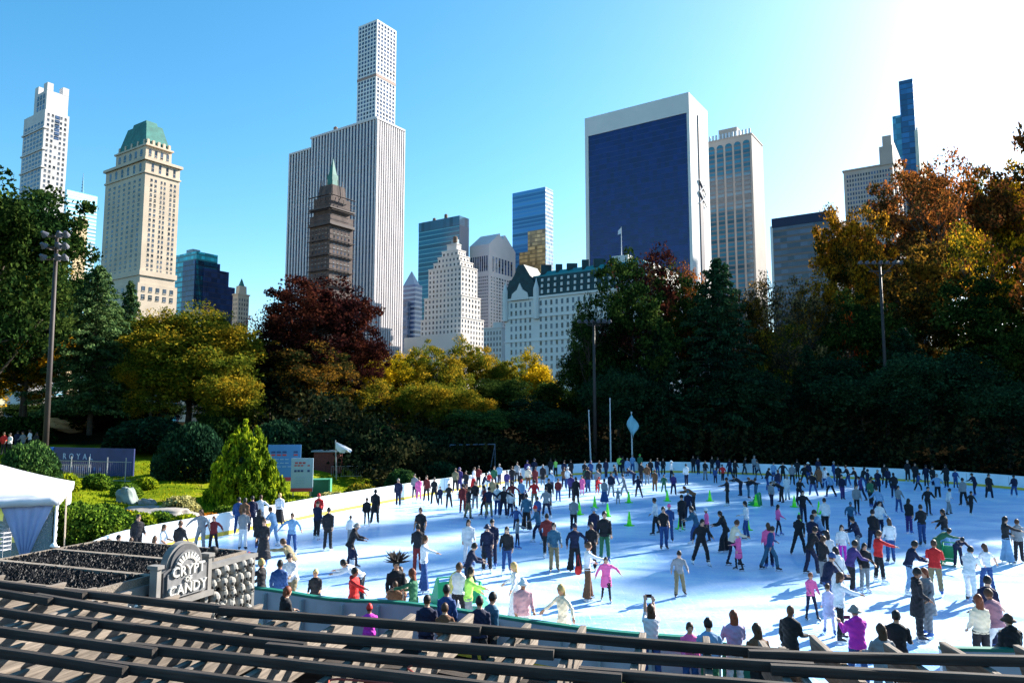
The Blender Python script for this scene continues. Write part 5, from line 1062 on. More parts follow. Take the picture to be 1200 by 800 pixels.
for px, yb, lb in ((679, 603, 'left of the pair near the child in red'), (697, 595, 'right of the pair near the child in red'), (712, 605, 'half hidden behind the tall man in the open jacket'), (737, 589, 'beside the tiny child left of centre'), (737.5, 616, 'alone on open ice left of centre'), (782, 587, 'beside the child in green'), (797, 620, 'in front of the skater in black at the centre'), (832, 587, 'left of the man stretching an arm'), (876, 621, 'at the feet of the woman in white top and blue jeans'), (886, 593, 'behind the group holding each other right of centre'), (931, 594, 'between dark skaters in the right half, upper one'), (937, 617, 'in open ice behind the right hand crowd, nearest one there'), (960, 602, 'hidden partly by the skater in black on the right')):
    p = at_z(px, yb, 0); e = empty('traffic_cone', (p.x, p.y, .013), rnd.uniform(0, 1.5), 'lime green cone '+lb, 'cone', 'lime green cones on the ice'); inst('cone_body', ca_, e); inst('cone_base', cb_, e); inst('cone_collar', cc_, e)
# ------------------------------------------------------------------ blue wall, fence, barrier, posters
def facing(px0, yb, z0, px1, Y0, Y1):
    a = at_y(px0, 485, Y0); b = at_y(px1, 485, Y1); return a, b
a = at_y(60, 485, 57); b = at_y(160, 485, 54); L_ = ((b-a).xy).length; ang = math.atan2(b.y-a.y, b.x-a.x); zb = 1.15
wl = empty('banner_wall', (a.x, a.y, zb), ang, 'dark blue banner wall with pale ROYAL lettering behind the fence on the left', 'banner'); nb = mat('banner_navy', (.015, .03, .13), rough=.5, noise=.2, scale=1)
mb = MB(); mb.box((L_/2, 0, 1.0), (L_, .1, 2.6)); mb.build('panel', nb, wl); mb = MB(); mb.box((.3, -.08, 1.0), (.55, .06, 2.6)); mb.build('bright_end', mat('banner_blue', (.03, .16, .6)), wl)
t_ = xform(text_mb('ROYAL', .62, .01, spacing=1.9), Matrix.Translation((L_*.36, -.07, 1.62)) @ Matrix.Rotation(R(90), 4, 'X')); t_.build('lettering', mat('banner_text', (.4, .46, .62)), wl, recalc=False)
mb = MB()
for i in range(9): mb.box((.9+i*.58, -.07, .75), (.2, .02, .26)); mb.box((.9+i*.58, -.07, .2), (.1+.2*(i % 2), .02, .12))
mb.build('emblem', mat('banner_emblem', (.09, .14, .34)), wl)
fe = empty('rail_fence', (a.x, a.y-2.2, zb-.3), ang, 'thin grey wire and rail fence in front of the blue banner wall', 'fence'); gm = mat('galvanised', (.36, .37, .38), rough=.45, metal=.5)
for i in range(7): mb = MB(); mb.tube([(i*1.75-1, 0, 0), (i*1.75-1, 0, 2.1)], .035, 6); mb.build('fence_post', gm, fe)
for z in (1.75, .45): mb = MB(); mb.tube([(-1, 0, z), (10, 0, z+.05)], .025, 6); mb.build('rail', gm, fe)
mb = MB()
for i in range(60): mb.tube([(-1+i*.185, 0, .45), (-1+i*.185, 0, 1.75)], .004, 3)
mb.build('wire_mesh', gm, fe)
def barrier(px, Y, rz, lb, w_=2.0):
    p = at_y(px, 485, Y); e = empty('crowd_barrier', (p.x, p.y, gz(p.x, p.y)), rz, lb, 'barrier', 'steel crowd barriers'); mb = MB(); mb.tube([(-w_/2, 0, .1), (-w_/2, 0, 1.05), (w_/2, 0, 1.05), (w_/2, 0, .1)], .02, 6); mb.tube([(-w_/2, 0, .2), (w_/2, 0, .2)], .02, 6); mb.build('frame', gm, e); mb = MB()
    for k in range(14): mb.tube([(-w_/2+w_*(k+1)/15, 0, .2), (-w_/2+w_*(k+1)/15, 0, 1.05)], .009, 4)
    mb.build('bars', gm, e); mb = MB(); mb.box((-w_/3, 0, .05), (.05, .5, .04)); mb.box((w_/3, 0, .05), (.05, .5, .04)); mb.build('foot', gm, e)
barrier(92, 50.5, .1, 'steel crowd barrier in front of the blue banner wall'); barrier(445, 66, .2, 'steel crowd barrier left of the far left boards', 2.6); barrier(408, 63, .2, 'steel crowd barrier right of the poster boards', 2.6)
def poster(px, Y, w_, h_, zb, rz, lb, cols, name='poster_board'):
    p = at_y(px, 485, Y); e = empty(name, (p.x, p.y, gz(p.x, p.y)+zb), rz, lb, 'sign'); mb = MB(); mb.box((0, 0, h_/2), (w_, .08, h_)); mb.build('panel', cols[0], e)
    mb = MB(); mb.box((0, -.06, h_*.06), (w_*.98, .03, h_*.1)); mb.build('lower_band', cols[1], e)
    for z, hh, wf, c in cols[2]:
        n = max(3, int(wf*7)); mb = MB()
        for k in range(n):
            if k % 4 == 3: continue
            x = (k-(n-1)/2)*w_*wf/n; mb.box((x, -.055, h_*z), (w_*wf/n*.72, .02, h_*hh))
        mb.build('blurred_print', c, e)
    for x in (-w_*.4, w_*.4): mb = MB(); mb.tube([(x, .1, -zb-.2), (x, .1, h_*.5)], .04, 6); mb.build('post', gm, e)
pw = mat('poster_pale', (.3, .42, .54), rough=.6); pb = mat('poster_blue', (.06, .2, .45), rough=.6); pr = mat('print_red', (.45, .06, .07)); pn = mat('print_navy', (.03, .06, .18)); pg = mat('print_grey', (.25, .38, .5))
poster(335, 53, 2.3, 2.6, .6, R(8), 'large blue poster board partly hidden by the lime cypress', (pb, pr, [(.8, .05, .85, pn), (.72, .045, .85, pr), (.6, .02, .6, pw), (.5, .02, .6, pw), (.4, .02, .5, pw)]))
poster(356, 51, 1.5, 2.3, .45, R(4), 'pale poster board with red and navy print right of the blue one', (pw, pr, [(.86, .05, .7, pr), (.78, .035, .75, pr), (.62, .06, .75, pn), (.42, .02, .6, pg), (.34, .02, .6, pg), (.26, .02, .6, pg)]))
p = at_y(377, 485, 52); e = empty('utility_bin', (p.x, p.y, gz(p.x, p.y)), .1, 'dark green utility box beside the pale poster board', 'box'); mb = MB(); mb.box((0, 0, .65), (1.3, .8, 1.3)); mb.build('bin_body', mat('bin_green', (.02, .12, .07)), e); mb = MB(); mb.box((0, 0, 1.33), (1.4, .9, .07)); mb.box((.72, 0, .68), (.12, .85, 1.4)); mb.build('lid', mat('bin_edge', (.05, .25, .15)), e)
# awning with pole beyond the bin, football-cage frame
p = at_y(396, 485, 62); e = empty('patio_umbrella', (p.x, p.y, gz(p.x, p.y)), 0, 'small white folded umbrella leaning over the fence right of the posters', 'umbrella'); mb = MB(); mb.tube([(0, 0, 0), (-.15, 0, 3.3)], .05, 6); mb.build('pole', gm, e); mb = MB(); mb.rings([[Vector((-.1+r*math.cos(t)+.9*q, r*math.sin(t)*.4, z+.15*math.sin(3*t))) for t in np.linspace(0, 6.283, 11)[:-1]] for r, z, q in ((.05, 3.0, 0), (.4, 2.7, .4), (.55, 2.4, .9), (.3, 2.35, 1.1))]); mb.build('canopy', tw, e)
p = at_y(398, 485, 64); e = empty('red_stall', (p.x-.9, p.y, gz(p.x, p.y)), 0, 'low dull red stall behind the green utility box', 'stall'); mb = MB(); mb.box((0, 0, .9), (2.2, 1.2, 1.8)); mb.build('counter', mat('stall_red', (.12, .03, .025), noise=.3), e); mb = MB(); mb.box((0, 0, 1.9), (2.6, 1.6, .12)); mb.build('stall_roof', mat('stall_roof', (.2, .25, .3)), e)
p = at_y(555, 485, 74); e = empty('goal_frame', (p.x, p.y, gz(p.x, p.y)), -.1, 'grey tubular frame standing behind the far left boards', 'frame')
mb = MB(); mb.tube([(-2.4, 0, 0), (-2.4, 0, 3.0), (2.2, 0, 3.1), (2.2, 0, 0)], .05, 6); mb.tube([(2.2, 0, 3.1), (1.5, 1, 0)], .04, 6); mb.tube([(-2.4, 0, 3.0), (-2.9, 1, 0)], .04, 6); mb.build('tube_frame', mat('frame_blue', (.14, .18, .26)), e)
# rocks
def rock(px, yb, zb_, w_, d_, h_, lb, seed, m):
    p = at_z(px, yb, zb_); rg = np.random.default_rng(seed); bm = bmesh.new(); bmesh.ops.create_icosphere(bm, subdivisions=4, radius=1); ph = rg.uniform(0, 6, 6)
    for v in bm.verts:
        c = v.co; k = 1+.16*math.sin(c.x*3+ph[0])*math.cos(c.y*4+ph[1])+.09*math.sin(c.z*7+ph[2]+c.x*5)+.035*math.sin(c.y*15+ph[3])+.03*math.sin(c.x*19+ph[4]); v.co = Vector((c.x*w_*k, c.y*d_*k, c.z*h_*k if c.z < .5 else (.5+(c.z-.5)*.4)*h_*k))
    me = bpy.data.meshes.new('boulder'); bm.to_mesh(me); bm.free(); me.materials.append(m); me.polygons.foreach_set('use_smooth', [True]*len(me.polygons)); o = bpy.data.objects.new('boulder', me); C.objects.link(o); o.location = (p.x, p.y, gz(p.x, p.y)); tag(o, lb, 'boulder', 'boulders in the garden'); return o
rk = mat('rock_grey', (.24, .22, .2), rough=.9, noise=.35, scale=1.5, bump=.8); rk2 = mat('rock_slate', (.2, .24, .22), rough=.9, noise=.35, scale=1.5, bump=.8)
rock(182, 586, 1.2, 2.3, 1.6, .55, 'wide flat brown grey boulder in the garden left of the straw grass', 3, rk); o = rock(150, 580, 1.2, .6, .5, 1.25, 'upright slate grey boulder at the left end of the flat rock', 4, rk2); o.rotation_euler = (0, R(-18), 0)
rock(172, 578, 1.3, .5, .4, .5, 'small boulder perched behind the flat rock', 5, rk); rock(238, 592, 1, .6, .4, .35, 'small pale boulder right of the straw grass mound', 6, rk); rock(128, 603, .8, .4, .3, .3, 'small boulder at the edge of the dark hedge', 7, rk)
p = at_y(88, 485, 72); rock(88, 520, 1.9, 2.6, 1.2, .9, 'tan rock outcrop in the trees above the blue banner wall', 8, mat('rock_tan', (.4, .25, .12), rough=.9, noise=.3, scale=1)).location = (p.x, p.y, gz(p.x, p.y)+1.2)
# ------------------------------------------------------------------ people
PEOPLE = """
313 661 .97|black jacket|black trousers|blond short|reach|l
333 664 .97|blue jacket|navy trousers|black short|stand|a
344 654 1.0|white jacket|khaki trousers|black cap|lean|c
370 671 .85|black vest|black trousers|blond short|stand|c
334 693 1|black coat|black trousers|auburn long|stand|ar|W
415 670 .95|red coat|maroon trousers|black short|reach|r
424 660 1|white sweater|black trousers|black short|bent|l
466 660 1.05|black coat|black skirt|plume|stand|c
468 671 .9|beige sweater|brown trousers|brown short|stand|c
466 690 .8|brown jacket|grey trousers|brown short|stand|a
485 672 1|green vest|black trousers|auburn long|reach|l
497 632 1.03|white sweater|blue wide|brown long|reach|r
493 598 1.03|black tshirt|black trousers|black short|stand|c
490 618 1|black jacket|maroon trousers|black short|stand|a
529 668 .95|yellow jacket|white trousers|black cap|lean|r
537 665 1|white shirt|black trousers|brown short|stand|ar
549 670 1|lime sweater|grey wide|black long|reach|r
523 692 1|blue sweater|blue jeans|black beanie|stand|a|W
500 704 1|navy jacket|navy trousers|black cap|stand|a|W
521 713 .95|brown sweater|brown trousers|brown short|stand|a|W
562 706 1|navy jacket|black trousers|black beanie|stand|a|W
575 701 1|teal jacket|black trousers|black beanie|stand|ar|W
433 713 .8|magenta jacket|black trousers|red beanie|stand|a|W
548 643 .98|navy jacket|navy trousers|black short|lean|r
605 664 1|white dress|white skirt|blond long|out|l
613 684 1.0|rose jacket|white trousers|white hat|stand|c
660 690 1|cream dress|cream skirt|blond long|out|cl
763 715 1|white tshirt|blue jeans|brown long|photo|a|W
822 722 1|paleblue jacket|green trousers|black short|stand|a|W
860 722 1|multi jacket|white trousers|auburn long|stand|a|W
888 738 1|brown jacket|black trousers|brown long|stand|a|W
808 735 .9|pink sweater|blue jeans|brown short|stand|c|W
925 715 1.03|black jacket|black trousers|bald|stand|ar|W
1003 716 1|magenta hoodie|blue jeans|grey hat|hold|a|W
1033 738 1|grey jacket|grey trousers|brown long|stand|a|W
1050 722 1|black jacket|black trousers|black short|stand|ar|W
1147 703 1|cream sweater|black trousers|auburn long|stand|a|W
1156 681 1.02|navy tshirt|navy trousers|black short|stand|ar
1168 702 1|mauve jacket|white trousers|brown short|lean|a
1184 727 1|black coat|black trousers|brown hat|stand|a|W
1073 672 1.02|black coat|black trousers|black beanie|stand|r
1085 671 1|grey coat|grey trousers|auburn long|stand|l
1063 640 1|navy jacket|paleblue jeans|black short|lean|r
1094 641 1.03|red jacket|khaki trousers|brown short|lean|ar
1134 648 1|white hoodie|white trousers|black short|lean|ar
1155 641 .9|white tshirt|blue jeans|brown long|out|a
1177 609 1.02|black sweater|paleblue wide|black long|reach|r
1121 630 .8|navy jacket|navy trousers|black beanie|bent|c
1097 622 .9|green jacket|green trousers|black short|bent|r
1079 594 1.02|black sweater|blue jeans|black short|stand|a
1106 600 1|black jacket|paleblue wide|black long|reach|l
1064 587 .95|black jacket|purple trousers|black long|stand|ar
1086 573 .98|black sweater|black leggings|black short|skate|c
1042 611 .97|white sweater|blue jeans|brown long|stand|a
1098 557 1|paleblue jacket|black trousers|grey short|out|a
1137 577 .8|black jacket|black trousers|black short|out|c
1142 557 .95|navy jacket|navy trousers|black cap|lean|l
1188 558 .9|navy jacket|blue trousers|black short|stand|a
1063 541 1.05|black jacket|black trousers|grey short|stand|c
1072 544 1|black coat|black trousers|black short|stand|c
1085 546 1|navy jacket|navy trousers|black short|stand|a
1092 548 .95|black jacket|navy trousers|black beanie|stand|c
1108 546 1.05|black coat|black trousers|black short|stand|a
1119 551 .85|blue jacket|blue trousers|black short|stand|c
1036 545 1|black jacket|black trousers|black short|stand|c
1040 549 .95|navy jacket|black trousers|black long|stand|a
1028 552 1|navy coat|black trousers|grey short|stand|c
1022 600 1.04|black sweater|navy trousers|black short|stand|ar
1028 626 1|red jacket|black trousers|brown short|reach|r
986 618 .9|white sweater|magenta leggings|black long|stand|c
996 591 .82|teal jacket|navy trousers|teal beanie|skate|c
1003 570 1|grey sweater|black leggings|black long|stand|c
1029 574 1|paleblue sweater|navy trousers|black short|skate|a
986 558 .97|navy jacket|purple trousers|black long|stand|c
973 557 1|paleblue jacket|black trousers|black short|skate|al
966 586 1|white sweater|black trousers|black short|stand|a
952 556 1|black jacket|blue trousers|black short|skate|a
976 542 1|blue jacket|blue trousers|grey short|out|r
994 548 1|black jacket|blue trousers|black short|lean|l
1003 550 .95|black sweater|navy trousers|black short|lean|l
1010 550 1|black jacket|blue jeans|black long|lean|r
1016 551 1|navy jacket|navy trousers|black short|stand|r
916 565 1|black jacket|black trousers|grey short|bent|l
922 558 1|white sweater|white trousers|grey long|stand|a
928 545 1|grey jacket|black trousers|brown short|stand|c
934 540 1|black jacket|black trousers|black short|stand|a
936 563 .95|black coat|navy trousers|black short|lean|c
942 546 1|black jacket|black trousers|brown short|skate|c
947 543 1|navy jacket|blue trousers|white hat|stand|a
956 537 1|navy coat|navy trousers|grey short|stand|c
906 543 .97|paleblue jacket|blue trousers|black short|stand|c
917 543 .95|black jacket|black trousers|black short|out|c
911 593 .85|pink sweater|navy leggings|black long|stand|r
951 606 1.03|navy jacket|black trousers|black short|stand|ar
948 623 1|black jacket|navy trousers|black short|lean|r
961 603 1|paleblue jacket|navy trousers|black beanie|lean|l
969 626 1|white sweater|white trousers|black long|stand|a
980 646 1|white coat|white trousers|black long|stand|a
967 656 1.02|navy jacket|blue jeans|blue beanie|lean|r
949 674 .75|pink sweater|navy leggings|auburn short|stand|c
970 688 .75|lilac dress|lilac leggings|brown short|stand|a
982 676 .98|white jacket|black trousers|brown long|reach|r
897 620 .95|blue sweater|teal trousers|black short|skate|r
904 618 .95|pink jacket|navy trousers|brown long|stand|a
874 590 1|white sweater|blue jeans|black long|stand|l
852 562 1|black jacket|black trousers|black beanie|reach|l
838 549 .75|blue jacket|navy trousers|brown short|stand|c
834 536 1|black jacket|black trousers|brown short|stand|c
841 537 1|navy jacket|black trousers|black short|stand|c
855 539 1|navy coat|navy trousers|black short|stand|a
861 540 1|black coat|black trousers|black short|stand|c
870 537 1|black jacket|black trousers|black short|skate|r
882 534 1.05|grey jacket|navy trousers|grey short|stand|c
889 541 1|grey sweater|navy leggings|black short|skate|l
868 559 1|black jacket|navy trousers|black short|bent|l
876 562 .95|navy jacket|teal trousers|black short|bent|r
886 561 1|black sweater|teal trousers|brown short|bent|l
812 535 1|black jacket|black trousers|black short|stand|c
818 536 1|navy jacket|black trousers|black short|stand|a
786 541 1|white jacket|black trousers|white hat|stand|r
789 556 .9|purple jacket|navy trousers|black short|stand|c
778 558 .82|green jacket|green trousers|black short|skate|c
767 552 .95|brown jacket|brown trousers|brown short|stand|a
762 539 1|black jacket|black trousers|black short|stand|c
770 538 1|navy jacket|blue trousers|black short|stand|a
777 538 .95|black sweater|black trousers|black short|stand|c
751 543 1|black jacket|black trousers|black short|stand|c
749 533 1.05|green jacket|black trousers|green hat|stand|a
741 534 1.05|paleblue jacket|blue trousers|grey short|stand|c
743 550 1|navy jacket|navy trousers|black short|bent|l
813 572 1|brown jacket|black trousers|auburn short|bent|l
806 577 .9|navy jacket|navy trousers|teal beanie|stand|a
799 583 1|black jacket|black trousers|black beanie|stand|a
768 586 1|white sweater|black trousers|black short|stand|l
777 597 1.03|black tshirt|blue jeans|black short|stand|c
784 594 .95|blue jacket|blue trousers|pink beanie|stand|a
816 598 1|teal jacket|blue jeans|black long|lean|l
828 598 .85|pink sweater|navy trousers|white beanie|stand|l
821 613 1.04|black hoodie|black trousers|black short|skate|c
850 604 1|black coat|black wide|black long|lean|l
857 615 1.02|cream sweater|navy leggings|brown short|lean|r
865 627 .78|pink coat|black leggings|white beanie|stand|l
795 650 .85|grey sweater|khaki trousers|black beanie|skate|c
708 603 1.12|black jacket|green jeans|black short|stand|c
693 616 1|black sweater|black trousers|black short|stand|c
673 617 1|navy jacket|black wide|navy beanie|out|c
649 616 1.02|teal jacket|khaki trousers|black short|stand|c
688 640 1|white sweater|brown wide|brown short|reach|r
710 655 .78|pink coat|black leggings|black long|out|c
631 597 .97|teal jacket|navy trousers|red beanie|skate|l
641 605 1|maroon jacket|black trousers|black short|stand|a
606 610 .72|grey sweater|navy leggings|black short|reach|r
617 581 1.05|teal jacket|black wide|black short|stand|a
605 595 .7|blue jacket|navy trousers|blue beanie|out|c
594 620 .98|black jacket|blue jeans|black long|stand|c
577 612 1.02|navy jacket|navy trousers|black cap|stand|c
571 618 1|navy coat|black trousers|navy hat|stand|c
549 612 1|white jacket|white trousers|black long|stand|c
590 572 1|black jacket|navy trousers|black short|out|c
583 570 1.02|white sweater|blue jeans|black short|stand|a
573 573 1|navy jacket|khaki trousers|black short|out|a
568 571 .98|maroon jacket|black trousers|black long|stand|l
600 566 1|maroon sweater|black trousers|black short|out|a
611 564 1|paleblue sweater|black trousers|red short|stand|a
626 564 1|red sweater|khaki trousers|black short|out|a
630 584 .8|blue jacket|navy trousers|black short|stand|a
610 555 .8|black jacket|black trousers|brown short|stand|c
619 548 1|cream sweater|brown trousers|white hat|stand|c
627 549 1|maroon coat|maroon trousers|black short|stand|a
618 541 1|purple jacket|navy trousers|purple beanie|stand|c
626 538 1.05|navy jacket|navy trousers|navy hat|stand|c
585 544 1|paleblue jacket|navy trousers|grey short|stand|a
573 554 .85|red vest|white trousers|white beanie|stand|c
577 562 .9|khaki jacket|khaki trousers|brown short|stand|c
555 549 1|white jacket|red skirt|brown short|stand|r
561 544 1|maroon jacket|black trousers|black short|stand|a
539 547 1.02|purple coat|purple trousers|purple hat|stand|c
534 550 1|khaki jacket|black trousers|brown short|stand|a
546 553 .95|black jacket|navy trousers|black short|stand|c
526 569 .92|black tshirt|black trousers|black short|skate|c
543 568 1|maroon jacket|maroon trousers|black short|stand|a
549 573 1|black jacket|khaki trousers|black beanie|stand|r
546 570 .95|brown sweater|brown trousers|brown long|stand|c
516 571 .7|navy jacket|navy trousers|black short|stand|c
509 561 1|black tshirt|black trousers|black short|stand|c
500 559 1|maroon jacket|black trousers|brown long|stand|c
491 561 .9|pink jacket|pink trousers|brown short|stand|a
487 556 .97|grey jacket|navy trousers|black short|stand|c
467 563 1|navy jacket|navy trousers|grey short|stand|c
440 576 1.03|black coat|black trousers|black short|stand|a
430 585 .85|black jacket|black leggings|brown short|stand|c
411 606 .7|white jacket|grey trousers|brown short|stand|a
411 619 1|black coat|navy trousers|grey hat|lean|r
413 640 .6|navy jacket|white trousers|black short|stand|a
385 598 1.02|black jacket|black trousers|black short|stand|a
372 590 1|navy jacket|black trousers|brown cap|stand|a
374 581 .95|red jacket|black trousers|red beanie|stand|c
343 604 .98|paleblue jacket|blue jeans|brown short|out|c
344 636 1|khaki jacket|blue jeans|brown short|reachlean|l
322 599 1|paleblue jacket|paleblue jeans|brown short|lean|l
310 611 1|black dress|black skirt|brown short|stand|c
304 600 .98|black coat|black trousers|black long|stand|a
286 599 1|grey jacket|white trousers|brown short|stand|a
288 586 1|brown coat|black trousers|black long|stand|a
279 586 1|blue jacket|blue jeans|black short|stand|a
296 584 1|navy jacket|navy trousers|black short|stand|a
309 582 .98|white sweater|grey trousers|brown short|out|a
331 578 .97|white sweater|black skirt|blond short|stand|a
237 600 1.02|grey jacket|grey jeans|brown long|out|c
251 607 .85|maroon jacket|black trousers|auburn long|out|c
162 606 1.03|black hoodie|black trousers|black short|stand|cr
191 618 .95|white tshirt|white trousers|brown long|stand|r
211 614 1|black sweater|black trousers|brown short|stand|a
181 632 .9|brown sweater|brown trousers|brown long|stand|a
138 630 .9|blue jacket|blue trousers|black short|stand|r
153 633 .8|grey jacket|navy trousers|brown short|stand|a
127 635 .9|black jacket|black trousers|brown short|stand|a
291 652 .95|paleblue dress|blue skirt|red beanie|stand|a
61 641 1|white jacket|white trousers|white cap|stand|r|W
672 585 .97|grey jacket|black trousers|black short|stand|a
643 563 1.03|black jacket|black trousers|black short|stand|c
646 553 1|paleblue sweater|navy trousers|white short|stand|a
645 538 1|black jacket|black trousers|black short|stand|a
651 539 .95|lime vest|black trousers|brown short|stand|a
661 549 .97|brown jacket|navy trousers|brown short|stand|a
665 549 1|white sweater|blue jeans|white short|stand|c
669 557 1|purple jacket|navy trousers|black short|stand|a
675 561 1|black coat|black trousers|black short|stand|a
682 559 .8|pink coat|pink leggings|brown short|stand|c
689 549 1.08|black jacket|blue jeans|black short|stand|a
699 561 .75|red coat|red leggings|red beanie|lean|r
708 563 .95|grey sweater|blue skirt|black short|stand|a
716 555 1|navy jacket|grey trousers|black long|stand|c
724 573 .62|grey jacket|grey trousers|blond short|out|a
732 558 .95|grey sweater|grey trousers|black short|skate|l
696 598 .98|navy jacket|navy trousers|paleblue hat|stand|a
702 541 1|black coat|black trousers|black short|stand|c
710 539 1|navy jacket|navy trousers|black short|stand|a
692 541 1|blue jacket|navy trousers|blue hat|stand|a
685 542 1|black jacket|black trousers|black short|stand|c
687 549 .95|green jacket|black trousers|brown short|stand|a
669 540 1|black jacket|black trousers|black short|stand|a
661 541 1|navy jacket|black trousers|black short|stand|a
726 535 1|lime jacket|black trousers|black short|stand|c
730 536 1|black jacket|navy trousers|black short|stand|a
735 538 .98|paleblue jacket|paleblue trousers|grey short|stand|a
758 545 1|brown jacket|grey trousers|brown short|stand|c
600 548 1|black jacket|navy jeans|brown short|stand|a
594 553 .95|purple jacket|grey trousers|black short|stand|c
606 543 1|grey jacket|black trousers|black beanie|stand|a
579 548 1|green jacket|navy trousers|brown short|stand|c
566 557 1|navy sweater|grey jeans|black short|lean|r
598 575 .9|white jacket|navy jeans|brown long|stand|c
557 566 1|black hoodie|grey trousers|black short|stand|c
613 571 .8|purple jacket|navy leggings|black short|skate|a
636 546 1|black coat|grey trousers|grey short|stand|a
654 562 .9|maroon jacket|blue jeans|black short|stand|c
700 551 .95|grey hoodie|black trousers|black short|stand|c
722 547 1|black hoodie|blue trousers|black beanie|skate|l
804 545 1|white jacket|navy trousers|black short|stand|a
826 541 1|black hoodie|grey trousers|brown short|stand|c
847 546 .9|red jacket|black trousers|black short|skate|a
898 551 1|black hoodie|blue jeans|black short|lean|r
903 566 .9|grey hoodie|navy trousers|black short|stand|c
912 552 1|navy hoodie|blue trousers|brown short|stand|a
940 577 1|black hoodie|navy jeans|black long|out|c
959 548 1|brown coat|black trousers|black short|stand|a
966 549 .95|white hoodie|blue trousers|brown long|stand|c
982 546 1|black hoodie|black trousers|black beanie|stand|a
1009 561 .95|purple hoodie|navy trousers|black short|skate|l
1019 563 1|green jacket|black jeans|black short|stand|c
1047 556 1|black hoodie|navy trousers|black short|stand|a
1052 571 .9|grey jacket|blue jeans|black long|stand|c
1075 556 .85|blue hoodie|black trousers|black short|skate|r
1128 562 1|grey jacket|black trousers|black short|stand|a
1158 557 1|black coat|navy trousers|black short|stand|c
935 608 .95|black hoodie|black jeans|black short|skate|ar
1005 611 .95|navy hoodie|grey trousers|black short|lean|l
1012 640 .9|black hoodie|grey jeans|black long|stand|c
963 632 .95|black hoodie|grey trousers|brown long|stand|r
1030 590 .95|white hoodie|navy jeans|black long|stand|c
995 640 1|purple jacket|black trousers|black short|lean|r
1192 612 .95|grey hoodie|black trousers|brown short|stand|a
1110 575 .9|white jacket|grey trousers|black short|skate|r
1021 560 .95|black vest|grey jeans|black short|stand|a
748 560 .9|navy hoodie|black trousers|black short|skate|a
640 575 1|grey hoodie|navy jeans|black beanie|skate|a
8 508 1|red jacket|black trousers|brown short|stand|c|F58
14 509 1|white shirt|black trousers|black short|stand|c|F58
22 506 1|navy jacket|navy trousers|black short|stand|a|F62
29 507 1|grey jacket|blue jeans|black short|stand|c|F62
37 505 1|white tshirt|black trousers|brown long|stand|l|F62
44 508 1|black coat|black trousers|black short|stand|a|F60
441 551 1|maroon jacket|navy trousers|brown short|stand|c|F70
451 552 1|blue jacket|blue trousers|black short|stand|a|F70
460 553 1|black jacket|black trousers|grey short|stand|c|F70
471 553 1|red jacket|navy trousers|black short|stand|c|F69
476 555 1|white jacket|navy trousers|black short|stand|a|F69
395 553 1|navy jacket|navy trousers|black short|stand|a|F66
"""
COL = {'black': (.012, .012, .016), 'white': (.62, .62, .65), 'blue': (.02, .06, .19), 'navy': (.008, .012, .04), 'khaki': (.2, .16, .09), 'red': (.55, .02, .02), 'maroon': (.16, .018, .02), 'beige': (.5, .4, .3), 'brown': (.13, .06, .03), 'grey': (.2, .21, .23), 'green': (.025, .12, .06), 'yellow': (.7, .65, .2), 'lime': (.4, .75, .12), 'teal': (.03, .1, .17), 'magenta': (.5, .03, .4), 'pink': (.75, .12, .32), 'cream': (.72, .6, .45), 'paleblue': (.17, .3, .48), 'multi': (.3, .25, .4), 'rose': (.55, .3, .33), 'mauve': (.3, .15, .2), 'purple': (.05, .03, .14), 'lilac': (.5, .48, .7)}
HC = {'black': (.012, .01, .01), 'brown': (.06, .028, .014), 'blond': (.5, .33, .13), 'auburn': (.16, .04, .016), 'grey': (.22, .2, .19), 'white': (.7, .7, .7), 'red': COL['red'], 'blue': COL['blue'], 'navy': COL['navy'], 'teal': COL['teal'], 'pink': COL['pink'], 'purple': COL['purple'], 'green': (.05, .4, .05), 'paleblue': COL['paleblue']}
SKINS = [(.5, .27, .18), (.42, .21, .13), (.28, .13, .075), (.55, .32, .22), (.13, .06, .035)]
def cm(c, tag_): 
    col = COL[c] if tag_ != 'hair' else HC[c]
    return mat(f'{tag_}_{c}', col, rough=.8 if tag_ != 'hair' else .55, noise=.16, scale=5, bump=.9)
skin_ms = [mat(f'skin_{i}', c, rough=.55, noise=.06, scale=6) for i, c in enumerate(SKINS)]
boot_b = mat('skate_boot_black', (.02, .02, .03), rough=.35); boot_w = mat('skate_boot_white', (.7, .7, .72), rough=.35); boot_l = mat('skate_boot_blue', (.03, .1, .35), rough=.35); blade_m = mat('skate_blade', (.55, .57, .6), rough=.25, metal=.9); shoe_m = mat('street_shoe', (.05, .05, .055), rough=.6); eye_m = mat('eye_dark', (.02, .015, .015), rough=.3); lip_m = mat('lip', (.35, .1, .09), rough=.5)
phone_m = mat('phone', (.02, .02, .025), rough=.2)
def Rx(a): return Matrix.Rotation(a, 3, 'X')
def Ry(a): return Matrix.Rotation(a, 3, 'Y')
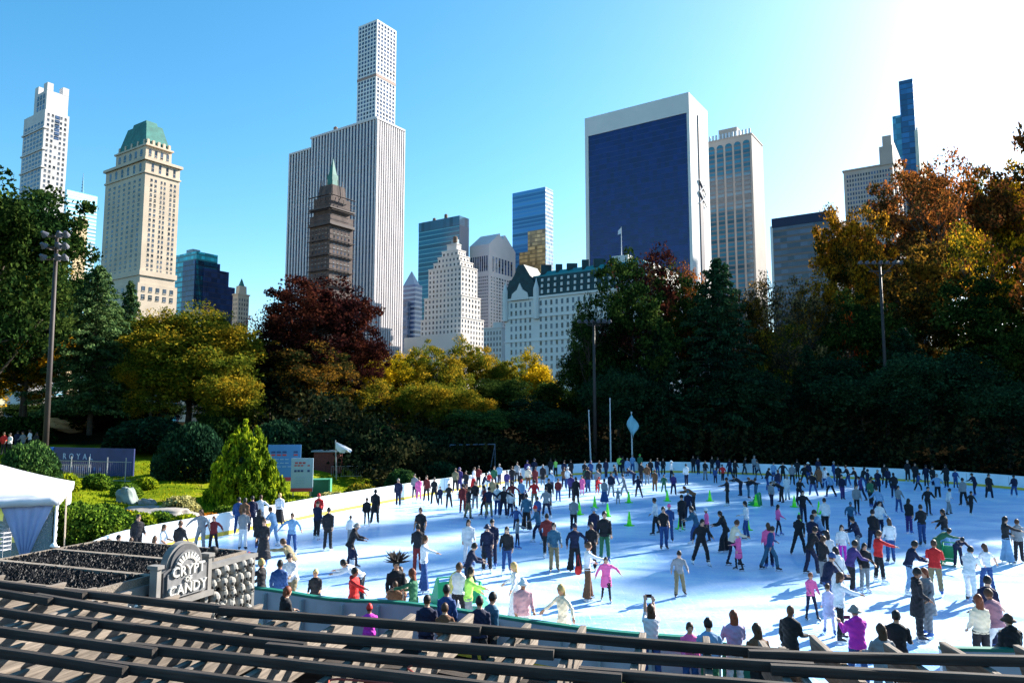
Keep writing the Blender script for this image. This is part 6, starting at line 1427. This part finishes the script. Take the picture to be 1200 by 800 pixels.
def figure(spec, rg):
    """closed overlapping sweeps of one figure in the pose; returned with a region tag per face, later fused by a voxel remesh. +Y is forward"""
    top, bot, pose, near = spec['top'], spec['bot'], spec['pose'], spec['near']
    parts = []  # (MB, region)
    U_ = lambda a, b: rg.uniform(a, b)
    # legs: angles forward (sw), outward (sp), knee bend
    L = {'stand': ((U_(-.06, .1), .045, .06), (U_(-.1, .06), .045, .06)), 'skate': ((.34, .1, .42), (-.3, .2, .12)), 'bent': ((.12, .12, .25), (.0, .12, .2)), 'lean': ((.3, .07, .4), (-.12, .1, .25)), 'out': ((U_(.0, .25), .09, .25), (U_(-.25, .05), .1, .14))}.get(pose, ((.1, .08, .1), (-.06, .08, .08)))
    if pose == 'stand' and spec['fl'] == '' and rg.random() < .6: a_ = U_(.12, .3); L = ((a_, U_(.03, .08), U_(.15, .4)), (-U_(.05, .28), U_(.04, .11), U_(.02, .15)))
    if rg.random() < .5: L = (L[1], L[0])
    lean = {'bent': 1.0, 'lean': .34, 'skate': .22, 'reachlean': .55, 'out': .08}.get(pose, U_(0, .07))
    bulk = 1.0+(.16 if top[1] in ('jacket', 'coat', 'hoodie') else .04)+U_(-.04, .08)
    wide = bot[1] in ('wide',); slim = bot[1] == 'leggings' or top[1] == 'tights'
    hips = Vector((0, 0, .93)); feet = []
    sh = Rx(-lean)
    for sgn, (sw, sp, kb) in zip((-1, 1), L):
        h = hips+Vector((.088*sgn, 0, -.02)); d1 = Vector((math.sin(sp)*sgn, math.sin(sw+kb*.4), -math.cos(sw+kb*.4))).normalized(); kn = h+d1*.43
        a2 = sw-kb*.6; d2 = Vector((math.sin(sp)*sgn*.9, math.sin(a2), -math.cos(a2))).normalized(); an = kn+d2*.41
        k = 1.0 if not slim else .84
        r = [.098*k, .09*k, .068*k, .062*k, .05*k] if not wide else [.1, .1, .1, .12, .145]
        if bot[1] == 'jeans': r = [.1, .092, .075, .07, .068]
        if bot[1] == 'trousers': r = [.1, .094, .078, .074, .072]
        m = MB(); m.tube([h+Vector((0, 0, .05)), h.lerp(kn, .4), kn, kn.lerp(an, .5), an+d2*(.03 if not wide else .07)], [(x, x) for x in r], 10); parts.append((m, 2))
        ft = an+Vector((.02*sgn, .0, -.05)); m = MB(); fd = Vector((.12*sgn, 1, 0)).normalized()
        m.tube([an+Vector((0, 0, .06)), an, an+Vector((0, 0, -.05))], [.05, .052, .05], 8); m.tube([ft-fd*.07+Vector((0, 0, -.01)), ft+fd*.05+Vector((0, 0, -.012)), ft+fd*.15+Vector((0, 0, -.03)), ft+fd*.19+Vector((0, 0, -.035))], [(.042, .045), (.044, .04), (.042, .028), (.02, .015)], 8); parts.append((m, 3)); feet.append((ft, fd))
    # torso rings
    def ring(z, rx, ry, yo=0, n=14):
        return [hips+sh @ Vector((rx*math.cos(2*math.pi*k/n), yo+ry*math.sin(2*math.pi*k/n), z-.93)) for k in range(n)]
    b = bulk; m = MB(); m.rings([ring(.83, .12, .09), ring(.87, .155, .112), ring(.91, .155, .11), ring(.95, .11, .08)]); parts.append((m, 2))
    T_ = [(1.0, .145*b, .1*b), (1.06, .14*b, .102*b), (1.18, .158*b, .115*b), (1.3, .172*b, .12*b), (1.38, .17*b, .105*b), (1.43, .13*b, .085*b), (1.475, .075, .065)]
    hem = {'coat': .52, 'dress': .62, 'jacket': .84, 'hoodie': .83, 'sweater': .86, 'vest': .88}.get(top[1], .9)
    if top[1] == 'coat': low = [(hem, .2*b, .15*b), (.8, .18*b, .14*b), (.95, .165*b, .12*b)]
    elif top[1] == 'dress': low = [(hem, .24, .2), (.8, .2, .16), (.95, .155, .115)]
    else: low = [(hem, .168*b, .118*b), (.93, .165*b, .12*b)]
    m = MB()
    if lean > .3: low = [(max(z, .8), x, y) for z, x, y in low][-2:]
    m.rings([ring(z, x, y) for z, x, y in low+T_]); parts.append((m, 1))
    if bot[1] == 'skirt':
        m = MB(); m.rings([[hips+Vector((x*math.cos(2*math.pi*k/14), x*.85*math.sin(2*math.pi*k/14), z-.93)) for k in range(14)] for z, x in ((.16, .32), (.3, .29), (.6, .23), (.95, .16), (1.0, .13))]); parts.append((m, 2))
    # head and neck
    tilt = lean*.35; hd = Rx(-(lean-tilt*1.3)); nk = hips+sh @ Vector((0, 0, .53)); hc = hips+sh @ Vector((0, .01, .6))+hd @ Vector((0, .015, .075))
    m = MB(); m.tube([nk-sh @ Vector((0, 0, .04)), nk+(hc-nk)*.6], [.062, .055], 10); parts.append((m, 0))
    m = MB(); m.ell(hc, (.08, .098, .117), 14, 10, M=hd); m.ell(hc+hd @ Vector((0, .03, -.065)), (.05, .055, .05), 10, 7, M=hd)
    if near: m.ell(hc+hd @ Vector((0, .095, -.012)), (.014, .022, .024), 6, 5, M=hd); [m.ell(hc+hd @ Vector((s_*.077, .0, -.01)), (.012, .02, .03), 6, 5, M=hd) for s_ in (-1, 1)]
    parts.append((m, 0))
    # arms: (forward, outward, elbow bend, elbow axis)
    rest = lambda: (U_(-.25, .45), U_(.08, .26), U_(.15, 1.1))
    A = {'out': ((U_(0, .5), U_(.5, 1.15), U_(.05, .5)), (U_(0, .5), U_(.45, 1.1), U_(.05, .5))), 'bent': ((1.1, .12, .4), (1.2, .15, .3)), 'reach': ((1.15, .25, .2), rest()), 'reachlean': ((1.5, .3, .1), (-.6, .4, .2)), 'skate': ((.6, .35, .5), (-.5, .35, .3)), 'lean': ((.7, .15, .6), (.55, .2, .8)), 'photo': ((2.1, -.2, .55), (2.0, -.22, .65)), 'hold': ((.5, .1, 1.7), (.5, .1, 1.7))}.get(pose, (rest(), rest()))
    if pose == 'reach' and spec['hand'] == 'r': A = (A[1], A[0])
    hands = []
    for sgn, (fw, ou, eb) in zip((-1, 1), A):
        s0 = hips+sh @ Vector((.15*sgn*b, 0, .445)); d = Vector((math.sin(ou)*sgn, math.sin(fw)*math.cos(ou), -math.cos(fw)*math.cos(ou))).normalized()
        el = s0+d*.27; fw2 = fw+eb; d2 = Vector((math.sin(ou*.55)*sgn*(1 if ou > .6 else .3), math.sin(fw2)*math.cos(ou*.6), -math.cos(fw2)*math.cos(ou*.6))).normalized(); wr = el+d2*.235
        k = 1.22 if top[1] in ('jacket', 'coat', 'hoodie', 'sweater') else 1.0; bare = top[1] in ('tshirt', 'vest', 'dress')
        m = MB(); m.tube([s0-d*.015, s0+d*.05, s0.lerp(el, .6), el], [.05*k, .058*k, .05*k, .044*k], 10); parts.append((m, 1 if top[1] != 'dress' or True else 0))
        m = MB(); m.tube([el-d*.03, el, el.lerp(wr, .5), wr], [.044*k, .046*k, .043*k, .034*k], 10); parts.append((m, 0 if bare and top[1] == 'tshirt' else 1))
        sd = d2.cross(Vector((0, 1, 0.01)) if abs(d2.y) < .8 else Vector((0, 0, 1))).normalized(); pn = d2.cross(sd).normalized()
        m = MB(); pm_ = wr+d2*.05; m.tube([wr-d2*.02, wr+d2*.02, wr+d2*.06, wr+d2*.09], [.026, (.036, .02), (.04, .018), (.032, .014)], 8)
        if near:
            for q in range(4):
                o_ = sd*(-.03+.02*q); ln = (.06, .075, .07, .055)[q]; m.tube([wr+d2*.08+o_, wr+d2*(.08+ln*.5)+o_*1.15+pn*.006, wr+d2*(.08+ln)+o_*1.2+pn*.022], [.0115, .011, .009], 5)
            m.tube([wr+d2*.03-sd*.03, wr+d2*.055-sd*.055+pn*.008, wr+d2*.085-sd*.06+pn*.016], [.013, .012, .01], 5)
        else: m.tube([wr+d2*.07, wr+d2*.13+pn*.012, wr+d2*.16+pn*.03], [(.034, .016), (.03, .014), (.02, .01)], 7)
        parts.append((m, 0)); hands.append((wr+d2*.1, d2))
    if top[1] in ('hoodie', 'coat') and spec['hair'][1] != 'hood':
        m = MB(); m.ell(nk+sh @ Vector((0, -.07, -.01)), (.12, .07, .07), 10, 6, M=sh); parts.append((m, 1))
    return parts, hc, hd, feet, hands
def hair_mb(kind, hc, hd, rg, near):
    m = MB(); n, k = (16, 10) if near else (10, 7); X_ = lambda v: hc+hd @ Vector(v)
    if kind in ('short', 'long', 'plume'):
        rings = []
        for j in range(k+1):
            th = math.pi*.66*j/k; r = []
            for i in range(n):
                ph = 2*math.pi*i/n; f = math.sin(ph)    # +1 = face side
                cut = 1.0 if f < .35 else .52+.48*(1-f)/.65
                t = th*cut; q = 1.13+.05*math.sin(ph*5+j)+.03*rg.random(); r.append(X_((.08*q*math.sin(t)*math.cos(ph), -.008+.097*q*math.sin(t)*math.sin(ph), .012+.115*q*math.cos(t))))
            rings.append(r)
        m.rings(rings)
        if kind == 'long':
            L_ = rg.uniform(.26, .42); R_ = []
            for j in range(6):
                t = j/5; wd = .085*(1+.25*math.sin(t*3))*(1-.35*t); c = (0, -.055-.045*t, .03-L_*t)
                down = hc+hd @ Vector((0, -.055, .03))+Vector((0, 0, -L_*t))*1.0+hd @ Vector((0, -.05*t, 0))
                R_.append([down+hd @ Vector((wd*math.cos(2*math.pi*i/n)*(1+.06*math.sin(i*3+j)), .045*(1-.2*t)*math.sin(2*math.pi*i/n), 0)) for i in range(n)])
            m.rings(R_)
        if kind == 'plume':
            for i in range(70):
                a = rg.uniform(0, 6.28); e = rg.uniform(.1, 1.3); d = Vector((math.cos(a)*math.cos(e), math.sin(a)*math.cos(e)*.6, math.sin(e))); c = X_((0, 0, .05)); L_ = rg.uniform(.25, .48); p = d.orthogonal().normalized()
                m.add([c+p*.02, c-p*.02, c+d*L_*.6+p*.028, c+d*L_*.6-p*.028, c+d*L_], [(0, 1, 3, 2), (2, 3, 4)])
    elif kind in ('beanie', 'cap', 'hat'):
        rings = []
        for j in range(k+1):
            th = math.pi*(.5 if kind != 'beanie' else .54)*j/k; q = 1.2 if j > k-2 and kind == 'beanie' else 1.14; rings.append([X_((.082*q*math.sin(th)*math.cos(2*math.pi*i/n), -.005+.1*q*math.sin(th)*math.sin(2*math.pi*i/n), .02+.12*q*math.cos(th)*(1.08 if kind == 'beanie' else .95))) for i in range(n)])
        m.rings(rings)
        if kind == 'cap': m.rings([[X_((x, .08+y, .03+z)) for x, y in ((-.07, 0), (.07, 0), (.055, .085), (0, .11), (-.055, .085))] for z in (0, -.012)])
        if kind == 'hat': m.rings([[X_((.15*q*math.cos(2*math.pi*i/n), .16*q*math.sin(2*math.pi*i/n), z)) for i in range(n)] for q, z in ((.6, .06), (1, .0), (1, -.015), (.6, .03))])
    return m
def fuse(parts, vox, name, mats, s):
    """voxel-remesh the overlapping sweeps into one skin, then colour each face by the sweep it came from"""
    big = MB(); reg = []; kd_pts = []
    for mb, r in parts:
        big.add(mb.v, mb.f); kd_pts += [(Vector(mb.v[0]), r)] if False else []
        for f in mb.f:
            if len(f) <= 4 or True:
                c = sum((Vector(mb.v[i]) for i in f), Vector())/len(f); kd_pts.append((c, r))
                for i in f: kd_pts.append(((Vector(mb.v[i])+c)/2, r))
    me = big.mesh(name, []); bm = bmesh.new(); bm.from_mesh(me); bmesh.ops.recalc_face_normals(bm, faces=bm.faces); bm.to_mesh(me); bm.free()
    o = bpy.data.objects.new(name, me); C.objects.link(o); md = o.modifiers.new('r', 'REMESH'); md.mode = 'VOXEL'; md.voxel_size = vox; md2 = o.modifiers.new('s', 'SMOOTH'); md2.factor = .5; md2.iterations = 2
    kd = KDTree(len(kd_pts)); 
    for i, (p, r) in enumerate(kd_pts): kd.insert(p, i)
    kd.balance(); return o, kd, [r for _, r in kd_pts]
pend = []; rows = [l.split('|') for l in PEOPLE.strip().splitlines()]
ZW = -.02
CW = {'paleblue': 'pale blue', 'multi': 'patterned', 'wide': 'wide trousers', 'lime': 'lime green', 'tshirt': 'T-shirt'}
HWORD = lambda h: {'bald': 'shaved head', 'plume': 'black plumed headdress'}.get(h, h if h.split()[-1] in ('beanie', 'cap', 'hat') else h.replace(' long', ' long hair').replace(' short', ' short hair'))
PW = {'out': 'with arms spread', 'bent': 'bending over', 'reach': 'reaching out', 'reachlean': 'leaning and reaching', 'skate': 'striding', 'lean': 'leaning forward', 'photo': 'raising a phone', 'hold': 'holding a phone'}
data = []
for i, r in enumerate(rows):
    x, yh, s = map(float, r[0].split()); top = r[1].split(); bot = r[2].split(); hair = r[3].split() if ' ' in r[3] else [r[3], r[3]]; pose = r[4]; fc = r[5]; fl = r[6] if len(r) > 6 else ''
    hz = 1.66*s*(.82 if pose == 'bent' else .93 if pose in ('lean', 'reachlean', 'skate') else 1)
    if fl.startswith('F'): Y = float(fl[1:]); X = at_y(x, 485, Y).x; g0 = at_y(x, yh, Y).z-hz
    else:
        z0 = -.03 if fl == 'W' else .013; p = at_z(x, yh, z0+hz+(.03 if fl != 'W' else 0)); X, Y = p.x, p.y; g0 = z0
    data.append(dict(i=i, px=x, py=yh, s=s, top=top, bot=bot, hair=hair, pose=pose, fc=fc, fl=fl, X=X, Y=Y, g=g0))
# keep skaters inside the boards and apart from each other
P_ = np.array([(d['X'], d['Y']) for d in data]); D_ = rink_dist(P_[:, 0], P_[:, 1])
for d, dist in zip(data, D_):
    if d['fl'] == '' and dist > -.45:
        for k in range(400):
            d['Y'] -= .08 if d['Y'] > 30 else -.06; d['X'] = at_y(d['px'], 485, d['Y']).x
            if rink_dist(d['X'], d['Y'])[0] < -.45: break
for a_ in range(8):
    for i, d in enumerate(data):
        for e in data[i+1:]:
            dx, dy = e['X']-d['X'], e['Y']-d['Y']; q = math.hypot(dx, dy)
            if q < .42: d['Y'] -= .12; e['Y'] += .12 if e['fl'] == '' else 0
# labels: clothing first, then what sets look-alikes apart
def base(d):
    t = CW.get(d['top'][0], d['top'][0])+' '+CW.get(d['top'][1], d['top'][1]); b = CW.get(d['bot'][0], d['bot'][0])+' '+CW.get(d['bot'][1], d['bot'][1])
    return f"{t} and {b}" if d['top'][1] != 'dress' else t
def zone(d):
    if d['fl'] == 'W': return 'spectator'
    return 'skater' if d['fl'] == '' else 'visitor'
for d in data:
    d['n'] = ('small child' if d['s'] < .8 and d['fl'] == '' else 'child' if d['s'] < .9 and d['fl'] == '' else {'spectator': 'spectator', 'skater': 'skater', 'visitor': 'visitor'}[zone(d)])
    d['b'] = base(d); d['l1'] = f"{d['n']} in {d['b']}"; d['h'] = HWORD(' '.join(d['hair']) if d['hair'][0] != d['hair'][1] else d['hair'][0]); d['p'] = PW.get(d['pose'], '')
from collections import Counter
def uniq(key): c = Counter(key(d) for d in data); return lambda d: c[key(d)] == 1
k1 = lambda d: d['l1']; u1 = uniq(k1)
k2 = lambda d: f"{d['l1']} with {d['h']}"; u2 = uniq(k2)
k0 = lambda d: (d['n'], tuple(d['top'])); u0 = uniq(k0); anch = [d for d in data if u0(d)]; anch2 = [d for d in data if u1(d)]
LAND = [(679, 585, 'lime cone pair'), (737, 600, 'lone centre cone'), (205, 630, 'arched sign'), (692, 540, 'leftmost flagpole'), (290, 560, 'lime cypress'), (350, 560, 'poster boards'), (797, 605, 'cone at the centre'), (931, 585, 'right hand cones')]
used = set()
for d in data:
    side = lambda ax, ay: ('just right of' if d['px'] > ax+2 else 'just left of' if d['px'] < ax-2 else 'behind' if d['py'] < ay else 'in front of')
    if u1(d): lab = f"{d['l1']} with {d['h']}" if len(d['l1'].split()) < 11 else d['l1']; opts = [lab]
    elif u2(d): opts = [k2(d)+((' '+d['p']) if d['p'] and d['pose'] != 'out' else '')]
    else: opts = []
    for a in sorted([a for a in anch if a is not d], key=lambda a: (a['px']-d['px'])**2+((a['py']-d['py'])*1.6)**2)[:6]:
        t = CW.get(a['top'][0], a['top'][0])+' '+CW.get(a['top'][1], a['top'][1]); opts.append(f"{d['n']} in {d['b']} {side(a['px'], a['py'])} the {a['n'].split()[-1]} in {t}")
    for a in sorted([a for a in anch2 if a is not d], key=lambda a: (a['px']-d['px'])**2+((a['py']-d['py'])*1.6)**2)[:8]:
        t = a['b'] if a['top'][1] == 'dress' else CW.get(a['top'][0], a['top'][0])+' '+CW.get(a['top'][1], a['top'][1])
        opts.append(f"{d['n']} in {d['b']} {side(a['px'], a['py'])} the {a['n'].split()[-1]} in {a['b']}")
    for lab in opts:
        if lab not in used and len(lab.split()) <= 16: break
    else:
        lab = f"{d['n']} in {d['b']} {side(a['px'], a['py'])} someone in {a['top'][0]}"
    used.add(lab); d['label'] = lab
ang0 = {'a': 0, 'c': 180, 'l': 90, 'r': -90, 'al': 40, 'ar': -40, 'cl': 140, 'cr': -140}
GRP = {'skater': 'people on the ice', 'spectator': 'spectators outside the near boards', 'visitor': 'visitors walking in the park'}
for d in data:
    rg = np.random.default_rng(1000+d['i']); pxh = 1.72*d['s']*FPX/d['Y']; near = pxh > 52; mid = pxh > 30
    d['near'] = near; d['hand'] = d['fc'][-1]; d['hand'] = 'r' if d['fc'] in ('c', 'r') and rg.random() < .5 else ('l' if d['fc'] in ('c', 'l') else 'r')
    parts, hc, hd, feet, hands = figure(d, rg); vox = (.0145 if near else .02 if mid else .03)/d['s']**.5
    bo_, kd, regs = fuse(parts, vox, 'body', None, d['s']); pend.append((d, bo_, kd, regs, hc, hd, feet, hands, near, mid, rg))
dg = bpy.context.evaluated_depsgraph_get(); dg.update(); new = []
for t in pend: new.append(bpy.data.meshes.new_from_object(t[1].evaluated_get(dg)))
stubs = [t[1] for t in pend]
for (d, bo_, kd, regs, hc, hd, feet, hands, near, mid, rg), me in zip(pend, new):
    bpy.data.objects.remove(bo_); n = len(me.polygons); co = np.empty(n*3); me.polygons.foreach_get('center', co); co = co.reshape(-1, 3)
    skin = skin_ms[4] if d['hair'][0] == 'bald' else skin_ms[[0, 1, 3, 0, 2, 3][rg.integers(6)]]
    tc, bc = cm(d['top'][0], 'cloth'), cm(d['bot'][0], 'cloth'); bt = [boot_b, boot_b, boot_w, boot_l][rg.integers(4)] if d['fl'] == '' else shoe_m
    hairm = cm(d['hair'][0], 'hair') if d['hair'][0] not in ('bald', 'plume') else cm('black', 'hair')
    for m in (skin, tc, bc, bt, eye_m, lip_m): me.materials.append(m)
    me.polygons.foreach_set('material_index', [regs[kd.find(c)[1]] for c in co])
    if near or mid:   # eyes and mouth on the face side
        hi = np.array(hd.inverted()); lc = (co-np.array(hc)) @ hi.T; mi = np.empty(n, dtype=np.int32); me.polygons.foreach_get('material_index', mi)
        f = (lc[:, 1] > .05) & (mi == 0); e = f & (abs(abs(lc[:, 0])-.03) < .0125) & (abs(lc[:, 2]-.012) < .0095); mo = f & (abs(lc[:, 0]) < .022) & (abs(lc[:, 2]+.055) < .0085)
        mi[e] = 4; mi[mo] = 5; me.polygons.foreach_set('material_index', mi)
    vs = np.empty(len(me.vertices)*3); me.vertices.foreach_get('co', vs); vs = vs.reshape(-1, 3)
    if near or mid:   # folds in the cloth
        cl = (vs[:, 2] < 1.42); a = .0045*np.sin(vs[:, 2]*46+vs[:, 0]*19+d['i'])*np.sin(vs[:, 1]*31+vs[:, 0]*23); nrm = np.empty(len(vs)*3); me.vertices.foreach_get('normal', nrm); nrm = nrm.reshape(-1, 3); vs += nrm*(a*cl)[:, None]*1.6
    low = min(f_[0].z for f_ in feet)-.072; bl = .045 if d['fl'] == '' else 0.0
    vs[:, 2] += bl-low; vs *= d['s']; me.vertices.foreach_set('co', vs.astype(np.float32).ravel()); me.polygons.foreach_set('use_smooth', [True]*n); me.update(); me.name = 'person'
    sh_ = Vector((0, 0, bl-low)); s = d['s']
    e = empty('person', (d['X'], d['Y'], d['g']), R(ang0[d['fc']]+rg.uniform(-16, 16)), d['label'], 'person', GRP[zone(d)])
    o = bpy.data.objects.new('body', me); C.objects.link(o); o.parent = e
    if d['hair'][0] != 'bald':
        m = hair_mb(d['hair'][1], hc, hd, rg, near); m.v = [tuple((Vector(v)+sh_)*s) for v in m.v]
        nm = {'short': 'hair', 'long': 'hair', 'plume': 'headdress'}.get(d['hair'][1], d['hair'][1]); m.build(nm, hairm, e, smooth=True)
        if d['hair'][1] in ('beanie', 'cap', 'hat') and near:
            m2 = hair_mb('short', hc, hd, rg, False); m2.v = [tuple((hc+(Vector(v)-hc)*.93+sh_)*s) for v in m2.v]; m2.build('hair', cm('brown', 'hair'), e, smooth=True)
    if mid and d['fl'] == '':
        for ft, fd in feet:
            m = MB(); c = ft+sh_; ang = math.atan2(fd.y, fd.x); M = Matrix.Rotation(ang, 3, 'Z')
            m.box((c+fd*.05+Vector((0, 0, -.095)))*s, (.3*s, .006*s, .035*s), ang); m.box((c-fd*.05+Vector((0, 0, -.07)))*s, (.05*s, .02*s, .03*s), ang); m.box((c+fd*.12+Vector((0, 0, -.07)))*s, (.05*s, .02*s, .03*s), ang); m.build('skate_blade', blade_m, e)
    if d['pose'] in ('photo', 'hold'):
        c = (hands[0][0]+hands[1][0])/2+sh_; m = MB(); m.box((c+Vector((0, .03, .03)))*s, (.15*s, .012, .075*s)); m.build('phone', phone_m, None); o2 = C.objects[-1]; 
        o2 = bpy.data.objects[[k for k in bpy.data.objects.keys() if k.startswith('phone')][-1]]; o2.matrix_world = Matrix.Translation(e.location) @ Matrix.Rotation(e.rotation_euler.z, 4, 'Z'); tag(o2, 'black phone held up by the %s' % d['label'].split(' with ')[0], 'phone')
pairs = Counter(d['label'] for d in data); print('DUP LABELS', [k for k, v in pairs.items() if v > 1], 'max words', max(len(d['label'].split()) for d in data))
# things carried or pushed
def by(px, yh): return min(data, key=lambda d: abs(d['px']-px)+abs(d['py']-yh))
d = by(688, 640); m = MB(); m.ell((0, 0, 0), (.12, .08, .15), 10, 8); m.tube([(-.08, 0, .1), (0, 0, .5), (.08, 0, .1)], .012, 5); o = m.build('shoulder_bag', cm('red', 'cloth'), None, smooth=True); o.location = (d['X']-.3, d['Y']-.05, .95); tag(o, 'red and white bag hanging behind the skater in brown wide trousers', 'bag')
d = by(980, 646); m = MB(); m.bar((-.16, -.16, 1.45), (.2, -.2, .95), .045, .02); m.box((.24, -.15, .92), (.2, .1, .16)); o = m.build('crossbody_bag', cm('black', 'cloth'), None); o.location = (d['X'], d['Y'], .03); tag(o, 'black crossbody bag slung over the long white coat', 'bag')
gm_ = mat('aid_green', (.01, .3, .12), rough=.4)
def skate_aid(px, yb, rz, lb):
    p = at_z(px, yb, 0); e = empty('skating_aid', (p.x, p.y, .013), rz, lb, 'skating aid', 'green plastic skating aids'); m = MB()
    for sx in (-.24, .24): m.prism([(sx-.03, -.45, 0), (sx-.03, .4, 0), (sx-.03, .32, .1), (sx-.03, .1, .2), (sx-.03, -.25, .82), (sx-.03, -.38, .82)], (0, 0, 0), (.06, 0, 0))
    m.build('side_panel', gm_, e); m = MB(); m.box((0, .12, .2), (.5, .42, .06)); m.box((0, -.33, .45), (.5, .05, .5)); m.build('seat', gm_, e); m = MB(); m.tube([(-.26, -.31, .84), (.26, -.31, .84)], .025, 8); m.build('handle', gm_, e)
skate_aid(516, 706, .5, 'green skating aid under the skater in yellow jacket'); skate_aid(558, 711, -.3, 'green skating aid behind the skater in lime sweater'); skate_aid(1113, 662, 2.5, 'green skating aid with a crouching child above the red jacket'); skate_aid(884, 592, 1, 'green skating aid amid the huddle right of the far cones')
